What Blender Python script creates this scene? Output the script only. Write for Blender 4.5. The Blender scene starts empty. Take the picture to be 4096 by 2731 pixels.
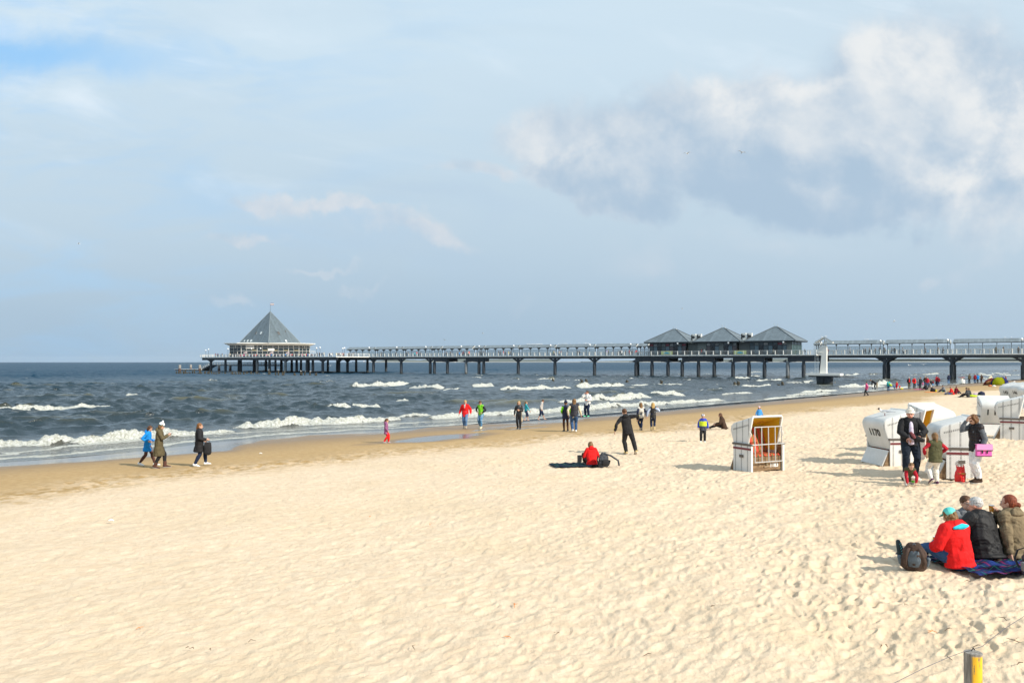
import bpy, bmesh, math, random
import numpy as np
from mathutils import Vector, Matrix, Quaternion, noise as mnoise
random.seed(7)
SC = bpy.context.scene
COL = SC.collection
R = math.radians
PI = math.pi
# ---------------------------------------------------------------- camera
CAM_Z = 4.25
FPX = 3200.0                       # focal length in photograph pixels (photo 4096 wide)
cam_d = bpy.data.cameras.new("camera"); cam = bpy.data.objects.new("camera", cam_d); COL.objects.link(cam)
cam.location = (0, 0, CAM_Z); cam.rotation_euler = (R(90), 0, 0)
cam_d.sensor_width = 36; cam_d.lens = 36 * FPX / 4096
cam_d.shift_y = 81.5 / 4096
cam_d.clip_start = .1; cam_d.clip_end = 90000
SC.camera = cam
# ---------------------------------------------------------------- view
SC.view_settings.view_transform = 'Standard'; SC.view_settings.look = 'None'
SC.view_settings.exposure = 0.17; SC.view_settings.gamma = 1
try:
    SC.cycles.max_bounces = 6; SC.cycles.transparent_max_bounces = 12; SC.cycles.volume_bounces = 0
    SC.cycles.use_denoising = True
    SC.cycles.sample_clamp_indirect = 6
except Exception: pass
# ---------------------------------------------------------------- sun
SUN = Vector((0.79, -0.61, 0)).normalized() * math.cos(R(35)); SUN.z = math.sin(R(35))
sd = bpy.data.lights.new("sun", 'SUN'); sd.energy = 4.9; sd.angle = R(0.6); sd.color = (1.0, .93, .82)
so = bpy.data.objects.new("sun", sd); COL.objects.link(so)
so.rotation_euler = (-SUN).to_track_quat('-Z', 'Y').to_euler()
# ---------------------------------------------------------------- world
class NT:
    """tiny node-graph helper"""
    def __init__(s, tree): s.t = tree; s.n = tree.nodes; s.l = tree.links
    def node(s, typ, **kw):
        n = s.n.new(typ)
        for k, v in kw.items(): setattr(n, k, v)
        return n
    def put(s, sock, v):
        if isinstance(v, bpy.types.NodeSocket): s.l.new(v, sock)
        elif v is not None:
            if isinstance(v, (tuple, list)) and len(v) == 3 and sock.type == 'RGBA': v = (*v, 1)
            if isinstance(v, (int, float)) and sock.type == 'RGBA': v = (v, v, v, 1)
            sock.default_value = v
    def m(s, op, a, b=None, c=None, clamp=False):
        n = s.node('ShaderNodeMath', operation=op, use_clamp=clamp)
        s.put(n.inputs[0], a)
        if b is not None: s.put(n.inputs[1], b)
        if c is not None: s.put(n.inputs[2], c)
        return n.outputs[0]
    def vm(s, op, a, b=None, out=0):
        n = s.node('ShaderNodeVectorMath', operation=op)
        s.put(n.inputs[0], a)
        if b is not None: s.put(n.inputs[1], b)
        return n.outputs[out]
    def ss(s, x, a, b, lo=0.0, hi=1.0):
        n = s.node('ShaderNodeMapRange', interpolation_type='SMOOTHSTEP')
        s.put(n.inputs[0], x); s.put(n.inputs[1], a); s.put(n.inputs[2], b); s.put(n.inputs[3], lo); s.put(n.inputs[4], hi)
        return n.outputs[0]
    def mix(s, f, a, b, mode='MIX'):
        n = s.node('ShaderNodeMix', data_type='RGBA', blend_type=mode)
        s.put(n.inputs[0], f); s.put(n.inputs[6], a); s.put(n.inputs[7], b)
        return n.outputs[2]
    def xyz(s, v):
        n = s.node('ShaderNodeSeparateXYZ'); s.put(n.inputs[0], v); return n.outputs
    def vec(s, x, y, z=0.0):
        n = s.node('ShaderNodeCombineXYZ'); s.put(n.inputs[0], x); s.put(n.inputs[1], y); s.put(n.inputs[2], z); return n.outputs[0]
    def noise(s, v, scale, detail=4, rough=.5, dist=0.0, col=False):
        n = s.node('ShaderNodeTexNoise'); s.put(n.inputs['Vector'], v); s.put(n.inputs['Scale'], scale)
        s.put(n.inputs['Detail'], detail); s.put(n.inputs['Roughness'], rough); s.put(n.inputs['Distortion'], dist)
        return n.outputs[1 if col else 0]
world = bpy.data.worlds.new("World"); SC.world = world; world.use_nodes = True
def build_world():
    t = NT(world.node_tree); t.n.clear()
    out = t.node('ShaderNodeOutputWorld'); bg = t.node('ShaderNodeBackground'); t.l.new(bg.outputs[0], out.inputs[0])
    sky = t.node('ShaderNodeTexSky', sky_type='NISHITA'); sky.sun_disc = False
    sky.sun_elevation = R(35); sky.sun_rotation = math.atan2(SUN.x, SUN.y); sky.altitude = 0
    sky.air_density = 1.0; sky.dust_density = 2.0; sky.ozone_density = 1.2
    nish = t.vm('SCALE', sky.outputs[0]); t.put(nish.node.inputs[3], .11)
    tc = t.node('ShaderNodeTexCoord'); g = tc.outputs['Generated']
    X, Y, Z = t.xyz(g)[:3]
    front = t.ss(Y, 0.0, .35)
    yy = t.m('MAXIMUM', t.m('ABSOLUTE', Y), .12)
    u = t.m('DIVIDE', X, yy); v = t.m('DIVIDE', Z, yy)
    p = t.vec(u, v, t.m('MULTIPLY', t.m('SUBTRACT', 1.0, front), 3.0))
    # warped coordinates so that every cloud edge is ragged
    wn = t.noise(p, 5.0, 7, .6, .2, col=True)
    warp = t.vm('SCALE', t.vm('SUBTRACT', wn, (.5, .5, .5))); t.put(warp.node.inputs[3], .17)
    pw = t.vm('ADD', p, warp)
    uw, vw, _ = t.xyz(pw)[:3]
    def P(px, py): return ((px * 1.7415 - 2048) / FPX, (1447 - py * 1.7415) / FPX)
    def ell(px, py, rx, ry, rot=0, soft=.55):
        cx, cy = P(px, py); rx = rx * 1.7415 / FPX; ry = ry * 1.7415 / FPX
        dx = t.m('SUBTRACT', uw, cx); dy = t.m('SUBTRACT', vw, cy)
        c, s_ = math.cos(R(rot)), math.sin(R(rot))
        ex = t.m('DIVIDE', t.m('ADD', t.m('MULTIPLY', dx, c), t.m('MULTIPLY', dy, s_)), rx)
        ey = t.m('DIVIDE', t.m('SUBTRACT', t.m('MULTIPLY', dy, c), t.m('MULTIPLY', dx, s_)), ry)
        r = t.m('SQRT', t.m('ADD', t.m('MULTIPLY', ex, ex), t.m('MULTIPLY', ey, ey)))
        return t.ss(r, 1 + soft * .6, 1 - soft)
    def union(l):
        r = l[0]
        for q in l[1:]: r = t.m('MAXIMUM', r, q)
        return r
    # base: thin high veil over blue, duller and darker to the horizon
    base = t.mix(t.ss(v, -.02, .20), (.330, .455, .580, 1), (.475, .598, .700, 1)); base = t.mix(t.ss(v, .14, .44), base, (.565, .695, .795, 1))
    base = t.mix(t.m('MULTIPLY', t.ss(u, -.1, .64), .30), base, (.500, .605, .695, 1))
    # the clear blue gap upper left, streaked
    st = t.noise(t.vec(t.m('MULTIPLY', u, 1.5), t.m('MULTIPLY', v, 5.5)), 3.0, 6, .55, .6)
    blue = t.m('MULTIPLY', t.ss(st, .42, .7), t.ss(t.m('ADD', u, t.m('MULTIPLY', v, -.55)), .02, -.95))
    gap = ell(20, 100, 420, 75, -4, .95)
    blue = t.m('MAXIMUM', t.m('MULTIPLY', blue, .5), t.m('MULTIPLY', gap, .95))
    base = t.mix(blue, base, t.mix(.80, nish, (.30, .60, .95, 1)))
    # pale cirrus streaks
    ci = t.noise(t.vec(t.m('ADD', t.m('MULTIPLY', u, 1.1), v), t.m('MULTIPLY', t.m('ADD', v, t.m('MULTIPLY', u, .12)), 4.5)), 2.6, 7, .55, .8)
    base = t.mix(t.m('MULTIPLY', t.m('MULTIPLY', t.ss(ci, .5, .78), t.ss(v, .08, .3)), .6), base, (.76, .84, .91, 1))
    sl = t.noise(t.vec(t.m('MULTIPLY', u, .9), t.m('MULTIPLY', v, 4.2)), 2.2, 5, .5, .5)
    base = t.mix(t.m('MULTIPLY', t.ss(sl, .46, .75), .30), base, (.430, .562, .680, 1))
    # cloud bank
    bank = union([ell(1850, 400, 480, 140, -4, .35), ell(1780, 270, 300, 140, 0), ell(2130, 250, 330, 230, -8), ell(1390, 440, 200, 75, -20, .4), ell(1320, 310, 190, 80, 0, .8), ell(2290, 330, 220, 240), ell(1560, 340, 360, 150, -5, .6)])
    puff = t.noise(p, 6.5, 9, .60, .15)
    p2 = t.vm('ADD', p, (.028, .020, 0)); puff2 = t.noise(p2, 6.5, 9, .60, .15)
    big = t.noise(p, 2.6, 4, .5, .2); big2 = t.noise(t.vm('ADD', p, (.05, .035, 0)), 2.6, 4, .5, .2)
    dd = t.m('ADD', t.m('MULTIPLY', bank, 1.05), t.m('MULTIPLY', t.m('SUBTRACT', puff, .5), 1.25)); dens = t.m('MULTIPLY', t.ss(dd, .10, .90), t.ss(bank, .02, .35))
    relief = t.m('ADD', t.m('MULTIPLY', t.m('SUBTRACT', puff, puff2), 1.9), t.m('MULTIPLY', t.m('SUBTRACT', big, big2), 1.8))
    lit_reg = union([ell(2240, 420, 170, 60, 10, .9), ell(2060, 130, 150, 90, -20, .9), ell(2290, 220, 130, 150, 0, .9), ell(1880, 175, 120, 30, 0, .9), ell(1640, 215, 110, 60, -30, .9), ell(1360, 350, 100, 30, 0, .9)])
    shade_reg = union([ell(1900, 475, 420, 75, -5, .9), ell(1420, 470, 220, 75, -20, .9), ell(1870, 400, 300, 60, 0, .9)])
    lt = t.m('ADD', t.m('ADD', .43, relief), t.m('SUBTRACT', t.m('MULTIPLY', t.m('MULTIPLY', lit_reg, t.ss(puff, .38, .62)), .42), t.m('MULTIPLY', shade_reg, .42)))
    lt = t.ss(lt, -.12, 1.10)
    ccol = t.mix(lt, (.375, .495, .625, 1), (.76, .775, .78, 1))
    skyc = t.mix(t.m('MULTIPLY', dens, .92), base, ccol)
    # smaller low clouds
    low = union([ell(790, 490, 260, 26, -10, .8), ell(640, 475, 150, 20, -3, .8), ell(560, 538, 150, 16, 0, .9), ell(1090, 395, 150, 34, -8, .9), ell(950, 540, 180, 34, -12, .9)])
    ltl = t.m('MINIMUM', t.m('MAXIMUM', t.m('ADD', .62, t.m('MULTIPLY', t.m('SUBTRACT', puff, puff2), 4.0)), 0.0), 1.0)
    skyc = t.mix(t.m('MULTIPLY', t.ss(t.m('ADD', low, t.m('MULTIPLY', t.m('SUBTRACT', puff, .5), 1.6)), .35, 1.10), .82), skyc, t.mix(ltl, (.44, .55, .66, 1), (.66, .68, .71, 1)))
    und = union([ell(820, 545, 320, 42, -12, 1.0), ell(1000, 470, 260, 30, -10, 1.0)])
    skyc = t.mix(t.m('MULTIPLY', und, .22), skyc, (.40, .53, .69, 1))
    wsp = union([ell(2245, 600, 60, 26, 0, .9), ell(2130, 620, 30, 20), ell(760, 605, 90, 9), ell(1180, 690, 40, 18, 0, .9), ell(850, 650, 60, 12), ell(1650, 580, 240, 30, 0, 1.), ell(560, 690, 40, 14)])
    skyc = t.mix(t.m('MULTIPLY', t.m('MULTIPLY', wsp, t.ss(puff, .40, .66)), .28), skyc, (.70, .70, .73, 1))
    # below the horizon: the same hazy tone
    skyc = t.mix(t.ss(v, -.02, -.2), skyc, (.36, .40, .42, 1))
    t.put(bg.inputs[0], skyc); bg.inputs[1].default_value = 1.0
build_world()
world.cycles.sampling_method = 'MANUAL'; world.cycles.sample_map_resolution = 512
# ---------------------------------------------------------------- beach frame
SHN = (.743, -.669)     # inland normal of the shoreline
def s_of(x, y): return (x + 7.3) * SHN[0] + (y - 46.7) * SHN[1]
def t_of(x, y): return (x + 7.3) * .669 + (y - 46.7) * .743
_S = [-4000, -400, -60, -12, -4, 0, 4, 7, 14, 20, 26, 33, 40, 60, 90, 400, 4000]
_Z = [-40, -9, -3.2, -.55, 0.0, .10, .32, .42, .62, .80, .98, 1.20, 1.34, 1.9, 2.6, 5, 5]
def zbase(s): return np.interp(s, _S, _Z)
def place(px, py):
    """world point of the sand seen at a pixel of the photograph"""
    z = .8
    for _ in range(40):
        Yd = FPX * (CAM_Z - z) / (py - 1447.0); Xd = (px - 2048) / FPX * Yd
        z = .5 * z + .5 * float(zbase(s_of(Xd, Yd)))
    return Vector((Xd, Yd, z))
def at_depth(px, Yd):
    x = (px - 2048) / FPX * Yd
    return Vector((x, Yd, float(zbase(s_of(x, Yd)))))
def sea(px, py, z=0.0):
    Yd = FPX * (CAM_Z - z) / (py - 1447.0); return Vector(((px - 2048) / FPX * Yd, Yd, z))
# ---------------------------------------------------------------- materials
MATS = {}
def mat(name, col=(.5, .5, .5), rough=.6, metal=0.0, spec=None, bump=None, build=None, emit=None):
    if name in MATS: return MATS[name]
    m = bpy.data.materials.new(name); m.use_nodes = True; MATS[name] = m
    t = NT(m.node_tree); b = t.n['Principled BSDF']
    b.inputs['Base Color'].default_value = (*col[:3], 1); b.inputs['Roughness'].default_value = rough; b.inputs['Metallic'].default_value = metal
    if spec is not None: b.inputs['Specular IOR Level'].default_value = spec
    if emit: b.inputs['Emission Color'].default_value = (*emit[:3], 1); b.inputs['Emission Strength'].default_value = emit[3]
    tc = t.node('ShaderNodeTexCoord'); o = tc.outputs['Object']
    if bump:                       # (scale, strength, distance)
        nz = t.noise(o, bump[0], 4, .6); bn = t.node('ShaderNodeBump'); t.put(bn.inputs['Height'], nz)
        bn.inputs['Strength'].default_value = bump[1]; bn.inputs['Distance'].default_value = bump[2]; t.l.new(bn.outputs[0], b.inputs['Normal'])
    if build: build(t, b, tc)
    return m
def cloth(name, col, rough=.85, wr=.5):
    """woven or padded cloth: slight mottling, creases"""
    def f(t, b, tc):
        o = tc.outputs['Object']
        n = t.noise(o, 9, 4, .6); c = t.mix(t.ss(n, .3, .7), tuple(x * .78 for x in col) + (1,), tuple(min(1, x * 1.15) for x in col) + (1,))
        t.put(b.inputs['Base Color'], c)
        h = t.m('ADD', t.noise(t.vm('MULTIPLY', o, (1, 1, .55)), 14, 3, .55, .6), t.m('MULTIPLY', t.noise(o, 220, 1), .08))
        bn = t.node('ShaderNodeBump'); t.put(bn.inputs['Height'], h); bn.inputs['Strength'].default_value = wr; bn.inputs['Distance'].default_value = .03
        t.l.new(bn.outputs[0], b.inputs['Normal'])
    return mat('cloth_' + name, col, rough, spec=.25, build=f)
# ---------------------------------------------------------------- object helpers
def tag(o, label=None, cat=None, group=None, kind=None):
    if label: o['label'] = label
    if cat: o['category'] = cat
    if group: o['group'] = group
    if kind: o['kind'] = kind
    return o
def empty(name, loc=(0, 0, 0), rz=0.0, label=None, cat=None, group=None):
    o = bpy.data.objects.new(name, None); COL.objects.link(o); o.location = loc; o.rotation_euler = (0, 0, rz); o.empty_display_size = .3
    return tag(o, label, cat, group)
def link(name, me, parent=None, mats=None):
    o = bpy.data.objects.new(name, me); COL.objects.link(o)
    if parent is not None: o.parent = parent
    if mats:
        for m in (mats if isinstance(mats, (list, tuple)) else [mats]): me.materials.append(m)
    return o
def finish(name, bm, m, parent=None, smooth=False, bevel=0, loc=None, rz=None):
    if bevel:
        bmesh.ops.bevel(bm, geom=[e for e in bm.edges if e.is_manifold and e.calc_face_angle(0) > .7], offset=bevel, segments=2, affect='EDGES', profile=.6)
    me = bpy.data.meshes.new(name); bm.to_mesh(me); bm.free()
    if smooth:
        me.polygons.foreach_set('use_smooth', [True] * len(me.polygons))
        if smooth == 'auto':
            me.set_sharp_from_angle(angle=R(38))
    o = link(name, me, parent, m)
    if loc is not None: o.location = loc
    if rz is not None: o.rotation_euler = (0, 0, rz)
    return o
def box(bm, x0, x1, y0, y1, z0, z1, M=None, mi=0):
    v = [bm.verts.new(p) for p in ((x0, y0, z0), (x1, y0, z0), (x1, y1, z0), (x0, y1, z0), (x0, y0, z1), (x1, y0, z1), (x1, y1, z1), (x0, y1, z1))]
    for i in ((0, 3, 2, 1), (4, 5, 6, 7), (0, 1, 5, 4), (1, 2, 6, 5), (2, 3, 7, 6), (3, 0, 4, 7)):
        f = bm.faces.new([v[k] for k in i]); f.material_index = mi
    if M is not None: bmesh.ops.transform(bm, matrix=M, verts=v)
    return v
def frame_of(d, ref=None):
    d = d.normalized(); ref = Vector(ref) if ref is not None else (Vector((0, 0, 1)) if abs(d.z) < .95 else Vector((1, 0, 0)))
    a = (ref - d * ref.dot(d))
    if a.length < 1e-5: a = d.orthogonal()
    a.normalize(); return a, d.cross(a).normalized()
def loft(bm, pts, rads, wide=None, n=10, caps=True, mi=0, M=None, c0=.9, c1=.9):
    """tube through pts; rads = r or (r along 'wide', r across); round caps"""
    pts = [Vector(p) for p in pts]; rads = [(r, r) if not isinstance(r, (tuple, list)) else r for r in rads]
    P, RR, DD = [], [], []
    N = len(pts)
    ds = []
    for i in range(N):
        a = pts[max(0, i - 1)]; b = pts[min(N - 1, i + 1)]; d = (b - a)
        ds.append(d.normalized() if d.length > 1e-7 else Vector((0, 0, 1)))
    if caps:
        r0 = min(rads[0]); r1 = min(rads[-1])
        for k in (.95, .6, .25):
            P.append(pts[0] - ds[0] * r0 * c0 * k); q = math.sqrt(max(0, 1 - k * k)); RR.append((rads[0][0] * q, rads[0][1] * q)); DD.append(ds[0])
    P += pts; RR += rads; DD += ds
    if caps:
        for k in (.25, .6, .95):
            P.append(pts[-1] + ds[-1] * r1 * c1 * k); q = math.sqrt(max(0, 1 - k * k)); RR.append((rads[-1][0] * q, rads[-1][1] * q)); DD.append(ds[-1])
    rings = []
    pa = None
    for p, r, d in zip(P, RR, DD):
        if wide is not None: a, b = frame_of(d, wide)
        else:
            a, b = frame_of(d, pa) if pa is not None else frame_of(d)
            pa = a
        rings.append([bm.verts.new(p + a * (r[0] * math.cos(2 * PI * k / n)) + b * (r[1] * math.sin(2 * PI * k / n))) for k in range(n)])
    for i in range(len(rings) - 1):
        for k in range(n):
            f = bm.faces.new((rings[i][k], rings[i][(k + 1) % n], rings[i + 1][(k + 1) % n], rings[i + 1][k])); f.material_index = mi
    f = bm.faces.new(list(reversed(rings[0]))); f.material_index = mi
    f = bm.faces.new(rings[-1]); f.material_index = mi
    vs = [v for r in rings for v in r]
    if M is not None: bmesh.ops.transform(bm, matrix=M, verts=vs)
    return vs
def ball(bm, c, r, M=None, u=12, v=8, mi=0):
    r = r if isinstance(r, (tuple, list)) else (r, r, r)
    S = Matrix.Translation(c) @ (M.to_4x4() if M is not None else Matrix()) @ Matrix.Diagonal((*r, 1))
    g = bmesh.ops.create_uvsphere(bm, u_segments=u, v_segments=v, radius=1, matrix=S)
    if mi:
        for q in g['verts']:
            for f in q.link_faces: f.material_index = mi
    return g['verts']
def prism(bm, poly, h0, h1, axis='z', mi=0):
    """extrude polygon [(a,b)]; axis is the extrusion axis"""
    def P(a, b, h): return {'z': (a, b, h), 'x': (h, a, b), 'y': (a, h, b)}[axis]
    A = [bm.verts.new(P(a, b, h0)) for a, b in poly]; B = [bm.verts.new(P(a, b, h1)) for a, b in poly]
    n = len(poly); fs = []
    fs.append(bm.faces.new(list(reversed(A)))); fs.append(bm.faces.new(B))
    for i in range(n): fs.append(bm.faces.new((A[i], A[(i + 1) % n], B[(i + 1) % n], B[i])))
    for f in fs: f.material_index = mi
    bmesh.ops.recalc_face_normals(bm, faces=fs)
    return A + B
def text_mesh(s, size, depth=.002, bold=.0, align='CENTER'):
    c = bpy.data.curves.new('text', 'FONT'); c.body = s; c.size = size; c.extrude = depth; c.align_x = align; c.align_y = 'CENTER'; c.offset = bold
    c.resolution_u = 3
    o = bpy.data.objects.new('text', c); COL.objects.link(o)
    dg = bpy.context.evaluated_depsgraph_get(); me = bpy.data.meshes.new_from_object(o.evaluated_get(dg)); bpy.data.objects.remove(o); bpy.data.curves.remove(c)
    return me
def voxel(bm, size, smooth=2):
    """fuse overlapping closed pieces into one continuous skin"""
    me = bpy.data.meshes.new('tmp'); bm.to_mesh(me); bm.free()
    o = bpy.data.objects.new('tmp', me); COL.objects.link(o)
    md = o.modifiers.new('r', 'REMESH'); md.mode = 'VOXEL'; md.voxel_size = size; md.use_smooth_shade = True
    if smooth:
        sm = o.modifiers.new('s', 'SMOOTH'); sm.factor = .5; sm.iterations = smooth
    dg = bpy.context.evaluated_depsgraph_get()
    r = bpy.data.meshes.new_from_object(o.evaluated_get(dg)); bpy.data.objects.remove(o); bpy.data.meshes.remove(me)
    r.polygons.foreach_set('use_smooth', [True] * len(r.polygons))
    return r
ORD = ['first', 'second', 'third', 'fourth', 'fifth', 'sixth', 'seventh', 'eighth', 'ninth', 'tenth', 'eleventh', 'twelfth', 'thirteenth', 'fourteenth', 'fifteenth', 'sixteenth', 'seventeenth', 'eighteenth', 'nineteenth', 'twentieth']
ORD += ['twenty-' + x for x in ORD[:9]] + ['thirtieth'] + ['thirty-' + x for x in ORD[:9]] + ['fortieth']
# ================================================================ numpy noise
def _h(ix, iy, seed):
    h = (ix.astype(np.int64) * 374761393 + iy.astype(np.int64) * 668265263 + seed * 1442695041) & 0xFFFFFFFF
    h = ((h ^ (h >> 13)) * 1274126177) & 0xFFFFFFFF
    h = (h ^ (h >> 16)) & 0xFFFFFFFF
    return h.astype(np.float64) / 4294967295.0
def vn(x, y, seed=0):
    xi = np.floor(x); yi = np.floor(y); fx = x - xi; fy = y - yi
    fx = fx * fx * (3 - 2 * fx); fy = fy * fy * (3 - 2 * fy)
    a = _h(xi, yi, seed); b = _h(xi + 1, yi, seed); c = _h(xi, yi + 1, seed); d = _h(xi + 1, yi + 1, seed)
    return (a + (b - a) * fx) * (1 - fy) + (c + (d - c) * fx) * fy - .5
def fbm(x, y, o=4, seed=0, g=.5):
    r = 0; a = 1.0
    for k in range(o): r = r + a * vn(x * 2.03 ** k + 17.1 * k, y * 2.03 ** k - 9.3 * k, seed + k); a *= g
    return r
def sm(x, a, b):
    t = np.clip((x - a) / (b - a), 0, 1); return t * t * (3 - 2 * t)
def grid_obj(name, X, Y, Z, attrs, m, keep=None):
    nr, nc = X.shape
    co = np.stack([X, Y, Z], -1).reshape(-1, 3).astype(np.float32)
    i = (np.arange(nr - 1)[:, None] * nc + np.arange(nc - 1)[None, :])
    q = np.stack([i, i + 1, i + nc + 1, i + nc], -1)
    if keep is not None:
        k = keep[:-1, :-1] | keep[1:, :-1] | keep[:-1, 1:] | keep[1:, 1:]; q = q[k]
    q = q.reshape(-1, 4)
    used = np.zeros(nr * nc, bool); used[q.ravel()] = True
    remap = np.cumsum(used) - 1; q = remap[q]; co = co[used]
    me = bpy.data.meshes.new(name)
    me.vertices.add(len(co)); me.vertices.foreach_set('co', co.ravel())
    me.loops.add(q.size); me.loops.foreach_set('vertex_index', q.ravel().astype(np.int32))
    me.polygons.add(len(q)); me.polygons.foreach_set('loop_start', np.arange(0, q.size, 4, dtype=np.int32))
    me.polygons.foreach_set('use_smooth', np.ones(len(q), bool))
    me.update(calc_edges=True)
    for k, v in attrs.items():
        a = me.attributes.new(k, 'FLOAT', 'POINT'); a.data.foreach_set('value', v.reshape(-1)[used].astype(np.float32))
    o = link(name, me, None, m); return tag(o, kind='structure')
def ucols(n, inner, outer):
    c = np.linspace(-inner, inner, n); e = inner * (outer / inner) ** (np.linspace(0, 1, 60)[1:])
    return np.concatenate([-e[::-1], c, e])
# ================================================================ sand
def dents(x, y, c, seed, ax, ay, depth, p=.8, ang=None):
    out = np.zeros_like(x); xi = np.floor(x / c); yi = np.floor(y / c)
    for di in (-1, 0, 1):
        for dj in (-1, 0, 1):
            a = xi + di; b = yi + dj
            on = _h(a, b, seed) < p
            cx = (a + _h(a, b, seed + 1)) * c; cy = (b + _h(a, b, seed + 2)) * c
            th = (_h(a, b, seed + 3) * PI) if ang is None else ang + (_h(a, b, seed + 3) - .5) * 1.4
            s = .65 + .7 * _h(a, b, seed + 4)
            dx = x - cx; dy = y - cy
            ex = (dx * np.cos(th) + dy * np.sin(th)) / (ax * s); ey = (-dx * np.sin(th) + dy * np.cos(th)) / (ay * s)
            r = np.sqrt(ex * ex + ey * ey)
            out += on * s * (-depth * np.exp(-(r ** 3)) + depth * .45 * np.exp(-((r - 1.35) / .38) ** 2))
    return out
POOLS = [(1735, 1754, 2.6, .9, -8), (1540, 1735, 1.5, .28, 0), (1960, 1716, 1.6, .22, 0), (1870, 1735, 1.2, .16, 5), (2120, 1712, 1.0, .2, 0), (2060, 1700, 2.4, .5, 0)]
def _st(l):
    r = []
    for px, py in l:
        q = sea(px, py, .08); r.append((t_of(q.x, q.y), s_of(q.x, q.y)))
    r.sort(); return np.array(r)
FILM_E = _st([(-500, 1912), (0, 1874), (380, 1853), (640, 1833), (900, 1822), (960, 1785), (1040, 1762), (1240, 1740), (1400, 1737), (1560, 1733), (1650, 1726), (1720, 1702), (1850, 1693), (1990, 1694), (2150, 1692), (2280, 1686), (2360, 1668), (2700, 1639), (3000, 1611), (3340, 1580), (3700, 1545)])
WATER_E = _st([(-500, 1865), (0, 1830), (250, 1815), (500, 1790), (800, 1757), (1100, 1732), (1400, 1716), (1700, 1701), (1860, 1692), (2100, 1684), (2350, 1669), (2700, 1641), (3000, 1613), (3340, 1582), (3700, 1547), (4096, 1519)])
def s_shift(s, tt):
    w = np.interp(tt, WATER_E[:, 0], WATER_E[:, 1]) + 3.2
    return s - w * (1 - sm(s, 1, 10))
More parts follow.
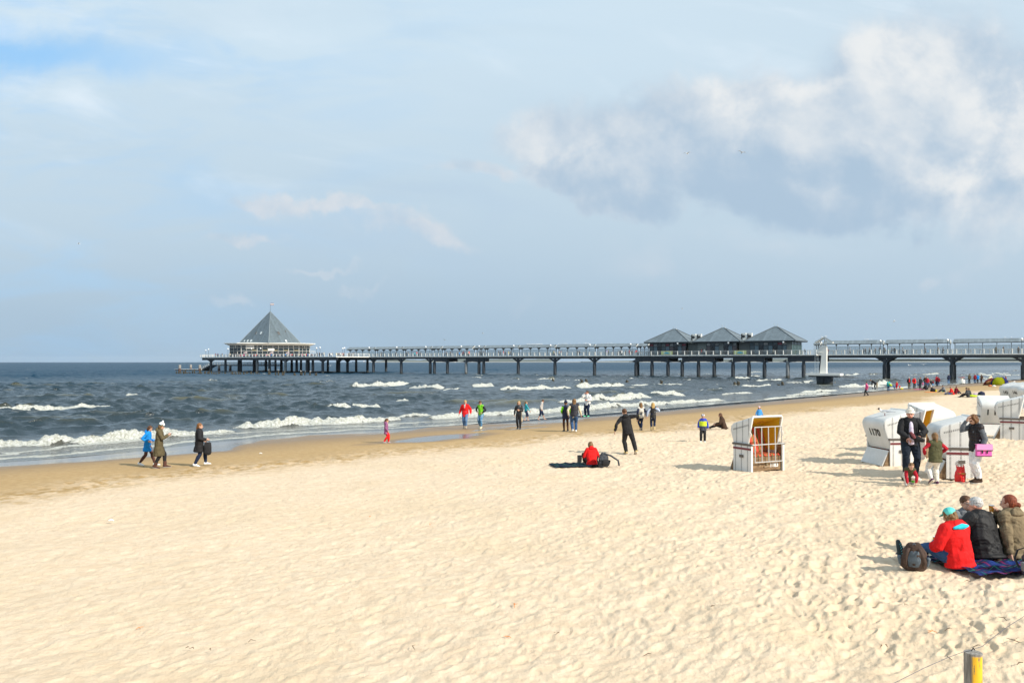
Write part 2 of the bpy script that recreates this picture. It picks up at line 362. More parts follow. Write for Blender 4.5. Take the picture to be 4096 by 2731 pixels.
def build_sand():
    u = ucols(980, .69, 7.0)
    ys = [3.2]
    while ys[-1] < 420: ys.append(ys[-1] * (1.0042 if ys[-1] < 40 else 1.008))
    back = -np.geomspace(3, 60, 14)[::-1]
    Yr = np.concatenate([back, np.linspace(-2, 3, 12), np.array(ys), np.geomspace(440, 3000, 12)])
    W = np.where(Yr >= 3.2, Yr, 3.2 + (3.2 - Yr) * .8)
    X = u[None, :] * W[:, None]; Y = np.repeat(Yr[:, None], len(u), 1)
    s = s_of(X, Y); tt = t_of(X, Y)
    edge = fbm(tt * .11, s * .02, 3, 5) * 2.4 + fbm(tt * .5, s * .3, 2, 8) * .6
    se = s_shift(s, tt)
    z = zbase(se)
    dry = sm(s + edge * 1.6, 9.5, 15.5)
    far = 1 - sm(Y, 60, 130)
    tex = dry * (1 - .5 * sm(Y, 40, 120))
    # broad undulation, wind-worn ripples, footprints
    h = fbm(X * .35, Y * .35, 3, 11) * .09
    h += fbm(s * 2.6 + fbm(X, Y, 2, 19) * .8, tt * 1.15, 4, 21) * (.030 + .018 * sm(X, -2, 6))
    h += fbm(s * 7.0, tt * 3.4, 4, 31, .6) * .019 + fbm(X * 15, Y * 15, 2, 32) * .008
    rough = .55 + .9 * sm(fbm(X * .18 + 3, Y * .18, 2, 44) + .5 * sm(X, -4, 6) - .35, -.3, .5)
    nf = (Y > 2.5) & (Y < 75)
    d = np.zeros_like(X)
    xx, yy_ = X[nf], Y[nf]
    wx = xx + fbm(xx * 3, yy_ * 3, 2, 91) * .10; wy = yy_ + fbm(xx * 3 + 9, yy_ * 3, 2, 92) * .10
    d[nf] = dents(wx, wy, .38, 3, .16, .065, .022, .8, .84) + dents(wx, wy, .22, 13, .085, .038, .014, .85, .84) + dents(wx, wy, 1.7, 23, .22, .12, .036, .4, .6)
    h = h + d * (rough * (1 - .6 * sm(Y, 25, 70)))
    h = h * (.68 + .32 * sm(X / np.maximum(Y, 4), -.35, .3))
    z = z + h * tex * (.55 + .45 * far) + (1 - dry) * (fbm(X * .25, Y * .25, 3, 61) * .05 * sm(s, 0, 6))
    # a trampled, darker line of clods where the dry sand begins
    rid = np.exp(-((s + edge * 1.6 - 12.2) / 1.6) ** 2)
    z += rid * (dents(X, Y, .5, 71, .16, .12, .03, .7) * (Y < 90) + fbm(X * 2, Y * 2, 3, 72) * .05)
    # wetness and standing film
    wob = fbm(tt * .16, s * .05, 3, 77) * 3.0
    wet = 1 - sm(s + edge, 1.0, 8.5)
    fe = np.interp(tt, FILM_E[:, 0], FILM_E[:, 1]) + fbm(tt * .35, s * .35, 3, 78) * .9
    film = 1 - sm(s - fe, -.15, .15)
    wet = np.maximum(wet, 1 - sm(s - fe, 0, 2.5))
    for px, py, a, b, rot in POOLS:
        c = place(px, py); dt = (X - c.x) * .669 + (Y - c.y) * .743; dn = (X - c.x) * .743 - (Y - c.y) * .669
        dt = dt + fbm(X * .5, Y * .5, 3, 81) * 1.1; dn = dn + fbm(X * .6 + 5, Y * .6, 3, 82) * .8
        r = np.sqrt((dt / (a * 1.15)) ** 2 + (dn / (b * 1.3)) ** 2)
        pf = (1 - sm(r, .93, 1.02)); film = np.maximum(film, pf); wet = np.maximum(wet, 1 - sm(r, 1.0, 1.9))
    z = z - film * .012
    flatz = zbase(se) + .0
    z = np.where(film > .5, z * .3 + flatz * .7 - .012, z)
    def f(t, b, tc):
        o = tc.outputs['Object']
        A = lambda n: t.node('ShaderNodeAttribute', attribute_name=n).outputs['Fac']
        dryn, wetn, filmn, ridn = A('dry'), A('wet'), A('film'), A('ridge')
        big = t.noise(o, .35, 4, .55); fine = t.noise(o, 60, 3, .6); med = t.noise(o, 5, 4, .6)
        dc = t.mix(t.ss(med, .3, .7), (.67, .515, .36, 1), (.76, .61, .445, 1))
        dc = t.mix(t.m('MULTIPLY', t.ss(big, .45, .7), .35), dc, (.64, .49, .31, 1))
        dc = t.mix(t.m('MULTIPLY', fine, .22), dc, (.42, .33, .22, 1))
        mc = t.mix(t.ss(med, .3, .7), (.40, .265, .125, 1), (.47, .325, .165, 1))
        c = t.mix(dryn, mc, dc)
        c = t.mix(t.m('MULTIPLY', ridn, t.ss(t.noise(o, 2.2, 4, .65), .42, .62)), c, (.37, .24, .10, 1))
        c = t.mix(wetn, c, t.mix(med, (.23, .150, .080, 1), (.27, .18, .10, 1)))
        c = t.mix(t.m('MULTIPLY', filmn, .75), c, (.20, .175, .15, 1))
        # sparse dark specks: shell grit and bits of reed
        vo = t.node('ShaderNodeTexVoronoi'); vo.inputs['Scale'].default_value = 2.6; t.put(vo.inputs['Vector'], t.vm('ADD', o, t.vm('SCALE', t.noise(o, 3, 2, .5, 0, True))))
        spk = t.m('MULTIPLY', t.ss(vo.outputs['Distance'], .045, .02), t.m('MULTIPLY', dryn, t.ss(t.noise(o, .5, 3, .6), .5, .62)))
        c = t.mix(t.m('MULTIPLY', spk, .75), c, (.13, .08, .035, 1))
        t.put(b.inputs['Base Color'], c)
        rg = t.m('SUBTRACT', .95, t.m('MULTIPLY', wetn, .58)); rg = t.mix(filmn, rg, .16)
        t.put(b.inputs['Roughness'], rg)
        t.put(b.inputs['Specular IOR Level'], t.m('ADD', .15, t.m('MULTIPLY', filmn, .6)))
        h = t.m('ADD', t.m('MULTIPLY', t.noise(o, 16, 5, .7), .030), t.m('MULTIPLY', fine, .006))
        bn = t.node('ShaderNodeBump'); t.put(bn.inputs['Height'], t.m('MULTIPLY', h, t.m('SUBTRACT', 1.0, filmn))); bn.inputs['Strength'].default_value = .8; bn.inputs['Distance'].default_value = 1.0
        t.l.new(bn.outputs[0], b.inputs['Normal'])
    m = mat('sand', (.6, .5, .35), .95, build=f)
    return grid_obj('sand_beach', X, Y, z, dict(dry=dry, wet=wet, film=film, ridge=rid), m, keep=(s > -14))
# ================================================================ sea
# white crests read off the photograph: x0,y0,x1,y1 (pixels of the waterline in front), height in px, foam 0..1
BR = [(-300, 1800, 350, 1772, 40, 1), (250, 1782, 800, 1735, 38, 1), (560, 1757, 960, 1725, 20, .8), (890, 1712, 1420, 1688, 42, 1), (1300, 1697, 1620, 1678, 26, 1), (1580, 1668, 1720, 1660, 16, 1),
      (1700, 1677, 1960, 1660, 30, 1), (1900, 1664, 2200, 1650, 30, 1), (2140, 1650, 2420, 1636, 26, 1), (2350, 1634, 2700, 1615, 24, 1), (2650, 1617, 2900, 1603, 16, .9),
      (-250, 1652, 476, 1626, 24, 1), (1403, 1549, 1545, 1546, 28, 1), (1530, 1543, 1640, 1538, 20, 1), (1638, 1551, 1780, 1553, 16, 1), (1760, 1560, 1845, 1556, 8, .8),
      (1888, 1545, 1977, 1544, 22, 1), (1985, 1561, 2290, 1552, 17, 1), (2293, 1548, 2500, 1542, 24, 1), (2233, 1612, 2420, 1600, 18, 1), (2370, 1604, 2590, 1586, 30, 1), (2580, 1580, 2745, 1577, 20, 1),
      (1585, 1600, 1665, 1601, 10, 1), (1300, 1634, 1400, 1631, 18, 1), (1400, 1630, 1530, 1627, 14, 1), (1864, 1512, 1927, 1512, 11, 1), (2034, 1517, 2085, 1517, 9, 1), (2141, 1518, 2232, 1518, 15, 1),
      (2242, 1526, 2330, 1522, 10, 1), (2245, 1503, 2290, 1503, 6, 1), (2500, 1519, 2575, 1518, 13, 1), (2460, 1516, 2490, 1515, 8, 1), (2513, 1544, 2608, 1541, 9, 1), (2614, 1542, 2752, 1539, 8, 1),
      (2724, 1521, 2775, 1521, 9, 1), (2510, 1556, 2590, 1553, 6, .7), (500, 1585, 555, 1584, 12, 1), (3364, 1502, 3452, 1499, 7, 1), (3474, 1499, 3535, 1499, 9, 1), (3540, 1499, 3590, 1499, 9, 1),
      (3585, 1508, 3625, 1508, 8, 1), (3620, 1502, 3650, 1502, 7, 1), (3646, 1499, 3775, 1499, 13, 1), (3821, 1503, 4120, 1501, 8, 1), (3860, 1497, 4060, 1496, 9, 1), (3840, 1517, 3970, 1515, 9, 1),
      (3490, 1540, 3560, 1532, 18, 1), (3200, 1572, 3350, 1562, 14, 1), (3340, 1550, 3540, 1545, 15, 1), (3120, 1584, 3330, 1574, 8, .8), (4040, 1484, 4150, 1484, 8, 1), (2998, 1488, 3052, 1488, 9, 1), (3000, 1504, 3052, 1504, 9, 1),
      (2939, 1513, 3003, 1512, 9, 1), (2980, 1525, 3140, 1518, 10, 1), (3212, 1532, 3245, 1530, 12, 1), (3220, 1489, 3270, 1489, 5, 1), (3500, 1520, 3570, 1518, 6, .8), (3040, 1600, 3200, 1588, 8, .8),
      (890, 1493, 960, 1493, 6, .6), (415, 1496, 440, 1496, 3, 1), (180, 1524, 240, 1524, 5, .8), (1690, 1584, 1760, 1583, 5, .5), (2880, 1580, 3010, 1572, 8, .8), (2780, 1558, 2900, 1553, 8, .8), (2950, 1547, 3100, 1541, 8, .8), (3550, 1556, 3640, 1548, 6, .8)]
SWELL = [(60, 1668, 520, 1662, 16), (1000, 1660, 1300, 1655, 14), (600, 1530, 900, 1527, 9), (1500, 1575, 1780, 1571, 14), (2450, 1552, 2640, 1550, 9), (900, 1583, 1180, 1580, 12), (0, 1545, 300, 1543, 11), (640, 1605, 1000, 1600, 18), (780, 1567, 960, 1563, 14), (1090, 1628, 1330, 1620, 15), (330, 1652, 640, 1648, 18), (760, 1655, 1020, 1650, 14), (0, 1590, 420, 1582, 16), (1780, 1612, 2050, 1606, 20), (1900, 1625, 2250, 1604, 26),
         (2340, 1575, 2480, 1570, 16), (0, 1560, 140, 1560, 14), (1880, 1575, 2100, 1572, 14), (1470, 1500, 1600, 1499, 6), (3260, 1545, 3330, 1543, 10), (3300, 1512, 3440, 1510, 12), (3450, 1524, 3620, 1521, 10), (1100, 1545, 1330, 1540, 9), (300, 1535, 520, 1532, 8), (90, 1700, 420, 1692, 20), (560, 1690, 800, 1680, 14), (2650, 1570, 2900, 1563, 12), (3660, 1525, 3800, 1523, 9)]
def build_sea():
    u = ucols(1000, .69, 6.0)
    ys = [22.0]
    while ys[-1] < 7800: ys.append(ys[-1] * (1.0032 if ys[-1] < 160 else 1.0060 if ys[-1] < 420 else 1.04))
    Yr = np.array(ys); X = u[None, :] * Yr[:, None]; Y = np.repeat(Yr[:, None], len(u), 1)
    s = s_of(X, Y); tt = t_of(X, Y)
    cell = Y * .0045
    Z = np.zeros_like(X); DX = np.zeros_like(X); DY = np.zeros_like(X)
    rng = np.random.RandomState(4)
    base_dir = math.atan2(SHN[1], SHN[0])
    act = Yr < 900
    Xa, Ya, sa = X[act], Y[act], s[act]; za = np.zeros_like(Xa); dxa = np.zeros_like(Xa); dya = np.zeros_like(Xa)
    calm = sm(-sa, 5.0, 24.0)
    grp = .65 + .9 * (fbm(Xa * .022, Ya * .022, 2, 9) + .3)
    for k in range(72):
        lam = .8 * (17 / .8) ** ((k + rng.rand()) / 64)
        amp = .0125 * lam ** 1.0 * (.6 + .8 * rng.rand()); amp = min(amp, .030)
        th = base_dir + rng.normal() * (.30 if lam > 7 else .62)
        kx, ky = math.cos(th), math.sin(th); w = 2 * PI / lam
        ph = w * (kx * Xa + ky * Ya) + rng.rand() * 6.28 + 1.5 * np.sin(.05 * Xa + k) * (lam < 6)
        vis = np.clip(1.6 - cell[act] * 2.2 / lam, 0, 1)
        A = amp * vis
        za += A * np.sin(ph); c = A * np.cos(ph) * 1.25; dxa += kx * c; dya += ky * c
    q = calm * np.clip(grp, .3, 1.6)
    za = za * q
    dxa *= q; dya *= q
    foam = np.zeros_like(Xa); rdg = np.zeros_like(Xa)
    nz1 = fbm(Xa * 1.1, Ya * 1.1, 4, 33, .62); nz2 = fbm(Xa * .25, Ya * .25, 3, 35)
    nz3 = fbm(Xa * 2.8, Ya * 2.8, 3, 36, .6)
    def ridge(x0, y0, x1, y1, hp, fo, foamy):
        A = sea(x0, y0); B = sea(x1, y1); d = (B - A); L = d.length
        dm = (A.y + B.y) / 2; H = hp * dm / FPX * (.56 if hp < 28 else .56)
        tx, ty = d.x / L, d.y / L
        nx, ny = ty, -tx
        if nx * SHN[0] + ny * SHN[1] < 0: nx, ny = -nx, -ny
        rx = Xa - A.x; ry = Ya - A.y
        a = (rx * tx + ry * ty) / L; b = rx * nx + ry * ny
        sel = (a > -.15) & (a < 1.15) & (b > -9 * H - 3) & (b < 7 * H + 3)
        if not sel.any(): return
        a = a[sel]; b = b[sel] + nz2[sel] * H * 1.6 + np.sin(a * L * .35 + x0) * H * .25
        env = sm(a, -.04, .20) * sm(1 - a, -.04, .20)
        env = env * (1 + .35 * nz2[sel] + .25 * np.sin(a * L * .9 + x0))
        wf, wb = (1.1 * H, 3.2 * H) if foamy else (2.6 * H, 3.6 * H)
        g = np.where(b > 0, np.exp(-(b / wf) ** 2), np.exp(-(b / wb) ** 2))
        hgt = H * env * g * (1 + (.55 * nz1[sel] + .4 * nz3[sel] if foamy else 0))
        rdg[sel] = np.maximum(rdg[sel], hgt * 1.0)
        if foamy:
            fr = sm(b, -.75 * H + .5 * nz1[sel] * H, -.1 * H) * (1 - sm(b + nz1[sel] * 2.2 * H, 1.4 * H, 3.4 * H))
            tr = sm(b, -7 * H, -1.5 * H) * (1 - sm(b, -.3 * H, .3 * H)) * .30
            foam[sel] = np.maximum(foam[sel], np.clip(env * 1.7, 0, 1) * np.maximum(fr, tr) * fo)
    for r in BR: ridge(*r, True)
    for r in SWELL: ridge(*r, 1, False)
    za = za * (1 - .6 * np.clip(rdg * 2, 0, 1)) + rdg
    # swash: thin broken foam where the water runs up the sand
    sw = s_shift(sa, t_of(Xa, Ya)) + fbm(Xa * .8, Ya * .8, 3, 41) * .8 - .55
    foam = np.maximum(foam, np.exp(-((sw + 3.6) / .42) ** 2) * .95)
    foam = np.maximum(foam, .43 * sm(sw, -11.5, -6) * (1 - sm(sw, -3.3, -2.6)))
    foam = np.maximum(foam, .80 * np.exp(-((sw + 6.2 + nz2 * 2) / .5) ** 2))
    # loose streaks in the surf zone and a few whitecaps further out
    zone = sm(-sa, 8, 16) * (1 - sm(-sa, 70, 110))
    foam = np.maximum(foam, zone * .19 * (.4 + 1.2 * sm(nz2, -.1, .4)))
    caps = (fbm(Xa * .11, Ya * .16, 2, 55) > .46) * sm(za, .05, .16) * sm(Ya, 80, 140) * (vn(Xa * .02, Ya * .02, 3) > 0)
    foam = np.maximum(foam, caps * .55)
    za += .35 * fbm(Xa * .9, Ya * .9, 3, 61) * calm * .28 * np.clip(1.4 - cell[act] * 1.2, 0, 1); za += foam * (foam > .6) * (nz3 * .10 + .02) * sm(-sa, 6, 9)
    Z[act] = za + sm(sa, -9, -3) * .05; DX[act] = dxa; DY[act] = dya
    F = np.zeros_like(X); F[act] = foam
    mk = np.zeros_like(X); mk[act] = np.clip(rdg * 1.6, 0, 1)
    deep = sm(-s, 40, 260); near = 1 - sm(-s, 5, 18)
    def f(t, b, tc):
        o = tc.outputs['Object']
        A = lambda n: t.node('ShaderNodeAttribute', attribute_name=n).outputs['Fac']
        fo, de, ne, rg = A('foam'), A('deep'), A('shallow'), A('crest')
        zz = t.xyz(o)[2]
        c = t.mix(de, (.021, .036, .046, 1), (.009, .046, .086, 1))
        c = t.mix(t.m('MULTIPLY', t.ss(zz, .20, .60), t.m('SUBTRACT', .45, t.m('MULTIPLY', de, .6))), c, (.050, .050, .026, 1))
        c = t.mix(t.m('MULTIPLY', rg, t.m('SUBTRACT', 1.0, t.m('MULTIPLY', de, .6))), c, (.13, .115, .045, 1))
        c = t.mix(t.m('MULTIPLY', ne, .55), c, (.12, .105, .075, 1))
        n1 = t.noise(t.vm('MULTIPLY', o, (1, 1, .3)), 1.8, 7, .68, .4)
        n2 = t.noise(o, 7.0, 4, .7, .6)
        lace = t.m('ADD', t.m('MULTIPLY', n1, .65), t.m('MULTIPLY', n2, .35))
        th = t.m('SUBTRACT', .86, t.m('MULTIPLY', fo, .72))
        fm = t.ss(lace, t.m('SUBTRACT', th, .05), t.m('ADD', th, .05))
        fm = t.m('MULTIPLY', fm, t.ss(fo, .03, .15))
        fcol = t.mix(t.ss(n2, .35, .65), (.40, .40, .33, 1), (.72, .73, .69, 1))
        c = t.mix(fm, c, fcol)
        t.put(b.inputs['Base Color'], c)
        t.put(b.inputs['Roughness'], t.mix(fm, t.m('ADD', .14, t.m('MULTIPLY', de, .26)), .8))
        b.inputs['IOR'].default_value = 1.33; t.put(b.inputs['Specular IOR Level'], t.m('SUBTRACT', .50, t.m('MULTIPLY', de, .30)))
        h = t.m('ADD', t.m('ADD', t.m('MULTIPLY', t.noise(o, .9, 4, .6, .5), .20), t.m('MULTIPLY', t.noise(t.vm('MULTIPLY', o, (.8, 1.2, 1)), 2.3, 4, .65, .6), .10)), t.m('MULTIPLY', t.noise(t.vm('MULTIPLY', o, (.75, 1.1, 1)), 3.6, 4, .65, .5), .045))
        h = t.m('ADD', h, t.m('MULTIPLY', t.m('MULTIPLY', t.noise(t.vm('MULTIPLY', o, (.8, 1.2, 1)), .22, 6, .65, .4), 1.9), de))
        h = t.m('ADD', h, t.m('MULTIPLY', t.m('MULTIPLY', t.noise(t.vm('MULTIPLY', o, (.8, 1.2, 1)), .045, 4, .6, .4), 7.0), de))
        h = t.m('MULTIPLY', h, t.m('SUBTRACT', 1.0, t.m('MULTIPLY', ne, .55)))
        h = t.m('ADD', h, t.m('MULTIPLY', fm, t.m('MULTIPLY', n2, .25)))
        bn = t.node('ShaderNodeBump'); t.put(bn.inputs['Height'], h); bn.inputs['Strength'].default_value = .85; bn.inputs['Distance'].default_value = 1.0
        t.l.new(bn.outputs[0], b.inputs['Normal'])
    m = mat('sea_water', (.02, .05, .07), .1, build=f)
    return grid_obj('sea_water', X + DX, Y + DY, Z, dict(foam=F, deep=deep, shallow=near, crest=mk), m, keep=(s < -1.5))
# ================================================================ pier frame
PO = Vector((119.0, 186.0, 0)); PA = Vector((-.838, .5457, 0)); PB = Vector((-.5457, -.838, 0))
PRZ = math.atan2(PA.y, PA.x)
DECK = 6.15
def pt(px, w=0.0):
    """distance along the pier of a photograph column, on the line w metres toward the viewer from the near rail"""
    u = (px - 2048) / FPX; o = PO + PB * w
    return (u * o.y - o.x) / (PA.x - u * PA.y)
def pw(t, w=0.0, z=0.0): return PO + PA * t + PB * w + Vector((0, 0, z))
def depth(px, w=0.0): return pw(pt(px, w), w).y
def pobj(name, t, w, z, label=None, cat=None, group=None): return empty(name, pw(t, w, z), PRZ, label, cat, group)
def M_(name, *a, **k): return mat(name, *a, **k)
m_steel = mat('dark_steel', (.020, .027, .036), .45, bump=(3, .3, .02))
def _conc(t, b, tc):
    o = tc.outputs['Object']; z = t.xyz(o)[2]; n = t.noise(t.vm('MULTIPLY', o, (1, 1, .3)), 3, 5, .6)
    c = t.mix(t.ss(n, .35, .7), (.026, .033, .042, 1), (.050, .058, .066, 1))
    c = t.mix(t.ss(t.m('ADD', z, t.m('MULTIPLY', n, .8)), 1.2, .5), c, (.018, .022, .018, 1)); t.put(b.inputs['Base Color'], c)
m_pile = mat('dark_painted_pile', (.03, .04, .05), .7, build=_conc)
def _conc2(t, b, tc):
    o = tc.outputs['Object']; z = t.xyz(o)[2]; n = t.noise(t.vm('MULTIPLY', o, (1, 1, .4)), 2.5, 5, .6)
    c = t.mix(t.ss(n, .3, .7), (.15, .165, .175, 1), (.25, .26, .265, 1))
    c = t.mix(t.ss(t.m('ADD', z, t.m('MULTIPLY', n, .8)), 1.4, .6), c, (.07, .065, .05, 1)); t.put(b.inputs['Base Color'], c)
m_pile_grey = mat('grey_concrete_pile', (.2, .2, .2), .8, build=_conc2)
m_white = mat('white_paint', (.78, .77, .72), .45, bump=(6, .15, .01))
m_white2 = mat('white_painted_timber', (.80, .78, .72), .5, bump=(4, .2, .01))
m_deck = mat('deck_timber', (.30, .26, .21), .8, bump=(8, .3, .01))
def _zinc(ax):
    def f(t, b, tc):
        uvn = t.node('ShaderNodeUVMap'); U, V, _ = t.xyz(uvn.outputs[0])[:3]
        fr = t.m('FRACT', t.m('DIVIDE', U, .6)); seam = t.ss(t.m('ABSOLUTE', t.m('SUBTRACT', fr, .5)), .44, .5)
        n = t.noise(uvn.outputs[0], .8, 4, .6); band = t.noise(t.vec(t.m('FLOOR', t.m('DIVIDE', U, .6)), 0), 3.1, 0)
        c = t.mix(t.ss(t.m('ADD', t.m('MULTIPLY', n, .6), t.m('MULTIPLY', band, .4)), .35, .65), tuple(x * .82 for x in ax) + (1,), tuple(x * 1.25 for x in ax) + (1,))
        c = t.mix(t.m('MULTIPLY', seam, .55), c, tuple(x * .45 for x in ax) + (1,)); t.put(b.inputs['Base Color'], c)
        bn = t.node('ShaderNodeBump'); t.put(bn.inputs['Height'], seam); bn.inputs['Strength'].default_value = .6; bn.inputs['Distance'].default_value = .05; t.l.new(bn.outputs[0], b.inputs['Normal'])
    return f
m_zinc = mat('standing_seam_zinc', (.12, .14, .15), .42, .35, build=_zinc((.155, .190, .210)))
m_zinc_pale = mat('pale_zinc_sheet', (.2, .22, .23), .42, .3, build=_zinc((.21, .245, .262)))
m_zinc_mid = mat('blue_grey_zinc', (.14, .17, .19), .42, .3, build=_zinc((.125, .160, .180)))
m_glass = mat('shop_glass', (.03, .042, .048), .06, build=None)
def _clear(t, b, tc):
    b.inputs['Transmission Weight'].default_value = 0; b.inputs['Alpha'].default_value = .34; b.inputs['Base Color'].default_value = (.40, .55, .62, 1)
m_screen = mat('wind_screen_glass', (.4, .5, .55), .05, build=_clear)
def _wood(t, b, tc):
    n = t.noise(t.vm('MULTIPLY', tc.outputs['Object'], (1, 1, .15)), 9, 5, .65); t.put(b.inputs['Base Color'], t.mix(t.ss(n, .3, .7), (.022, .019, .014, 1), (.075, .062, .035, 1)))
m_oldwood = mat('old_wet_timber', (.1, .08, .05), .8, build=_wood)
m_globe = mat('lamp_globe', (.88, .88, .86), .25)
m_yellowg = mat('pale_green_banner', (.55, .60, .27), .7)
m_bluelogo = mat('banner_blue', (.06, .36, .55), .7)
m_interior = mat('dim_interior', (.05, .045, .04), .9)
def add_uv(me, fn):
    uv = me.uv_layers.new(name='uv')
    for p in me.polygons:
        for li in p.loop_indices: uv.data[li].uv = fn(p, me.vertices[me.loops[li].vertex_index].co)
def roof_uv(p, co):
    n = p.normal; h = Vector((-n.y, n.x, 0)); h = h.normalized() if h.length > 1e-4 else Vector((1, 0, 0)); return (co.dot(h), co.dot(n.cross(h)))
# ---------------------------------------------------------------- the pier itself
PLAT_T0, PLAT_T1 = pt(1345, 14), 0
def build_pier():
    T_END = pt(1360, 0)
    pier = pobj('pier', 0, 0, 0, 'long white-railed pier on dark pillars reaching out over the sea', 'pier')
    def part(name, bm, m, **k): return finish(name, bm, m, pier, **k)
    L0 = -75
    # platform outline (t,w): widens for the shops and at the sea end for the restaurant
    tA, tB = pt(2600, 3), pt(3262, 3)
    e0, e1 = pt(1345, 9), pt(818, 9)
    global PL
    PL = dict(tA=tA, tB=tB, e0=e0, e1=e1)
    bm = bmesh.new(); box(bm, L0, e0 + 6, -7, 0, DECK - .22, DECK)
    box(bm, tB, tA, 0, 2.2, DECK - .215, DECK + .004)
    prism(bm, [(e0 - 8, 0.01), (e0 - 2, 11), (e1, 11), (e1 + 1.5, 8), (e1 + 1.5, -28), (e1, -31), (e0 + 6, -31), (e0, -24), (e0 + .5, -7.01)], DECK - .24, DECK + .006)
    part('deck', bm, m_deck)
    def line(segs):  # offset helper
        return segs
    # white fascia under the railing
    bm = bmesh.new()
    edge = [(L0, 0), (tB - .01, 0), (tB, 2.2), (tA, 2.2), (tA + .01, 0), (e0 - 8, 0), (e0 - 2, 11), (e1, 11), (e1 + 1.5, 8), (e1 + 1.5, -28), (e1, -31)]
    for (a, b), (c, d) in zip(edge[:-1], edge[1:]):
        A = Vector((a, b, 0)); B = Vector((c, d, 0)); ln = (B - A).length; an = math.atan2(d - b, c - a)
        box(bm, 0, ln, -.03, .05, DECK - .22, DECK + .10, Matrix.Translation(A) @ Matrix.Rotation(an, 4, 'Z'))
    box(bm, L0, e0, -7.05, -6.97, DECK - .22, DECK + .10)
    part('fascia', bm, m_white)
    # railings, one part for each straight run between lamp bays
    def railing(a, b, c, d, n):
        A = Vector((a, b, 0)); B = Vector((c, d, 0)); T = B - A; ln = T.length; an = math.atan2(T.y, T.x); M = Matrix.Translation((a, b, DECK)) @ Matrix.Rotation(an, 4, 'Z')
        bm = bmesh.new(); k = max(1, round(ln / 2.0))
        for i in range(k): loft(bm, [(ln * i / k, 0, .10), (ln * i / k, 0, 1.16)], [.13, .13], n=6, caps=False, M=M)
        box(bm, 0, ln, -.05, .05, 1.16, 1.22, M)
        for z in (.32, .50, .68, .86, 1.02): box(bm, 0, ln, -.012, .012, z, z + .03, M)
        part('railing', bm, m_white)
    ts = [L0] + [pt(x) for x in (4087, 3790, 3521, 3275)]
    for a, b in zip(ts[:-1], ts[1:]): railing(a, 0, b, 0, 0)
    railing(ts[-1], 0, tB, 0, 0); railing(tB, 0, tB, 2.2, 0)
    tt = [tB] + [pt(x, 2.2) for x in (3133, 2912, 2710)] + [tA]
    for a, b in zip(tt[:-1], tt[1:]): railing(a, 2.2, b, 2.2, 0)
    railing(tA, 2.2, tA, 0, 0)
    tt = [tA] + [pt(x) for x in (2522, 2358, 2201, 2053, 1915, 1844, 1702, 1586, 1476)] + [e0 - 8]
    for a, b in zip(tt[:-1], tt[1:]): railing(a, 0, b, 0, 0)
    railing(e0 - 8, 0, e0 - 2, 11, 0)
    m1 = e0 - 2 + (e1 - e0 + 2) * .33; m2 = e0 - 2 + (e1 - e0 + 2) * .66
    for a, b in ((e0 - 2, m1), (m1, m2), (m2, e1)): railing(a, 11, b, 11, 0)
    railing(e1, 11, e1 + 1.5, 8, 0); railing(e1 + 1.5, 8, e1 + 1.5, -28, 0); railing(L0, -6.95, e0, -6.95, 0)
    # girders
    bm = bmesh.new()
    for w in (-.6, -6.4): box(bm, L0, e0, w - .2, w + .2, 5.30, DECK - .23)
    for w in (1.7,): box(bm, tB, tA, w - .2, w + .2, 5.30, DECK - .23)
    for w in (10.3, 2, -14, -30): box(bm, e0 - 2 if w > 0 else e0 + 4, e1 - .5, w - .25, w + .25, 4.95, DECK - .25)
    for k in range(40):
        t0 = L0 + 2 + k * ((e0 - L0) / 40); box(bm, t0 - .12, t0 + .12, -6.2, -.8, 5.42, DECK - .23)
    for k in range(9):
        t0 = e0 + 3 + k * (e1 - e0 - 4) / 8; box(bm, t0 - .15, t0 + .15, -29.7, 10, 5.0, DECK - .25)
    part('girder', bm, m_steel)
    bm = bmesh.new(); box(bm, L0, tB - 2, -3.9, -3.5, 4.55, 4.80); box(bm, L0, tB - 2, .12, .34, 5.45, 5.75)
    part('service_pipe', bm, m_steel)
    # deep beams between grouped pillars
    for a, b in ((2542, 2672), (2729, 2857), (2932, 3058), (3151, 3290), (1737, 1790), (1864, 1916)):
        w0 = 1.5 if a > 2000 else -.6
        bm = bmesh.new(); box(bm, pt(b, w0), pt(a, w0), w0 - .45, w0 + .24, 4.35, 5.31); box(bm, pt(b, w0), pt(a, w0), -6.6, -6.15, 4.35, 5.31); part('deep_beam', bm, m_steel)
    # pillars: slender neck, thick shaft, V bracket
    def pillar(t, w, ztop, brk=True, grey=False, r=.52):
        bm = bmesh.new(); loft(bm, [(t, w, -1.5), (t, w, 3.5)], [r, r], n=14, caps=False); box(bm, t - .34, t + .34, w - .34, w + .34, 3.5, ztop)
        o = part('pillar', bm, m_pile_grey if grey else m_pile, smooth='auto')
        if brk:
            for sx in (-1, 1):
                bm = bmesh.new(); prism(bm, [(t + sx * .33, 4.1), (t + sx * .33, 4.9), (t + sx * 1.5, ztop), (t + sx * 2.1, ztop)], w - .12, w + .12, 'y')
                prism(bm, [(t + sx * .3, ztop - .12), (t + sx * 2.1, ztop - .12), (t + sx * 2.1, ztop), (t + sx * .3, ztop)], w - .25, w + .25, 'y'); finish('bracket', bm, m_steel, o)
    T = 5.30
    for px in (4093, 3807.7, 3539, 2378, 2220, 2073, 1935, 1605, 1494, 1390, 1356): pillar(pt(px, -.6), -.6, T)
    for px in (4093, 3807.7, 3539): pillar(pt(px, -.6), -6.4, T)
    for px in (3214.5, 3151, 3058, 2996, 2932, 2857, 2794, 2729, 2672, 2608, 2544): pillar(pt(px, 1.5), 1.5, 4.36, px in (3151, 3058, 2932, 2857, 2729, 2672, 2544), px == 3151)
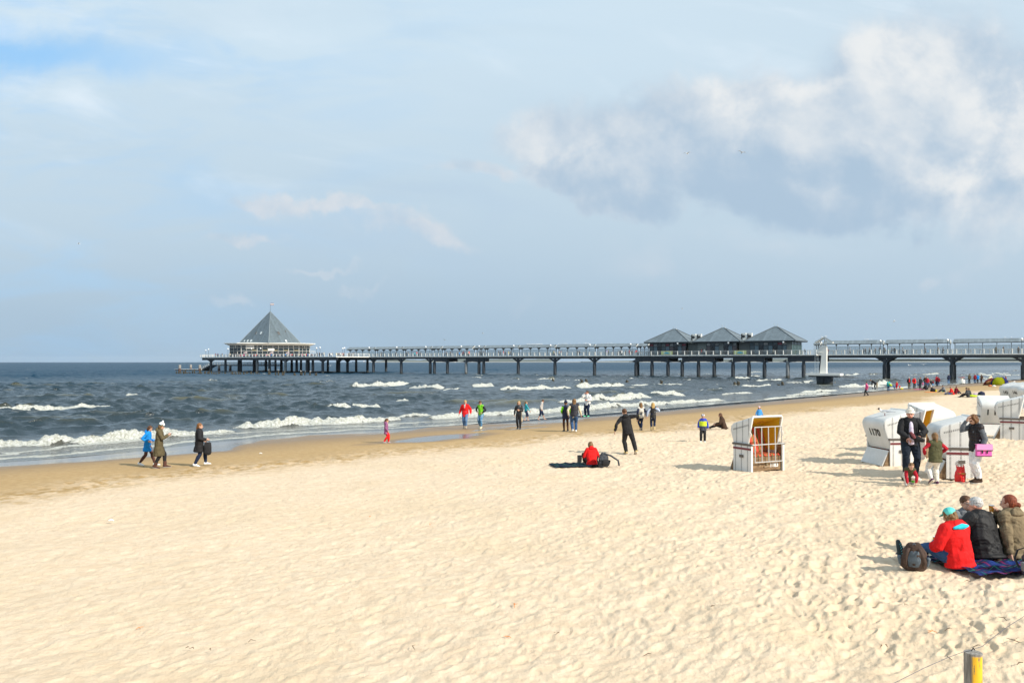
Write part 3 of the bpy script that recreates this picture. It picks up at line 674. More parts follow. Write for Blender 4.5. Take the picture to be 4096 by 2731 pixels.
    for px in (2551, 3285): pillar(pt(px, -5), -5, 4.36, False)
    for px in (1916, 1864, 1789.6, 1737.5, 1721): pillar(pt(px, -.6), -.6, 4.36 if px != 1721 else T, px in (1916, 1721, 1864, 1789.6), px == 1864)
    for t in (L0 + 36, L0 + 18, L0 + 3): pillar(t, -3.5, T)
    plat = [(1291, 10), (1251.5, 4), (1227.7, 10), (1186.6, 4), (1167, -6), (1142, 10), (1125, -2), (1078, 10), (1063.7, -6), (1029, 10), (1016, -2), (963, 4), (955, -6), (902, 10), (844, 10)]
    for px, w in plat: pillar(pt(px, w), w, 4.96, px in (1291, 844, 1142), px in (1251.5, 1142, 1029))
    for k in range(5):
        for w in (-16, -27): pillar(e0 + 8 + k * (e1 - e0 - 10) / 4, w, 4.96, False)
    # landing stage below the seaward end, with a stair
    bm = bmesh.new(); box(bm, pt(1100, -12), pt(845, -12), -15, -11.5, 2.45, 2.95); part('lower_gallery', bm, m_steel)
    bm = bmesh.new()
    t0, t1 = pt(1100, -11), pt(845, -11)
    for i in range(24): box(bm, t0 + (t1 - t0) * i / 23 - .07, t0 + (t1 - t0) * i / 23 + .07, -11.6, -11.45, 2.95, 4.2)
    for z in (3.1, 3.4, 3.7, 4.0): box(bm, t0, t1, -11.56, -11.50, z, z + .09)
    box(bm, t0, t1, -11.65, -11.4, 4.2, 4.32); part('gallery_railing', bm, m_white)
    tb = pt(845, -12); bm = bmesh.new()
    prism(bm, [(tb, 2.95), (tb, 2.3), (tb + 7.5, -.1), (tb + 8.5, .5)], -15, -11.5, 'y')
    part('stair', bm, m_steel)
    bm = bmesh.new()
    for i in range(7): box(bm, tb + i * 1.25 - .05, tb + i * 1.25 + .05, -11.6, -11.45, 2.95 - i * .4, 4.0 - i * .4)
    prism(bm, [(tb, 4.0), (tb, 4.12), (tb + 8, 1.6), (tb + 8, 1.45)], -11.62, -11.44, 'y'); prism(bm, [(tb, 3.0), (tb, 3.2), (tb + 8, .66), (tb + 8, .45)], -11.62, -11.44, 'y'); part('stair_railing', bm, m_white)
    bm = bmesh.new(); box(bm, tb + 6, tb + 26, -16, -11, -.3, .62); part('landing_stage', bm, m_steel)
    bm = bmesh.new(); box(bm, tb + 6, tb + 26.4, -16.2, -10.8, .62, .82); part('landing_edge', bm, m_white)
    return pier
def build_pier_things():
    e0, e1, tA, tB = PL['e0'], PL['e1'], PL['tA'], PL['tB']
    # ------------------------------------------------ roofed glass walks
    secs = [(4330, 4122), (4110, 3812), (3804, 3541), (3535, 3290), (3283, 3255), (2590, 2549), (2545, 2378), (2376, 2222), (2219, 2074), (2072, 1936), (1934, 1894), (1890, 1765), (1762, 1722), (1720, 1607), (1605, 1495), (1493, 1386)]
    for i, (a, b) in enumerate(secs):
        W = -4.2; ta, tb = pt(a, -2.6), pt(b, -2.6); ln = tb - ta
        side = 'on the landward part of the pier' if a > 3200 else 'seaward of the three shop pavilions'
        nn = ORD[i] if a > 3200 else ORD[i - 5]
        c = pobj('canopy', ta, W, DECK, f"grey zinc roofed glass walk, {nn} from the {'right' if a > 3200 else 'pavilions'}, {side}", 'canopy', 'roofed glass walks standing on the pier deck')
        bm = bmesh.new(); hw = 1.75; z0 = 2.85; z1 = 3.75; th = .09
        for sgn in (1, -1):
            v = [bm.verts.new(p) for p in ((.5, 0, z1), (ln - .1, 0, z1), (ln + .1, sgn * hw, z0), (.1, sgn * hw, z0))]; v2 = [bm.verts.new(q.co - Vector((0, 0, th))) for q in v]
            for q in ((v), (list(reversed(v2)))): bm.faces.new(q)
            for k in range(4): bm.faces.new((v[k], v2[k], v2[(k + 1) % 4], v[(k + 1) % 4]))
        bmesh.ops.recalc_face_normals(bm, faces=bm.faces); o = finish('roof', bm, m_zinc_pale, c); add_uv(o.data, roof_uv)
        bm = bmesh.new()
        for x in (.12, ln - .05):
            prism(bm, [(-hw + .2, z0 - .12), (0, z1 - .14), (hw - .2, z0 - .12), (hw - .2, z0 - .28), (-hw + .2, z0 - .28)], x, x + .07, 'x')
        finish('gable', bm, m_white, c)
        bm = bmesh.new(); box(bm, .2, ln - .1, 1.28, 1.40, z0 - .14, z0 - .02); box(bm, .2, ln - .1, -1.40, -1.28, z0 - .14, z0 - .02); finish('eaves_beam', bm, m_steel, c)
        n = max(2, round(ln / 3.1))
        for k in range(n + 1):
            bm = bmesh.new(); x = .3 + (ln - .6) * k / n
            box(bm, x - .07, x + .07, -.07, .07, 0, z0 + .3); prism(bm, [(-1.3, z0 - .12), (0, z0 - .75), (1.3, z0 - .12), (1.3, z0 - .02), (-1.3, z0 - .02)], x - .04, x + .04, 'x')
            finish('post', bm, mat('grey_steel', (.11, .13, .14), .5), c)
        bm = bmesh.new()
        for k in range(n):
            x = .3 + (ln - .6) * k / n; box(bm, x + .12, x + (ln - .6) / n - .12, -.015, .015, .15, 2.25)
        finish('glass_screen', bm, m_screen, c)
    # ------------------------------------------------ globe lamps
    lamps = [(4087, 0), (3790, 0), (3521, 0), (3275, 0), (3133, 2.2), (2912.6, 2.2), (2710, 2.2), (2521, 0), (2528, -6.9), (2358, 0), (2200.9, 0), (2053.6, 0), (1915.4, 0), (1844, 0), (1717.5, -6.9), (1702, 0), (1585.7, 0), (1475.6, 0), (1377, 0), (1370, -6.9), (1279, 10.8), (1265, 5), (1041, 10.8), (1004.7, 10.8), (910.7, 10.8), (833, 7), (822, -10)]
    tmpl = None
    for i, (px, w) in enumerate(lamps):
        if tmpl is None:
            bm = bmesh.new(); loft(bm, [(0, 0, 0), (0, 0, .9), (0, 0, .95), (0, 0, 3.1)], [.09, .085, .055, .045], n=8, caps=False); pme = finish('pole', bm, m_steel).data
            bm = bmesh.new(); ball(bm, (0, 0, 3.38), .30, u=16, v=10); gme = finish('globe', bm, m_globe, smooth=True).data
            for nm in ('pole', 'globe'): bpy.data.objects.remove(bpy.data.objects[nm])
            tmpl = 1
        where = 'beside the shop pavilions' if 2600 < px < 3200 else 'on the landward railing' if px > 3200 else 'round the pyramid-roofed restaurant terrace' if px < 1300 else 'along the middle of the pier'
        o = pobj('street_lamp', pt(px, w), w - .12, DECK, f"white globe lamp on dark post {where}, {ORD[i] if i < 20 else ORD[len(lamps) - 1 - i] } from the {'right' if i < 20 else 'left'}", 'lamp', 'globe lamps along the pier')
        link('pole', pme, o); link('globe', gme, o)
    # ------------------------------------------------ three shop pavilions
    S = 13.7
    info = [(2699, 'leftmost of three low pavilions with pyramid roofs on the pier'), (2894, 'middle of three low pavilions with pyramid roofs, tangled wires at its peak'), (3104, 'right-hand and nearest of three low pavilions, glazed corner to the right')]
    for i, (px, lb) in enumerate(info):
        W = -4.6; tc_ = pt(px, W)
        if i == 0: tc0 = tc_
        p = pobj('pavilion', tc_, W, DECK, 'grey ' + lb, 'pavilion', 'three shop pavilions on the pier')
        h = S / 2; zt = 3.55; bd = 5.6   # bd: half size of the walls
        bm = bmesh.new(); box(bm, -h, h, -h, h, zt, zt + .28); finish('eaves', bm, m_steel, p)
        bm = bmesh.new(); q = .35
        v = [bm.verts.new(c) for c in ((-h - .1, -h - .1, zt + .28), (h + .1, -h - .1, zt + .28), (h + .1, h + .1, zt + .28), (-h - .1, h + .1, zt + .28))]; a = [bm.verts.new(c) for c in ((-q, -q, zt + 4.2), (q, -q, zt + 4.2), (q, q, zt + 4.2), (-q, q, zt + 4.2))]
        for k in range(4): bm.faces.new((v[k], v[(k + 1) % 4], a[(k + 1) % 4], a[k]))
        bm.faces.new(a); bm.faces.new(list(reversed(v))); r = finish('roof', bm, m_zinc, p); add_uv(r.data, roof_uv)
        bm = bmesh.new()
        for k in range(4):
            A = Vector(((-h, h, h, -h)[k], (-h, -h, h, h)[k], zt + .36)); B = Vector(((-q, q, q, -q)[k], (-q, -q, q, q)[k], zt + 4.26)); loft(bm, [A, B], [.09, .09], n=6)
        finish('ridge_cap', bm, mat('ridge_metal', (.06, .07, .075), .5), r)
        bm = bmesh.new(); box(bm, -.5, .5, -.5, .5, zt + 4.15, zt + 4.4)
        for sx in (-1, 1):
            loft(bm, [(sx * .25, 0, zt + 4.3), (sx * .3, 0, zt + 4.9), (sx * .45, 0, zt + 5.15), (sx * .65, 0, zt + 5.0)] if (i and sx > 0) else [(sx * .35, 0, zt + 4.3), (sx * .35, 0, zt + 5.0)], [.06] * (4 if (i and sx > 0) else 2), n=6)
        finish('vent_cap', bm, mat('galvanised', (.45, .50, .52), .4, .4), p)
        # walls: mullioned glass on near and shoreward sides
        bm = bmesh.new(); box(bm, -bd, bd, -bd, bd, .05, zt - .02); finish('wall', bm, m_glass, p)
        n = 9
        closed = {0: (), 1: (0, 1, 5), 2: (8,)}[i]
        doors = {0: (2, 6), 1: (3, 6, ), 2: (2, 5)}[i]
        for k in range(n):
            x0 = bd - 2 * bd * k / n; x1 = bd - 2 * bd * (k + 1) / n   # k counts from image left
            if k in closed:
                bm = bmesh.new(); box(bm, x1, x0, bd, bd + .07, .05, zt - .03); finish('panel', bm, mat('grey_boarding', (.14, .16, .155), .6), p); continue
            bm = bmesh.new()
            for xx in (x0 - .06, x1 + .0): box(bm, xx, xx + .06, bd + .003, bd + .10, .05, zt - .03)
            box(bm, x1 + .06, x0 - .06, bd + .003, bd + .09, .05, .35); box(bm, x1 + .06, x0 - .06, bd + .003, bd + .09, 2.55, 2.68)
            f = finish('door' if k in doors else 'window', bm, m_steel, p)
            if k not in doors:
                bm = bmesh.new(); box(bm, x1 + .1, x0 - .1, bd + .02, bd + .05, 2.72, 3.3)
                cc = [(.22, .03, .05), (.18, .2, .2), (.05, .08, .1), (.3, .3, .3)][(k * 3 + i) % 4]; finish('shop_sign', bm, mat('sign_%d' % ((k * 3 + i) % 4), cc, .5), f)
                bm = bmesh.new(); box(bm, x1 + .1, x0 - .1, bd + .02, bd + .04, .4, 2.5); finish('pane', bm, mat('pane_%d' % (k % 3), [(.05, .07, .08), (.09, .14, .17), (.08, .06, .06)][k % 3], .05), f)
            else:
                bm = bmesh.new(); box(bm, x1 + .12, x0 - .12, bd + .02, bd + .04, .4, 2.5); finish('pane', bm, mat('door_dark', (.01, .01, .012), .2), f)
        if i == 2:
            for k in range(7):
                y1_ = bd - 2 * bd * k / 7
                bm = bmesh.new(); box(bm, -bd - .1, -bd, y1_ - .06, y1_, .05, zt - .03); box(bm, -bd - .09, -bd, y1_ - 2 * bd / 7, y1_ - .06, 2.5, 2.62)
                f = finish('window', bm, mat('green_steel', (.02, .06, .04), .4), p)
                bm = bmesh.new(); box(bm, -bd - .05, -bd - .02, y1_ - 2 * bd / 7 + .05, y1_ - .1, .2, 2.45); finish('pane', bm, mat('pane_green', (.02, .05, .035), .05), f)
    # low link roofs and cooling boxes between the pavilions
    for i, (px, lb) in enumerate(((2797, 'left'), (3000, 'right'))):
        W = -4.6; t0 = pt(px, W)
        c = pobj('link_roof', t0, W, DECK, f"low flat-roofed link between pavilions, {lb} of the two", 'link building', 'low links between the pavilions')
        wd = abs(pt(2699, W) - pt(2894, W)) / 2 - 5.6
        bm = bmesh.new(); box(bm, -wd, wd, -5, 4.4, .05, 3.5); finish('wall', bm, mat('grey_boarding', (.14, .16, .155), .6), c)
        bm = bmesh.new(); prism(bm, [(-wd - 1.0, 3.5), (wd + 1.0, 3.5), (wd + 1.0, 3.75), (0, 4.05), (-wd - 1.0, 3.75)], -5.4, 5.6, 'y'); o = finish('roof', bm, mat('ridge_pale', (.24, .26, .25), .5), c)
        for s_ in (0, 1):
            a = pobj('air_conditioner', t0 + 1.1 - s_ * 1.7 + (.0 if i == 0 else .2), W + 1.5, DECK + 4.02, f"white boxy cooling unit on link roof between pavilions, {'left' if s_ == 0 else 'right'} one of the {lb} pair", 'air conditioner', 'white cooling units on the pavilion roofs')
            bm = bmesh.new(); box(bm, -.65, .65, -.5, .5, 0.08, 2.15); box(bm, -.6, .6, -.45, .45, 0, .08); finish('housing', bm, m_white, a, bevel=.03)
            bm = bmesh.new(); loft(bm, [(-.1, .5, 1.2), (-.1, .515, 1.2)], [(.42, .42)] * 2, n=16, caps=False); box(bm, .2, .62, .49, .512, .3, 1.9); finish('grille', bm, mat('dark_grille', (.03, .03, .03), .6), a)
    for i, px in enumerate((2667, 2960)):
        b = pobj('banner', pt(px, 2.3), 2.27, DECK + .12, f"pale green banner with blue emblem tied to the railing, {'left' if i == 0 else 'right'} one", 'banner', 'pale green banners on the pier railing')
        w_ = 1.72
        bm = bmesh.new(); box(bm, -w_, w_, 0, .03, .02, 1.06); finish('cloth', bm, m_yellowg, b)
        bm = bmesh.new(); prism(bm, [(-.75, .3), (-.85, .55), (-.5, .62), (-.3, .72), (.3, .74), (.5, .62), (.8, .58), (.72, .3), (.3, .36), (0, .28), (-.4, .36)], .032, .05, 'y')
        for x, z in ((-.45, .86), (-.05, .93), (.3, .88)): prism(bm, [(x - .07, z - .05), (x + .07, z - .05), (x + .07, z + .05), (x - .07, z + .05)], .032, .05, 'y')
        finish('emblem', bm, m_bluelogo, b)
        bm = bmesh.new()
        for k in range(9): box(bm, -1.1 + k * .27, -.97 + k * .27, .032, .045, .14, .20)
        finish('lettering', bm, mat('banner_text', (.25, .32, .18), .7), b)
    b = pobj('notice_box', pt(2832.5, -1), -1, DECK, 'red box standing against the grey boards of the middle pavilion', 'box')
    bm = bmesh.new(); box(bm, -.8, .8, -.3, .3, .0, 1.75); finish('case', bm, mat('dull_red', (.25, .02, .025), .5), b, bevel=.04); bm = bmesh.new(); box(bm, -.6, .6, .3, .33, 1.0, 1.5); finish('plate', bm, mat('plate_w', (.5, .4, .4), .5), b)
    # ------------------------------------------------ pyramid restaurant
    Wc = -8.0; tcn = pt(1081, Wc); dd = pw(tcn, Wc).y; k_ = dd / FPX
    # seen square-on from the beach: its front faces the viewer
    rz = math.atan2(-(-(1081 - 2048) / FPX), 1) * 0
    c0 = pw(tcn, Wc, DECK)
    rest = empty('restaurant', c0, R(17), 'pyramid-roofed glass restaurant with white brimmed eaves at the pier head', 'restaurant')
    hw = 306 * k_ / 2 * .985; eave = 344 * k_ / 2; zE = 5.55
    dpt = hw * .62
    def octo(a, b, ch): return [(-a, -b + ch), (-a + ch, -b), (a - ch, -b), (a, -b + ch), (a, b - ch), (a - ch, b), (-a + ch, b), (-a, b - ch)]
    wall = octo(hw, dpt, 4.6)
    bm = bmesh.new(); prism(bm, octo(hw - .12, dpt - .12, 4.55), .02, zE - .4); finish('wall', bm, m_glass, rest)
    bm = bmesh.new(); prism(bm, octo(hw + .05, dpt + .05, 4.6), 3.9, 4.0); finish('transom_band', bm, m_white, rest)
    bm = bmesh.new()
    lo = octo(hw + .3, dpt + .3, 4.6); hi = octo(eave, dpt + 2.3, 5.2); tp = octo(eave - .3, dpt + 2.0, 5.2)
    A = [bm.verts.new((x, y, zE - 1.0 if 0 else zE - .75)) for x, y in lo]; B = [bm.verts.new((x, y, zE + .05)) for x, y in hi]; C_ = [bm.verts.new((x, y, zE + .30)) for x, y in hi]; D_ = [bm.verts.new((x * .6, y * .6, zE + .55)) for x, y in tp]
    for k in range(8):
        j = (k + 1) % 8
        bm.faces.new((A[k], B[k], B[j], A[j])); bm.faces.new((B[k], C_[k], C_[j], B[j])); bm.faces.new((C_[k], D_[k], D_[j], C_[j]))
    bm.faces.new(D_); bm.faces.new(list(reversed(A))); bmesh.ops.recalc_face_normals(bm, faces=bm.faces); finish('eaves', bm, m_white2, rest)
    # windows: mullion grid on front and chamfers
    segs = [(wall[k], wall[(k + 1) % 8]) for k in range(8)]
    cnt = 0
    for k, ((ax, ay), (bx, by)) in enumerate(segs):
        if k in (5,): continue
        ln = math.hypot(bx - ax, by - ay); an = math.atan2(by - ay, bx - ax); n = max(2, round(ln / 2.15)); MM = Matrix.Translation((ax, ay, 0)) @ Matrix.Rotation(an, 4, 'Z')
        for q in range(n):
            bm = bmesh.new(); x0 = ln * q / n; x1 = ln * (q + 1) / n; heavy = (q % 3 == 0)
            wd = .15 if heavy else .07
            box(bm, x0 - wd / 2, x0 + wd / 2, -.10, .05, 0, zE - .6, MM)
            for z in (1.0, 2.55, 4.05): box(bm, x0 + wd / 2, x1 - .1, -.07, .03, z, z + .08, MM)
            fr = finish('window', bm, m_white, rest)
            if k == 1 and q % 2 == 0 and q:
                bm = bmesh.new(); box(bm, x0 + .2, x1 - .2, -.05, -.02, 2.75, 2.95, MM); finish('blind', bm, mat('ochre_lamp_row', (.35, .26, .08), .7), fr)
    for x in (-hw * .86, -hw * .57, -hw * .20, hw * .20, hw * .57, hw * .86):
        bm = bmesh.new(); y = -dpt - .05 + (1.9 if abs(x) > hw * .8 else 0)
        prism(bm, [(y, 3.6), (y, 4.1), (y - 2.0, zE + .02), (y - 2.3, zE + .02)], x - .11, x + .11, 'x'); finish('brace', bm, m_white, rest)
    # steep pyramid roof, one edge turned to the viewer
    pb = 204 * k_ / 2; ph = 124 * k_ * 1.03
    bm = bmesh.new(); q = []
    ang = R(-14)
    ss_ = pb / (abs(math.cos(R(45) + ang)) if abs(math.cos(R(45) + ang)) > abs(math.sin(R(45) + ang)) else abs(math.sin(R(45) + ang)))
    base = [Vector((ss_ * math.cos(R(-90) + ang * -1 + R(90) * i), ss_ * math.sin(R(-90) + ang * -1 + R(90) * i), zE + .45)) for i in range(4)]
    rot = R(-17) ; base = [Vector((b_.x * math.cos(rot) - b_.y * math.sin(rot), b_.x * math.sin(rot) + b_.y * math.cos(rot), b_.z)) for b_ in base]
    mx = max(abs(b_.x) for b_ in base)
    bv = [bm.verts.new(b_) for b_ in base]; ap = bm.verts.new((0, 0, zE + .45 + ph))
    for i in range(4): bm.faces.new((bv[i], bv[(i + 1) % 4], ap))
    bm.faces.new(list(reversed(bv))); bmesh.ops.recalc_face_normals(bm, faces=bm.faces); rf = finish('roof', bm, m_zinc_mid, rest); add_uv(rf.data, roof_uv)
    bm = bmesh.new()
    for b_ in base: loft(bm, [b_, (0, 0, zE + .5 + ph)], [.14, .05], n=6)
    finish('ridge_cap', bm, mat('ridge_pale2', (.30, .34, .35), .4, .3), rf)
    # skylights on the two visible faces
    A3 = Vector((0, 0, zE + .45 + ph)); fr_ = sorted(base, key=lambda v_: (rest_world_y(v_, c0)))[0]
    others = sorted([b_ for b_ in base if b_ is not fr_], key=lambda v_: (v_ - fr_).length)[:2]; Lb, Rb = sorted(others, key=lambda v_: v_.x)
    def sky(side, a, hgt, w_, h_, lite):
        Bc = Lb if side < 0 else Rb
        p = fr_ + (Bc - fr_) * a; p = p + (A3 - p) * hgt
        n = ((A3 - fr_).cross(Bc - fr_)).normalized(); n = n if n.y < 0 else -n
        ux = (Bc - fr_).normalized(); uy = n.cross(ux); uy = uy if uy.z > 0 else -uy
        MM = Matrix((( ux.x, uy.x, n.x, p.x), (ux.y, uy.y, n.y, p.y), (ux.z, uy.z, n.z, p.z), (0, 0, 0, 1)))
        bm = bmesh.new(); box(bm, -w_, w_, -h_, h_, .0, .18, MM); f = finish('skylight', bm, m_zinc, rf)
        add_uv(f.data, roof_uv)
        bm = bmesh.new(); box(bm, -w_ * .75, w_ * .75, -h_ * .8, h_ * .8, .18, .22, MM); finish('pane', bm, mat('skylight_bright', (.55, .60, .62), .1) if lite else mat('skylight_brown', (.09, .08, .07), .2), f)
    for a in ((-1, .38, .30, .45, .75, 1), (-1, .62, .30, .35, .7, 0), (-1, .62, .06, .55, .7, 1), (-1, .74, .06, .5, .7, 1), (-1, .86, .06, .3, .6, 1), (1, .40, .30, .75, .95, 0), (1, .55, .06, .6, .7, 1), (1, .78, .37, .25, .6, 0)): sky(*a)
    bm = bmesh.new(); loft(bm, [A3 - Vector((0, 0, .4)), A3 + Vector((0, 0, 3.3))], [.06, .04], n=6); finish('mast', bm, m_steel, rf)
    bm = bmesh.new(); zz = A3.z + 2.6
    box(bm, 0.05, 1.5, -.03, .03, zz, zz + .8); finish('flag', bm, mat('flag_white', (.6, .6, .6), .8), rf)
    bm = bmesh.new(); box(bm, 0.05, 1.5, -.04, .04, zz, zz + .18); box(bm, 0.05, 1.5, -.04, .04, zz + .62, zz + .82); finish('flag_stripe', bm, mat('flag_red', (.15, .02, .03), .8), rf)
    # sign board on the front with two unreadable words in script, white board below
    yf = -dpt - .08
    bm = bmesh.new(); box(bm, -hw * .66 + 0.9, -hw * .66 + 4.2, yf - .12, yf, 3.55, 4.95); sgn = finish('sign_board', bm, m_white2, rest)
    bm = bmesh.new(); loft(bm, [Vector((-hw * .66 + 1.3 + .25 * k, yf - .15, 4.25 + .22 * math.sin(k * 2.1))) for k in range(11)], [.05] * 11, n=5); finish('lettering', bm, mat('sign_script', (.1, .08, .14), .6), sgn)
    bm = bmesh.new(); box(bm, -.9, 1.6, yf - .1, yf, 2.7, 3.6); finish('sign_board', bm, m_white2, rest)
    for x in (-hw * .62, 0.3, hw * .42):
        bm = bmesh.new(); ball(bm, (x + .4, yf - .05, 1.9), (.55, .04, .32)); ball(bm, (x - .3, yf - .05, 1.75), (.35, .04, .22)); finish('window_emblem', bm, mat('pale_emblem', (.45, .38, .40), .6), rest)
    # glass porch on the right side, white
    bm = bmesh.new(); box(bm, hw + .4, hw + 2.2, -dpt + 3, -dpt + 6, 0, .12); box(bm, hw + .4, hw + 2.2, -dpt + 3, -dpt + 6, 2.5, 2.62)
    for x in (hw + .4, hw + 1.3, hw + 2.1): box(bm, x, x + .1, -dpt + 3, -dpt + 3.1, .1, 2.5)
    finish('porch', bm, m_white, rest)
    # ------------------------------------------------ white watch tower on its own foot
    tw = sea(3299, 1541); d_ = 148.0; tw = Vector(((3298 - 2048) / FPX * d_, d_, 0))
    T = empty('watch_tower', tw, PRZ + PI, 'white stair tower on a broad white slab standing in the surf beside the pier', 'watch tower')
    bm = bmesh.new(); loft(bm, [(-.55, 0, -1.5), (-.55, 0, 1.15)], [.85, .85], n=16, caps=False); loft(bm, [(.75, -.2, -1.5), (.75, -.2, 1.15)], [.8, .8], n=16, caps=False); finish('foot', bm, m_pile, T, smooth='auto')
    bm = bmesh.new(); box(bm, -1.3, 1.4, -.8, .9, 1.15, 1.75); box(bm, -2.6, 2.6, -1.1, 1.1, 1.45, 1.72); finish('under_beam', bm, m_steel, T)
    bm = bmesh.new(); box(bm, -3.0, 3.0, -1.6, 1.6, 1.72, 2.12); finish('slab', bm, m_white2, T, bevel=.03)
    bm = bmesh.new(); prism(bm, [(-.75, 2.12), (.45, 2.12), (.45, 7.2), (-.5, 7.2), (-1.2, 6.3), (-1.2, 5.8), (-.45, 5.5)], -.5, .2, 'y'); finish('shaft', bm, m_white2, T)
    bm = bmesh.new(); prism(bm, [(-.1, 2.14), (.46, 2.14), (.46, 7.2), (-.1, 7.2)], .203, .26, 'y'); finish('side_panel', bm, m_white, T)
    bm = bmesh.new(); 
    for x in (-.02, ): box(bm, x - .07, x + .07, .26, .34, 7.2, 8.5); box(bm, .33, .43, -.4, -.3, 7.2, 8.3)
    finish('roof_post', bm, m_white, T)
    bm = bmesh.new()
    for sg in (-1, 1): prism(bm, [(0, 8.62), (0, 8.80), (sg * 1.55, 7.88), (sg * 1.5, 7.70)], -.8, .7, 'y')
    finish('roof', bm, m_white2, T)
    bm = bmesh.new()
    for sg in (-1, 1): prism(bm, [(0, 8.803), (0, 8.84), (sg * 1.56, 7.92), (sg * 1.56, 7.883)], -.82, .72, 'y')
    o = finish('roof_covering', bm, m_zinc, T); add_uv(o.data, roof_uv)
    bm = bmesh.new()
    for x in (-1.75, -1.2): loft(bm, [(x, .3, 2.12), (x, .3, 6.2)], [.035, .035], n=6, caps=False)
    for k in range(15): box(bm, -1.75, -1.2, .27, .33, 2.35 + k * .27, 2.39 + k * .27)
    finish('ladder', bm, m_white, T)
    bm = bmesh.new()
    for z in (6.2, 6.6, 7.0, 7.3): box(bm, -1.9, -.2, .62, .66, z, z + .05); box(bm, -1.9, -1.86, -.6, .62, z, z + .05)
    for x in (-1.9, -1.4, -.9, -.4): box(bm, x, x + .05, .6, .66, 6.0, 7.35)
    box(bm, -1.9, -.2, -.6, .66, 5.9, 6.0); finish('balcony_rail', bm, m_white, T)
    # ------------------------------------------------ mooring dolphins left of the stage
    for i, (px, py, pyt) in enumerate(((719, 1480, 1459), (763, 1469, 1458), (799, 1478, 1459), (876, 1480, 1459), (921, 1480, 1460))):
        p = sea(px, 1484); p = Vector(((px - 2048) / FPX * 352, 352 + (40 if i == 1 else 0), 0)); p.x = (px - 2048) / FPX * p.y
        bm = bmesh.new(); zt = 4.25 - (pyt - 1447) * p.y / FPX
        loft(bm, [(0, 0, -1.2), (0, 0, zt - .1), (0, 0, zt)], [.55, .55, .45], n=14, caps=False)
        def fdol(t, b, tc):
            z = t.xyz(tc.outputs['Object'])[2]; n = t.noise(tc.outputs['Object'], 2, 4); t.put(b.inputs['Base Color'], t.mix(t.ss(t.m('ADD', z, n), 1.5, 2.4), (.11, .06, .05, 1), (.32, .30, .27, 1)))
        o = finish('mooring_post', bm, mat('rusty_mooring', (.2, .2, .2), .8, build=fdol), smooth='auto', loc=p)
        tag(o, f"stout rusty mooring post by the landing stage, {ORD[i]} from the left", 'mooring post', 'mooring posts at the pier head')
    # ------------------------------------------------ rotten piles in the water
    rnd = random.Random(5); xs = []
    specs = [(734, 12), (743, 16), (777, 18), (801, 14), (803, 18)]
    for k in range(46): specs.append((705 + k * 7.4 + rnd.uniform(-3, 3), rnd.uniform(3, 11)))
    specs += [(1074.5, 18), (1079, 12), (1103, 10), (1113.5, 18), (1130, 12), (1135, 16), (1177, 9), (1180, 7), (1202, 14), (1207, 12), (1219, 11), (1240, 13), (1262, 8), (1266, 11)]
    near = [(2213, 1526, 8), (2325, 1535, 14), (2345, 1534, 14), (2507, 1533, 9), (2510, 1533, 6), (2644, 1537, 12), (2939, 1542, 10), (2952, 1541, 12), (3131, 1540, 10), (3112, 1545, 4)]
    tm = []
    for k in range(4):
        bm = bmesh.new(); loft(bm, [(0, 0, -1.5), (rnd.uniform(-.04, .04), 0, .2), (rnd.uniform(-.12, .12), rnd.uniform(-.1, .1), .75), (rnd.uniform(-.15, .15), 0, 1.0)], [.26, .24, .19 + .02 * k, .10], n=8); o = finish('p', bm, m_oldwood, smooth='auto'); tm.append(o.data); bpy.data.objects.remove(o)
    for i, (px, hp) in enumerate(specs):
        d = 290 - (px - 700) * .081 + rnd.uniform(-2, 2); p = Vector(((px - 2048) / FPX * d, d, 0)); o = link('wooden_pile', tm[i % 4]); o.location = p; hgt = hp * d / FPX; o.scale = (1, 1, max(.35, hgt + .1)); o.rotation_euler = (0, 0, rnd.uniform(0, 6))
        if o.scale.z < 1: o.scale.x = o.scale.y = .95
        tag(o, 'dark rotten timber stump in the ragged row of old piles before the pier head', 'pile', 'rotten piles of the old pier')
    for i, (px, py, hp) in enumerate(near):
        p = sea(px, py); o = link('wooden_pile', tm[i % 4]); o.location = p; o.scale = (1.2, 1.2, hp * p.y / FPX + .2)
        tag(o, f"lone dark timber stump in the breakers before the pavilions, {ORD[i]} from the left", 'pile', 'lone stumps in the breakers')
def rest_world_y(v, c0):
    a = R(17); return v.x * math.sin(a) + v.y * math.cos(a)
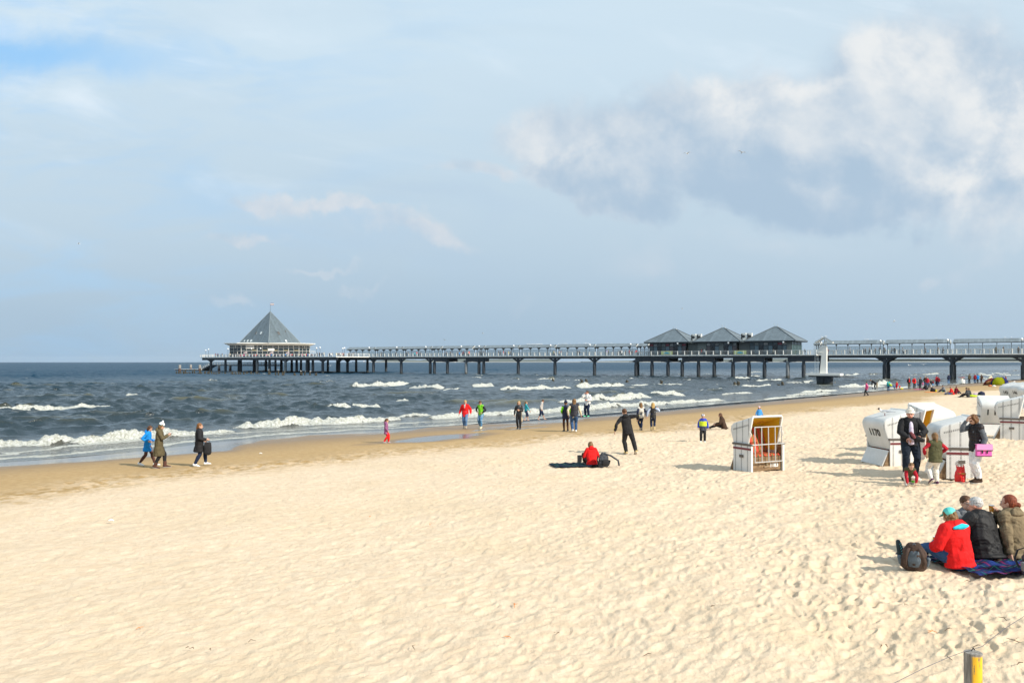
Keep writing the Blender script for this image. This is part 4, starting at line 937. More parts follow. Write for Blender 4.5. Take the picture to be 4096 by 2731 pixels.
def build_far():
    # hazy wooded coast beyond the pier, ships
    def coast(name, u0, u1, d, hmax, seed, sandy):
        bm = bmesh.new(); n = 140; top = []
        for i in range(n + 1):
            f = i / n; u = u0 + (u1 - u0) * f
            env = min(1, f * 4) * 1.0
            h = hmax * env * (.62 + .5 * mnoise.noise(Vector((f * 5, seed, 0))) + .14 * mnoise.noise(Vector((f * 40, seed, 2)))); top.append((u * d, max(.5, h)))
        rows = []
        for k, (dy, hf) in enumerate(((0, 0), (25, .35 if not sandy else .25), (160, .8), (500, 1.0), (900, .4))):
            rows.append([bm.verts.new((x, d + dy, -6 if k == 0 else h * hf)) for x, h in top])
        for a, b in zip(rows[:-1], rows[1:]):
            for i in range(n): bm.faces.new((a[i], a[i + 1], b[i + 1], b[i]))
        def f(t, b, tc):
            z = t.xyz(tc.outputs['Object'])[2]; n_ = t.noise(tc.outputs['Object'], .02, 4)
            t.put(b.inputs['Base Color'], t.mix(t.ss(z, 4, 9), (.30, .28, .24, 1), t.mix(n_, (.035, .05, .03, 1), (.07, .08, .045, 1))))
        o = finish(name, bm, mat('coast_' + name, (.1, .1, .1), .9, build=f), smooth=True); return tag(o, kind='structure')
    coast('far_coast', -.19, .05, 11000, 75, 1, False)
    coast('far_coast_hill', .03, 1.6, 9000, 90, 4, True)
    def ship(px0, px1, dist, bow, lab):
        k = dist / FPX; x0 = (px0 - 2048) * k; x1 = (px1 - 2048) * k; L = x1 - x0; H = 5.2 * k
        e = empty('cargo_ship', ((x0 + x1) / 2, dist, 0), 0, lab, 'ship')
        bm = bmesh.new(); h = L / 2
        prism(bm, [(-h, H * .62), (-h * .98, -H * .3), (h * .95, -H * .3), (h, H * .62), (h * .8, H * .45), (-h * .8, H * .45)], -L * .07, L * .07, 'y'); finish('hull', bm, mat('ship_blue', (.03, .07, .11), .6), e)
        bm = bmesh.new(); xb = h * .78 * bow; w = L * .045
        box(bm, xb - w, xb + w, -L * .05, L * .05, H * .40, H * 1.15); box(bm, xb - w * .4, xb + w * .3, -L * .03, L * .03, H * 1.15, H * 1.5); finish('bridge', bm, mat('ship_white', (.7, .7, .7), .6), e)
        bm = bmesh.new(); xm = -h * .8 * bow; loft(bm, [(xm, 0, H * .3), (xm, 0, H * 1.3)], [L * .004, L * .003], n=5); finish('mast', bm, m_steel, e)
    ship(1408, 1462, 5200, 1, 'blue cargo ship on the horizon with bridge at its right end, under the pier canopies')
    ship(2323, 2388, 5600, 1, 'larger faint blue cargo ship on the horizon between two pier pillars')
    e = empty('sailing_boat', ((1820.5 - 2048) / FPX * 6000, 6000, 0), 0, 'tiny white sail on the horizon below the pier deck', 'sailing boat')
    bm = bmesh.new(); prism(bm, [(-3, 2), (3.5, 2), (0, 13)], -.2, .2, 'y'); finish('sail', bm, m_white, e)
    bm = bmesh.new(); prism(bm, [(-5, .2), (5, .2), (6, 2), (-5, 1.8)], -1, 1, 'y'); finish('hull', bm, m_white, e)
    # white litter bin by the waterline and its red rim
    p = at_depth(3846, 140)
    p = Vector(((3846 - 2048) / FPX * 150, 150, 0)); p.z = float(zbase(s_of(p.x, p.y)))
    e = empty('marker_buoy', place(3846, 1534), 0, 'squat white barrel buoy with red rim lying on the far waterline', 'buoy')
    bm = bmesh.new(); loft(bm, [(0, 0, 0), (0, 0, .1), (0, 0, .75)], [.38, .62, .6], n=16, caps=False); loft(bm, [(0, 0, .75), (0, 0, 1.0), (0, 0, 1.15)], [.3, .26, .3], n=12, caps=False); finish('body', bm, m_white, e, smooth='auto')
    bm = bmesh.new(); loft(bm, [(0, 0, 1.15), (0, 0, 1.25)], [.55, .55], n=16, caps=False); finish('rim', bm, mat('buoy_red', (.4, .08, .06), .6), e)
# ================================================================ hooded wicker beach chairs
def _weave(fine):
    def f(t, b, tc):
        uvn = t.node('ShaderNodeUVMap'); U, V, W = t.xyz(uvn.outputs[0])[:3]
        su, sv = (.040, .020) if fine else (.075, .026)
        row = t.m('FLOOR', t.m('DIVIDE', V, sv)); fu = t.m('FRACT', t.m('ADD', t.m('DIVIDE', U, su), t.m('MULTIPLY', t.m('MODULO', row, 2.0), .5))); fv = t.m('FRACT', t.m('DIVIDE', V, sv))
        hu = t.m('SINE', t.m('MULTIPLY', fu, PI)); hv = t.m('SINE', t.m('MULTIPLY', fv, PI))
        h = t.m('MULTIPLY', t.m('POWER', hu, .5), t.m('POWER', hv, .6))
        gap = t.m('MULTIPLY', t.ss(fu, .15, .04), t.ss(hv, .2, .6))
        # open slots: columns of dark dashes
        col = t.m('FRACT', t.m('ADD', t.m('DIVIDE', U, .26), .22)); slot = t.m('MULTIPLY', t.ss(t.m('ABSOLUTE', t.m('SUBTRACT', col, .5)), .11, .08), t.ss(t.m('ABSOLUTE', t.m('SUBTRACT', t.m('FRACT', t.m('DIVIDE', V, .034)), .5)), .26, .18))
        n = t.noise(tc.outputs['Object'], 2.2, 4, .6)
        c = t.mix(t.ss(n, .35, .7), (.80, .79, .76, 1), (.70, .69, .65, 1))
        c = t.mix(t.m('MULTIPLY', t.m('SUBTRACT', 1.0, h), .30), c, (.32, .31, .29, 1)); c = t.mix(t.m('MULTIPLY', gap, .6), c, (.14, .13, .12, 1))
        if not fine: c = t.mix(slot, c, (.035, .03, .03, 1))
        t.put(b.inputs['Base Color'], c)
        bn = t.node('ShaderNodeBump'); t.put(bn.inputs['Height'], h); bn.inputs['Strength'].default_value = .6; bn.inputs['Distance'].default_value = .008; t.l.new(bn.outputs[0], b.inputs['Normal'])
    return f
m_wick = mat('white_wicker', (.75, .74, .7), .5, build=_weave(False)); m_wickf = mat('white_wicker_fine', (.75, .74, .7), .5, build=_weave(True))
def _brownwood(t, b, tc):
    o = tc.outputs['Object']; n = t.noise(t.vm('MULTIPLY', o, (1.2, 1, 6)), 5, 5, .6); st = t.noise(o, 3, 3)
    c = t.mix(t.ss(n, .3, .7), (.13, .075, .035, 1), (.27, .175, .09, 1)); c = t.mix(t.ss(st, .58, .7), c, (.36, .27, .17, 1)); t.put(b.inputs['Base Color'], c)
m_bwood = mat('brown_board', (.2, .13, .07), .7, build=_brownwood)
m_grail = mat('weathered_rail', (.11, .095, .08), .7, bump=(12, .4, .01))
m_maroon = mat('maroon_band', (.16, .018, .025), .6)
m_yel = mat('yellow_lining', (.66, .43, .02), .6, bump=(5, .4, .02))
m_yel2 = mat('ochre_lining', (.50, .28, .02), .7, bump=(5, .3, .02))
m_gate = mat('grey_painted_bars', (.46, .46, .45), .4)
m_dark = mat('black_plastic', (.015, .015, .016), .5)
def _stripe(t, b, tc):
    x = t.xyz(tc.outputs['Object'])[0]; f = t.m('FRACT', t.m('DIVIDE', t.m('ADD', x, 5.0), .185))
    cr = t.node('ShaderNodeValToRGB'); cr.color_ramp.interpolation = 'CONSTANT'; e = cr.color_ramp.elements
    red = (.52, .055, .03, 1); gr = (.012, .10, .05, 1); ye = (.55, .36, .04, 1)
    for i, (p, c) in enumerate([(0, red), (.42, ye), (.46, gr), (.66, ye), (.70, red), (.84, gr), (.90, ye), (.93, red)]):
        q = e[i] if i < 2 else e.new(p); q.position = p; q.color = c
    t.put(cr.inputs[0], f); t.put(b.inputs['Base Color'], cr.outputs[0])
m_stripe = mat('red_green_striped_cushion', (.5, .1, .05), .8, build=_stripe, bump=None)
def box_uv(me):
    def fn(p, co):
        n = p.normal; a = [abs(n.x), abs(n.y), abs(n.z)]; k = a.index(max(a))
        return (co.y, co.z) if k == 0 else (co.x, co.z) if k == 1 else (co.x, co.y)
    add_uv(me, fn)
HOOD = [(.03, .50), (-.20, 1.13), (-.215, 1.24), (-.19, 1.32), (-.13, 1.39), (-.04, 1.43), (.30, 1.53), (.71, 1.65), (.73, 1.60), (.55, .78), (.50, .50)]
def hood_shell(W=.60):
    """closed outer shell: back, roof and two cheeks, open in front"""
    prof = HOOD
    bm = bmesh.new(); n = len(prof)
    L = [bm.verts.new((-W, y, z)) for y, z in prof]; Rr = [bm.verts.new((W, y, z)) for y, z in prof]
    sideL = bm.faces.new(L); sideR = bm.faces.new(list(reversed(Rr)))
    for i in range(0, 7): bm.faces.new((L[i], Rr[i], Rr[i + 1], L[i + 1]))
    bmesh.ops.recalc_face_normals(bm, faces=bm.faces)
    ed = [e for e in bm.edges if len(e.link_faces) == 2 and (sideL in e.link_faces or sideR in e.link_faces)]
    bmesh.ops.bevel(bm, geom=ed, offset=.055, segments=4, affect='EDGES', profile=.5, clamp_overlap=True)
    bmesh.ops.solidify(bm, geom=bm.faces[:], thickness=.03)
    return bm
_CH = {}
def chair_meshes():
    def keep(k, bm, m, smooth=False, uv=True):
        me = bpy.data.meshes.new(k); bm.to_mesh(me); bm.free()
        if smooth: me.polygons.foreach_set('use_smooth', [True] * len(me.polygons)); me.set_sharp_from_angle(angle=R(40))
        me.materials.append(m)
        if uv: box_uv(me)
        _CH[k] = me
    def pair(k, fn, m, smooth=False, uv=False):
        for i, s_ in enumerate((-1, 1)):
            bm = bmesh.new(); fn(bm, s_); keep(k + '|%d' % i, bm, m, smooth, uv)
    keep('hood', hood_shell(), m_wick, True)
    hm = _CH['hood']; hm.materials.append(m_wickf)
    for q in hm.polygons:
        if abs(q.normal.x) < .6: q.material_index = 1
    # rounded welt round the front mouth of the hood
    bm = bmesh.new()
    for s in (-1, 1): loft(bm, [(s * .585, .55, .80), (s * .585, .64, 1.2), (s * .585, .735, 1.60), (s * .555, .735, 1.64)], [.028] * 4, n=8)
    loft(bm, [(-.56, .73, 1.645), (0, .735, 1.65), (.56, .73, 1.645)], [.030] * 3, n=8); keep('welt', bm, m_white, True)
    bm = bmesh.new()
    prism(bm, [(.05, .60), (-.155, 1.14), (-.165, 1.24), (-.14, 1.31), (-.03, 1.385), (.30, 1.485), (.68, 1.60), (.68, 1.585), (.30, 1.465), (-.02, 1.37), (-.12, 1.30), (-.145, 1.23), (-.13, 1.14), (.07, .60)], -.54, .54, 'x')
    for s in (-1, 1): prism(bm, [(.06, .60), (-.13, 1.14), (-.14, 1.24), (-.12, 1.30), (-.03, 1.375), (.30, 1.475), (.68, 1.588), (.53, .80), (.49, .60)], s * .545, s * .56, 'x')
    keep('lining', bm, m_yel)
    def _f(bm, s):
        prism(bm, [(-.02, 0), (.74, 0), (.74, .78), (-.02, .78)], s * .60, s * .645, 'x')
    pair('side_panel', _f, m_wick, uv=True)
    def _f(bm, s):
        box(bm, s * .62 - .045, s * .62 + .045, -.05, .77, .783, .84)
    pair('arm_rail', _f, m_grail, uv=False)
    def _f(bm, s):
        box(bm, min(s * .646, s * .656), max(s * .646, s * .656), -.021, .752, .655, .715)
    pair('maroon_band', _f, m_maroon, uv=False)
    def _f(bm, s):
        box(bm, min(s * .655, s * .68), max(s * .655, s * .68), .27, .43, .42, .50)
    pair('grip', _f, m_grail, uv=False)
    def _f(bm, s):
        box(bm, s * .622 - .03, s * .622 + .03, .742, .76, 0, .783)
    pair('corner_trim', _f, m_white, uv=False)
    bm = bmesh.new(); box(bm, -.595, .595, .66, .69, .03, .44); box(bm, -.595, .595, .02, .66, .38, .42); box(bm, -.2, -.19, .69, .694, .04, .43); box(bm, .2, .21, .69, .694, .04, .43)
    for s in (-1, 1): box(bm, s * .592 - .01, s * .592 + .01, .10, .69, .04, .78)
    keep('seat_box', bm, m_bwood, uv=False)
    bm = bmesh.new(); box(bm, -.57, .57, .10, .68, .425, .51); bmesh.ops.bevel(bm, geom=bm.edges[:], offset=.03, segments=3, affect='EDGES'); keep('seat_cushion', bm, m_stripe, True, uv=False)
    bm = bmesh.new(); MM = Matrix.Translation((0, .12, .50)) @ Matrix.Rotation(R(17), 4, 'X'); box(bm, -.56, .56, -.03, .05, 0, .78, MM); bmesh.ops.bevel(bm, geom=bm.edges[:], offset=.025, segments=3, affect='EDGES'); keep('back_cushion', bm, m_stripe, True, uv=False)
    bm = bmesh.new()   # slanting wicker tail at the back
    MM = Matrix.Translation((0, -.02, .47)) @ Matrix.Rotation(R(-25), 4, 'X'); box(bm, -.58, .58, -.02, .012, -.50, .0, MM); keep('back_flap', bm, m_wickf)
    def _f(bm, s):
        prism(bm, [(-.024, 0), (-.024, .46), (-.21, 0)], s * .56, s * .60, 'x')
    pair('flap_side', _f, m_bwood, uv=False)
    def _f(bm, s):
        loft(bm, [(s * .60 + s * .03, .66 + .075 * math.sin(a), 1.12 + .085 * math.cos(a)) for a in [k * PI / 5 for k in range(6)]], [.013] * 6, n=6)
    pair('loop_handle', _f, m_white, True, uv=False)
    def _f(bm, s):
        for k in range(15):
            y = -.07 + .045 * k; z = 1.255 + .26 * (y + .07); box(bm, min(s * .5995, s * .603), max(s * .5995, s * .603), y, y + .016, z - .05, z)
    pair('fringe_slots', _f, mat('slot_dark', (.05, .045, .04), .8), uv=False)
def beach_chair(p, fwd, label, gate=False, number=None, plate=None, back=None, sc=1.0, tilt=0.0, roll=0.0, sink=.02, far=False, scale_w=1.0):
    yaw = math.atan2(-fwd[0], fwd[1])
    c = empty('beach_chair', (p[0], p[1], p[2] - sink), yaw, label, 'beach chair', 'white wicker beach chairs on the sand'); c.scale = (sc * scale_w, sc, sc)
    c.rotation_euler = (R(roll), R(tilt), yaw)
    names = ['hood', 'lining', 'side_panel', 'arm_rail', 'maroon_band', 'grip', 'corner_trim', 'seat_box', 'back_flap', 'flap_side', 'seat_cushion', 'back_cushion', 'welt', 'loop_handle', 'fringe_slots']
    ob = {}
    for n in names:
        par = c if n not in ('welt', 'loop_handle', 'fringe_slots') else ob['hood']
        if n in _CH: ob[n] = link(n, _CH[n], par)
        else:
            for i in (0, 1): link(n, _CH[n + '|%d' % i], par)
    if gate:
        bm = bmesh.new(); y0, y1, z0, z1 = .76, .83, .30, 1.34
        def bar(a, b, r=.017): loft(bm, [a, b], [r, r], n=6)
        q = lambda x, z: (x, .79 + (z - .3) * -.02, z)
        for x in (-.53, -.265, 0, .265, .53): bar(q(x, z0), q(x, z1), .017)
        for z in (z0, z1, .82): bar(q(-.53, z), q(.53, z), .017)
        bar(q(-.62, .82), q(-.53, .82), .02); bar(q(.53, .82), q(.62, .82), .02)
        finish('bar_gate', bm, m_gate, c, smooth=True)
        bm = bmesh.new(); box(bm, -.03, .03, .70, .73, .19, .25); loft(bm, [(-.02, .715, .25), (0, .715, .285), (.02, .715, .25)], [.006] * 3, n=5); finish('padlock', bm, mat('brass', (.45, .38, .25), .35, .8), ob['seat_box'])
        bm = bmesh.new(); box(bm, -.12, .10, .695, .72, .13, .165); finish('pull', bm, mat('pale_wood', (.33, .24, .15), .6), ob['seat_box'])
        bm = bmesh.new(); loft(bm, [(-.62, -.10 + .8 * 0 + .05, 1.36)] * 2, [.01, .01], n=4); bm.free()
        bm = bmesh.new()
        loft(bm, [(-.16 + .05 * k, .40 + .012 * k, 1.455 + .02 * math.sin(k * .9)) for k in range(7)], [.008] * 7, n=5); finish('lining_emblem', bm, mat('red_brown_print', (.30, .07, .02), .7), ob['lining'])
    if plate:
        me = text_mesh(plate, .17, .003, .004); o = link('number', me, ob['seat_box'], mat('white_lettering', (.85, .85, .82), .5)); o.rotation_euler = (R(90), 0, PI); o.location = (-.30, .6975, .175); o.rotation_euler = (R(90), 0, R(180))
    if back:
        # on the sloping back of the hood
        d = Vector((0, -.23, .63)).normalized(); nrm = Vector((0, -.63, -.23)).normalized()
        for s, xo, h, size in back:
            me = text_mesh(s, size, .003, .009); o = link('number', me, ob['hood'], mat('black_lettering', (.012, .012, .012), .6))
            pos = Vector((xo, .03, .50)) + d * h + nrm * .006
            o.matrix_local = Matrix(((1, 0, 0, pos.x), (0, d.y, nrm.y, pos.y), (0, d.z, nrm.z, pos.z), (0, 0, 0, 1)))
    return c
def build_chairs():
    chair_meshes()
    a = place(2939, 1884); FL = place(3009, 1890); FR = place(3129.5, 1875.5)
    mid = (FL + FR) / 2; f = Vector((.44, -.898, 0)).normalized()
    global CH1183
    CH1183 = mid - f * .74
    beach_chair(CH1183, f, 'lone white wicker beach chair numbered 1183 with barred front, yellow lining and striped cushions', gate=True, plate='1183', sc=1.0)
    # 1170: side toward the viewer, back to the left. Corner = back near corner of its base
    def corner(px, py, f, sx, sy, dz=0):
        """origin so that the local base corner (sx*.62, sy) sits on the sand at the pixel"""
        P = place(px, py); f = Vector((f[0], f[1], 0)).normalized(); r = Vector((f.y, -f.x, 0)); return P - r * (sx * .64) - f * sy
    f = (1, .10); beach_chair(corner(3562, 1864, f, 1, 0), f, 'white beach chair numbered 1170 seen from behind, gull standing on its hood', back=[('1170', .02, .50, .30)], sc=1.03)
    f = (.76, -.65); beach_chair(corner(3600, 1836, f, 1, 0), f, 'beach chair with open yellow-lined mouth just right of the man in the white hat')
    f = (-.30, .95); p = Vector(((3752 - 2048) / FPX * 28.6, 28.6, 0)); p.z = float(zbase(s_of(p.x, p.y))); beach_chair(p, f, 'white beach chair seen squarely from behind, standing farthest back of the four middle ones', back=[('1168', .05, .50, .28)], sc=1.02)
    f = (.97, -.22); beach_chair(corner(3789, 1911, f, 1, 0), f, 'tall white beach chair between the green-vested girl and the woman with the pink bag', sc=1.0)
    f = (.36, .93); P = Vector(((3985 - 2048) / FPX * 34.6, 34.6, 0)); P.z = float(zbase(s_of(P.x, P.y))); beach_chair(P, f, 'white beach chair marked 11 and E on its back, behind the pink bag woman', back=[('1 1', -.20, .52, .34), ('E', .16, .20, .24)], sc=1.02)
    f = (.85, -.53); c7 = beach_chair(corner(4003, 1757, f, 1, 0), f, 'white beach chair at the right edge with a yellow towel hung in its mouth', sc=1.08)
    bm = bmesh.new()
    pts = [(-.45, .80, 1.62), (-.40, .90, 1.45), (-.35, 1.0, 1.25), (-.30, 1.12, 1.05)]
    loft(bm, pts, [(.10, .012), (.13, .012), (.14, .012), (.11, .012)], wide=(1, 0, 0), n=8)
    o = finish('towel', bm, m_yel, smooth='auto'); o.parent = None; o.matrix_world = c7.matrix_world @ Matrix(); bpy.context.view_layer.update(); o.matrix_world = c7.matrix_world.copy()
    tag(o, 'yellow towel hanging from the hood of the rightmost near beach chair', 'towel')
    # the far row at the right edge
    def far(px, d, f, lb, **k):
        p = Vector(((px - 2048) / FPX * d, d, 0)); p.z = float(zbase(s_of(p.x, p.y))) ; beach_chair(p, f, lb, **k)
    far(4030, 60, (1, .12), 'far white beach chair with dark number 143 on its shaded back', back=[('143', 0, .5, .3), ('1', 0, .2, .18)], sc=1.08)
    far(4068, 58.5, (1, .05), 'far white beach chair with number 146, foremost at the right edge', back=[('146', 0, .5, .3), ('1', 0, .2, .18)], sc=1.1)
    far(4012, 64, (.9, -.45), 'far white beach chair, leftmost of the far row, half hidden behind number 143', sc=1.0)
    far(4020, 73, (.8, -.6), 'far white beach chair near the yellow and blue beach tent, low hood', sc=1.0)
    far(4062, 71, (.85, -.5), 'far white beach chair with hood tipped steeply back, behind the others', sc=1.05, roll=-9)
    far(4101, 55, (1, 0), 'far white beach chair cut by the right edge of the view', sc=1.05)
# ================================================================ people
SKIN = mat('skin', (.56, .33, .235), .5, spec=.35, bump=(30, .15, .004))
SKIN2 = mat('skin_ruddy', (.58, .27, .19), .5, spec=.35, bump=(30, .15, .004))
def hairmat(n, c):
    def f(t, b, tc):
        nz = t.noise(t.vm('MULTIPLY', tc.outputs['Object'], (1, 1, .2)), 60, 4, .7); t.put(b.inputs['Base Color'], t.mix(t.ss(nz, .3, .7), tuple(x * .55 for x in c) + (1,), tuple(x * 1.3 for x in c) + (1,)))
        bn = t.node('ShaderNodeBump'); t.put(bn.inputs['Height'], nz); bn.inputs['Strength'].default_value = .7; bn.inputs['Distance'].default_value = .01; t.l.new(bn.outputs[0], b.inputs['Normal'])
    return mat('hair_' + n, c, .5, spec=.3, build=f)
HAIR = dict(brown=hairmat('brown', (.10, .045, .02)), dark=hairmat('dark', (.025, .015, .010)), blond=hairmat('blond', (.48, .31, .11)), fair=hairmat('light_brown', (.20, .11, .045)), auburn=hairmat('auburn', (.20, .045, .018)), grey=hairmat('grey', (.50, .49, .47)), chestnut=hairmat('chestnut', (.15, .065, .022)), ginger=hairmat('ginger', (.20, .085, .025)))
CL = dict(black=(.019, .019, .021), navy=(.015, .022, .055), blue=(.008, .22, .62), royal=(.02, .07, .45), olive=(.105, .085, .045), green=(.20, .62, .02), lime=(.55, .72, .02), red=(.72, .012, .012), crimson=(.42, .015, .03), purple=(.27, .10, .21),
          white=(.78, .78, .76), cream=(.68, .60, .42), grey=(.20, .21, .22), dgrey=(.055, .058, .065), jeans=(.035, .085, .19), djeans=(.012, .022, .055), pjeans=(.12, .22, .38), teal=(.03, .36, .42), brown=(.055, .03, .018), taupe=(.19, .145, .085), beige=(.42, .34, .24), pink=(.72, .10, .28), khaki=(.075, .07, .035), maroon=(.20, .01, .02), yellow=(.7, .55, .02), lightblue=(.08, .38, .75), lilac=(.45, .35, .6), dgreen=(.02, .12, .04), turq=(.14, .68, .62), tan=(.50, .38, .20), seal=(.09, .04, .03))
def cm(n): return cloth(n, CL[n])
def _pat_stripes(t, b, tc):
    z = t.xyz(tc.outputs['Object'])[2]; f = t.m('SINE', t.m('MULTIPLY', z, 105)); t.put(b.inputs['Base Color'], t.mix(t.ss(f, -.1, .3), (.30, .30, .33, 1), (.66, .58, .48, 1)))
P_STR = mat('striped_knit', (.5, .5, .5), .9, build=_pat_stripes)
def _pat_dots(base, dot, sc_, th):
    def f(t, b, tc):
        v = t.node('ShaderNodeTexVoronoi'); v.inputs['Scale'].default_value = sc_; v.inputs['Randomness'].default_value = .35; t.put(v.inputs['Vector'], tc.outputs['Object'])
        t.put(b.inputs['Base Color'], t.mix(t.ss(v.outputs['Distance'], th, th * .75), base, dot))
    return f
P_DOT = mat('dotted_blue_cotton', (.1, .3, .5), .85, build=_pat_dots((.035, .17, .33, 1), (.7, .75, .78, 1), 17, .35))
P_FLOR = mat('floral_white_cotton', (.7, .68, .6), .85, build=_pat_dots((.72, .68, .60, 1), (.16, .14, .20, 1), 24, .27))
P_CHK = mat('checked_shirt', (.6, .5, .6), .85, build=_pat_dots((.66, .58, .68, 1), (.35, .25, .45, 1), 60, .4))
P_QUILT = None
def quilt(name, col):
    def f(t, b, tc):
        z = t.xyz(tc.outputs['Object'])[2]; h = t.m('ABSOLUTE', t.m('SINE', t.m('MULTIPLY', z, 38))); n = t.noise(tc.outputs['Object'], 14, 3)
        t.put(b.inputs['Base Color'], t.mix(t.ss(h, .0, .35), tuple(x * .6 for x in col) + (1,), tuple(col) + (1,)))
        bn = t.node('ShaderNodeBump'); t.put(bn.inputs['Height'], t.m('ADD', t.m('POWER', h, .5), t.m('MULTIPLY', n, .5))); bn.inputs['Strength'].default_value = .8; bn.inputs['Distance'].default_value = .02; t.l.new(bn.outputs[0], b.inputs['Normal'])
    return mat('quilted_' + name, col, .5, spec=.3, build=f)
m_eyew = mat('eye_white', (.7, .68, .65), .3); m_iris = mat('iris', (.03, .02, .015), .3); m_lip = mat('lips', (.40, .13, .11), .5); m_lens = mat('dark_lens', (.01, .01, .012), .1)
def ik(a, b, l1, l2, pole):
    d = b - a; L = d.length
    if L > (l1 + l2) * .999: b = a + d * ((l1 + l2) * .999 / L); d = b - a; L = d.length
    L = max(L, abs(l1 - l2) + 1e-3, 1e-3)
    x = (l1 * l1 - l2 * l2 + L * L) / (2 * L); y = math.sqrt(max(0, l1 * l1 - x * x)); dn = d.normalized(); p = pole - dn * pole.dot(dn)
    p = p.normalized() if p.length > 1e-5 else dn.orthogonal(); return a + dn * x + p * y, b
V = lambda *a: Vector(a)
STAND = dict(pel=(0, 0, .525), fL=(-.055, 0, .045), fR=(.055, 0, .045), hL=(-.135, .03, .50), hR=(.135, .03, .50))
def walk(f=.13, lift=.04, **k):
    d = dict(pel=(0, 0, .515), fL=(-.045, f, .045), fR=(.045, -f, .045 + lift), fRp=-35 if lift > .03 else -10, hL=(-.13, -.06, .50), hR=(.13, .09, .52)); d.update(k); return d
SIT = dict(pel=(0, 0, .085), lean=(8, 0), fL=(-.08, .40, .035), fR=(.08, .40, .035), hL=(-.10, .26, .20), hR=(.10, .26, .20), kL=(-.2, .1, 1), kR=(.2, .1, 1))
def hand_geo(bm, w, d, side, s, curl=.6, palm=None):
    """palm, four unequal bent fingers and a thumb rooted in the side of the palm; w wrist, d forearm direction"""
    d = d.normalized(); inward = V(-side, 0, 0) if palm is None else palm.normalized()
    n = inward - d * inward.dot(d); n = n.normalized() if n.length > .1 else d.orthogonal().normalized(); a = d.cross(n).normalized()      # a: across the knuckles
    if a.y < 0: a = -a
    loft(bm, [w - d * .012 * s, w + d * .02 * s, w + d * .052 * s], [(.013 * s, .010 * s), (.021 * s, .0095 * s), (.023 * s, .008 * s)], wide=a, n=8)
    for i, (off, ln) in enumerate(((.0165, .043), (.0055, .048), (-.0055, .045), (-.0162, .035))):
        p0 = w + d * .047 * s + a * off * s; pts = [p0]; q = d.copy(); ang = curl * (.8 + .12 * i)
        for k, fr in enumerate((.42, .32, .26)):
            q = (d * math.cos(ang * (k + .6) * .8) + n * math.sin(ang * (k + .6) * .8)).normalized(); pts.append(pts[-1] + q * ln * fr * s)
        loft(bm, pts, [.0052 * s, .005 * s, .0046 * s, .004 * s], n=6)
    t0 = w + d * .012 * s + a * .016 * s; pts = [t0, t0 + (d * .5 + a * .8 + n * .25).normalized() * .02 * s, t0 + (d * .8 + a * .75 + n * .5).normalized() * .036 * s, t0 + (d * 1.1 + a * .55 + n * .7).normalized() * .05 * s]
    loft(bm, pts, [.0068 * s, .006 * s, .0055 * s, .0045 * s], n=6)
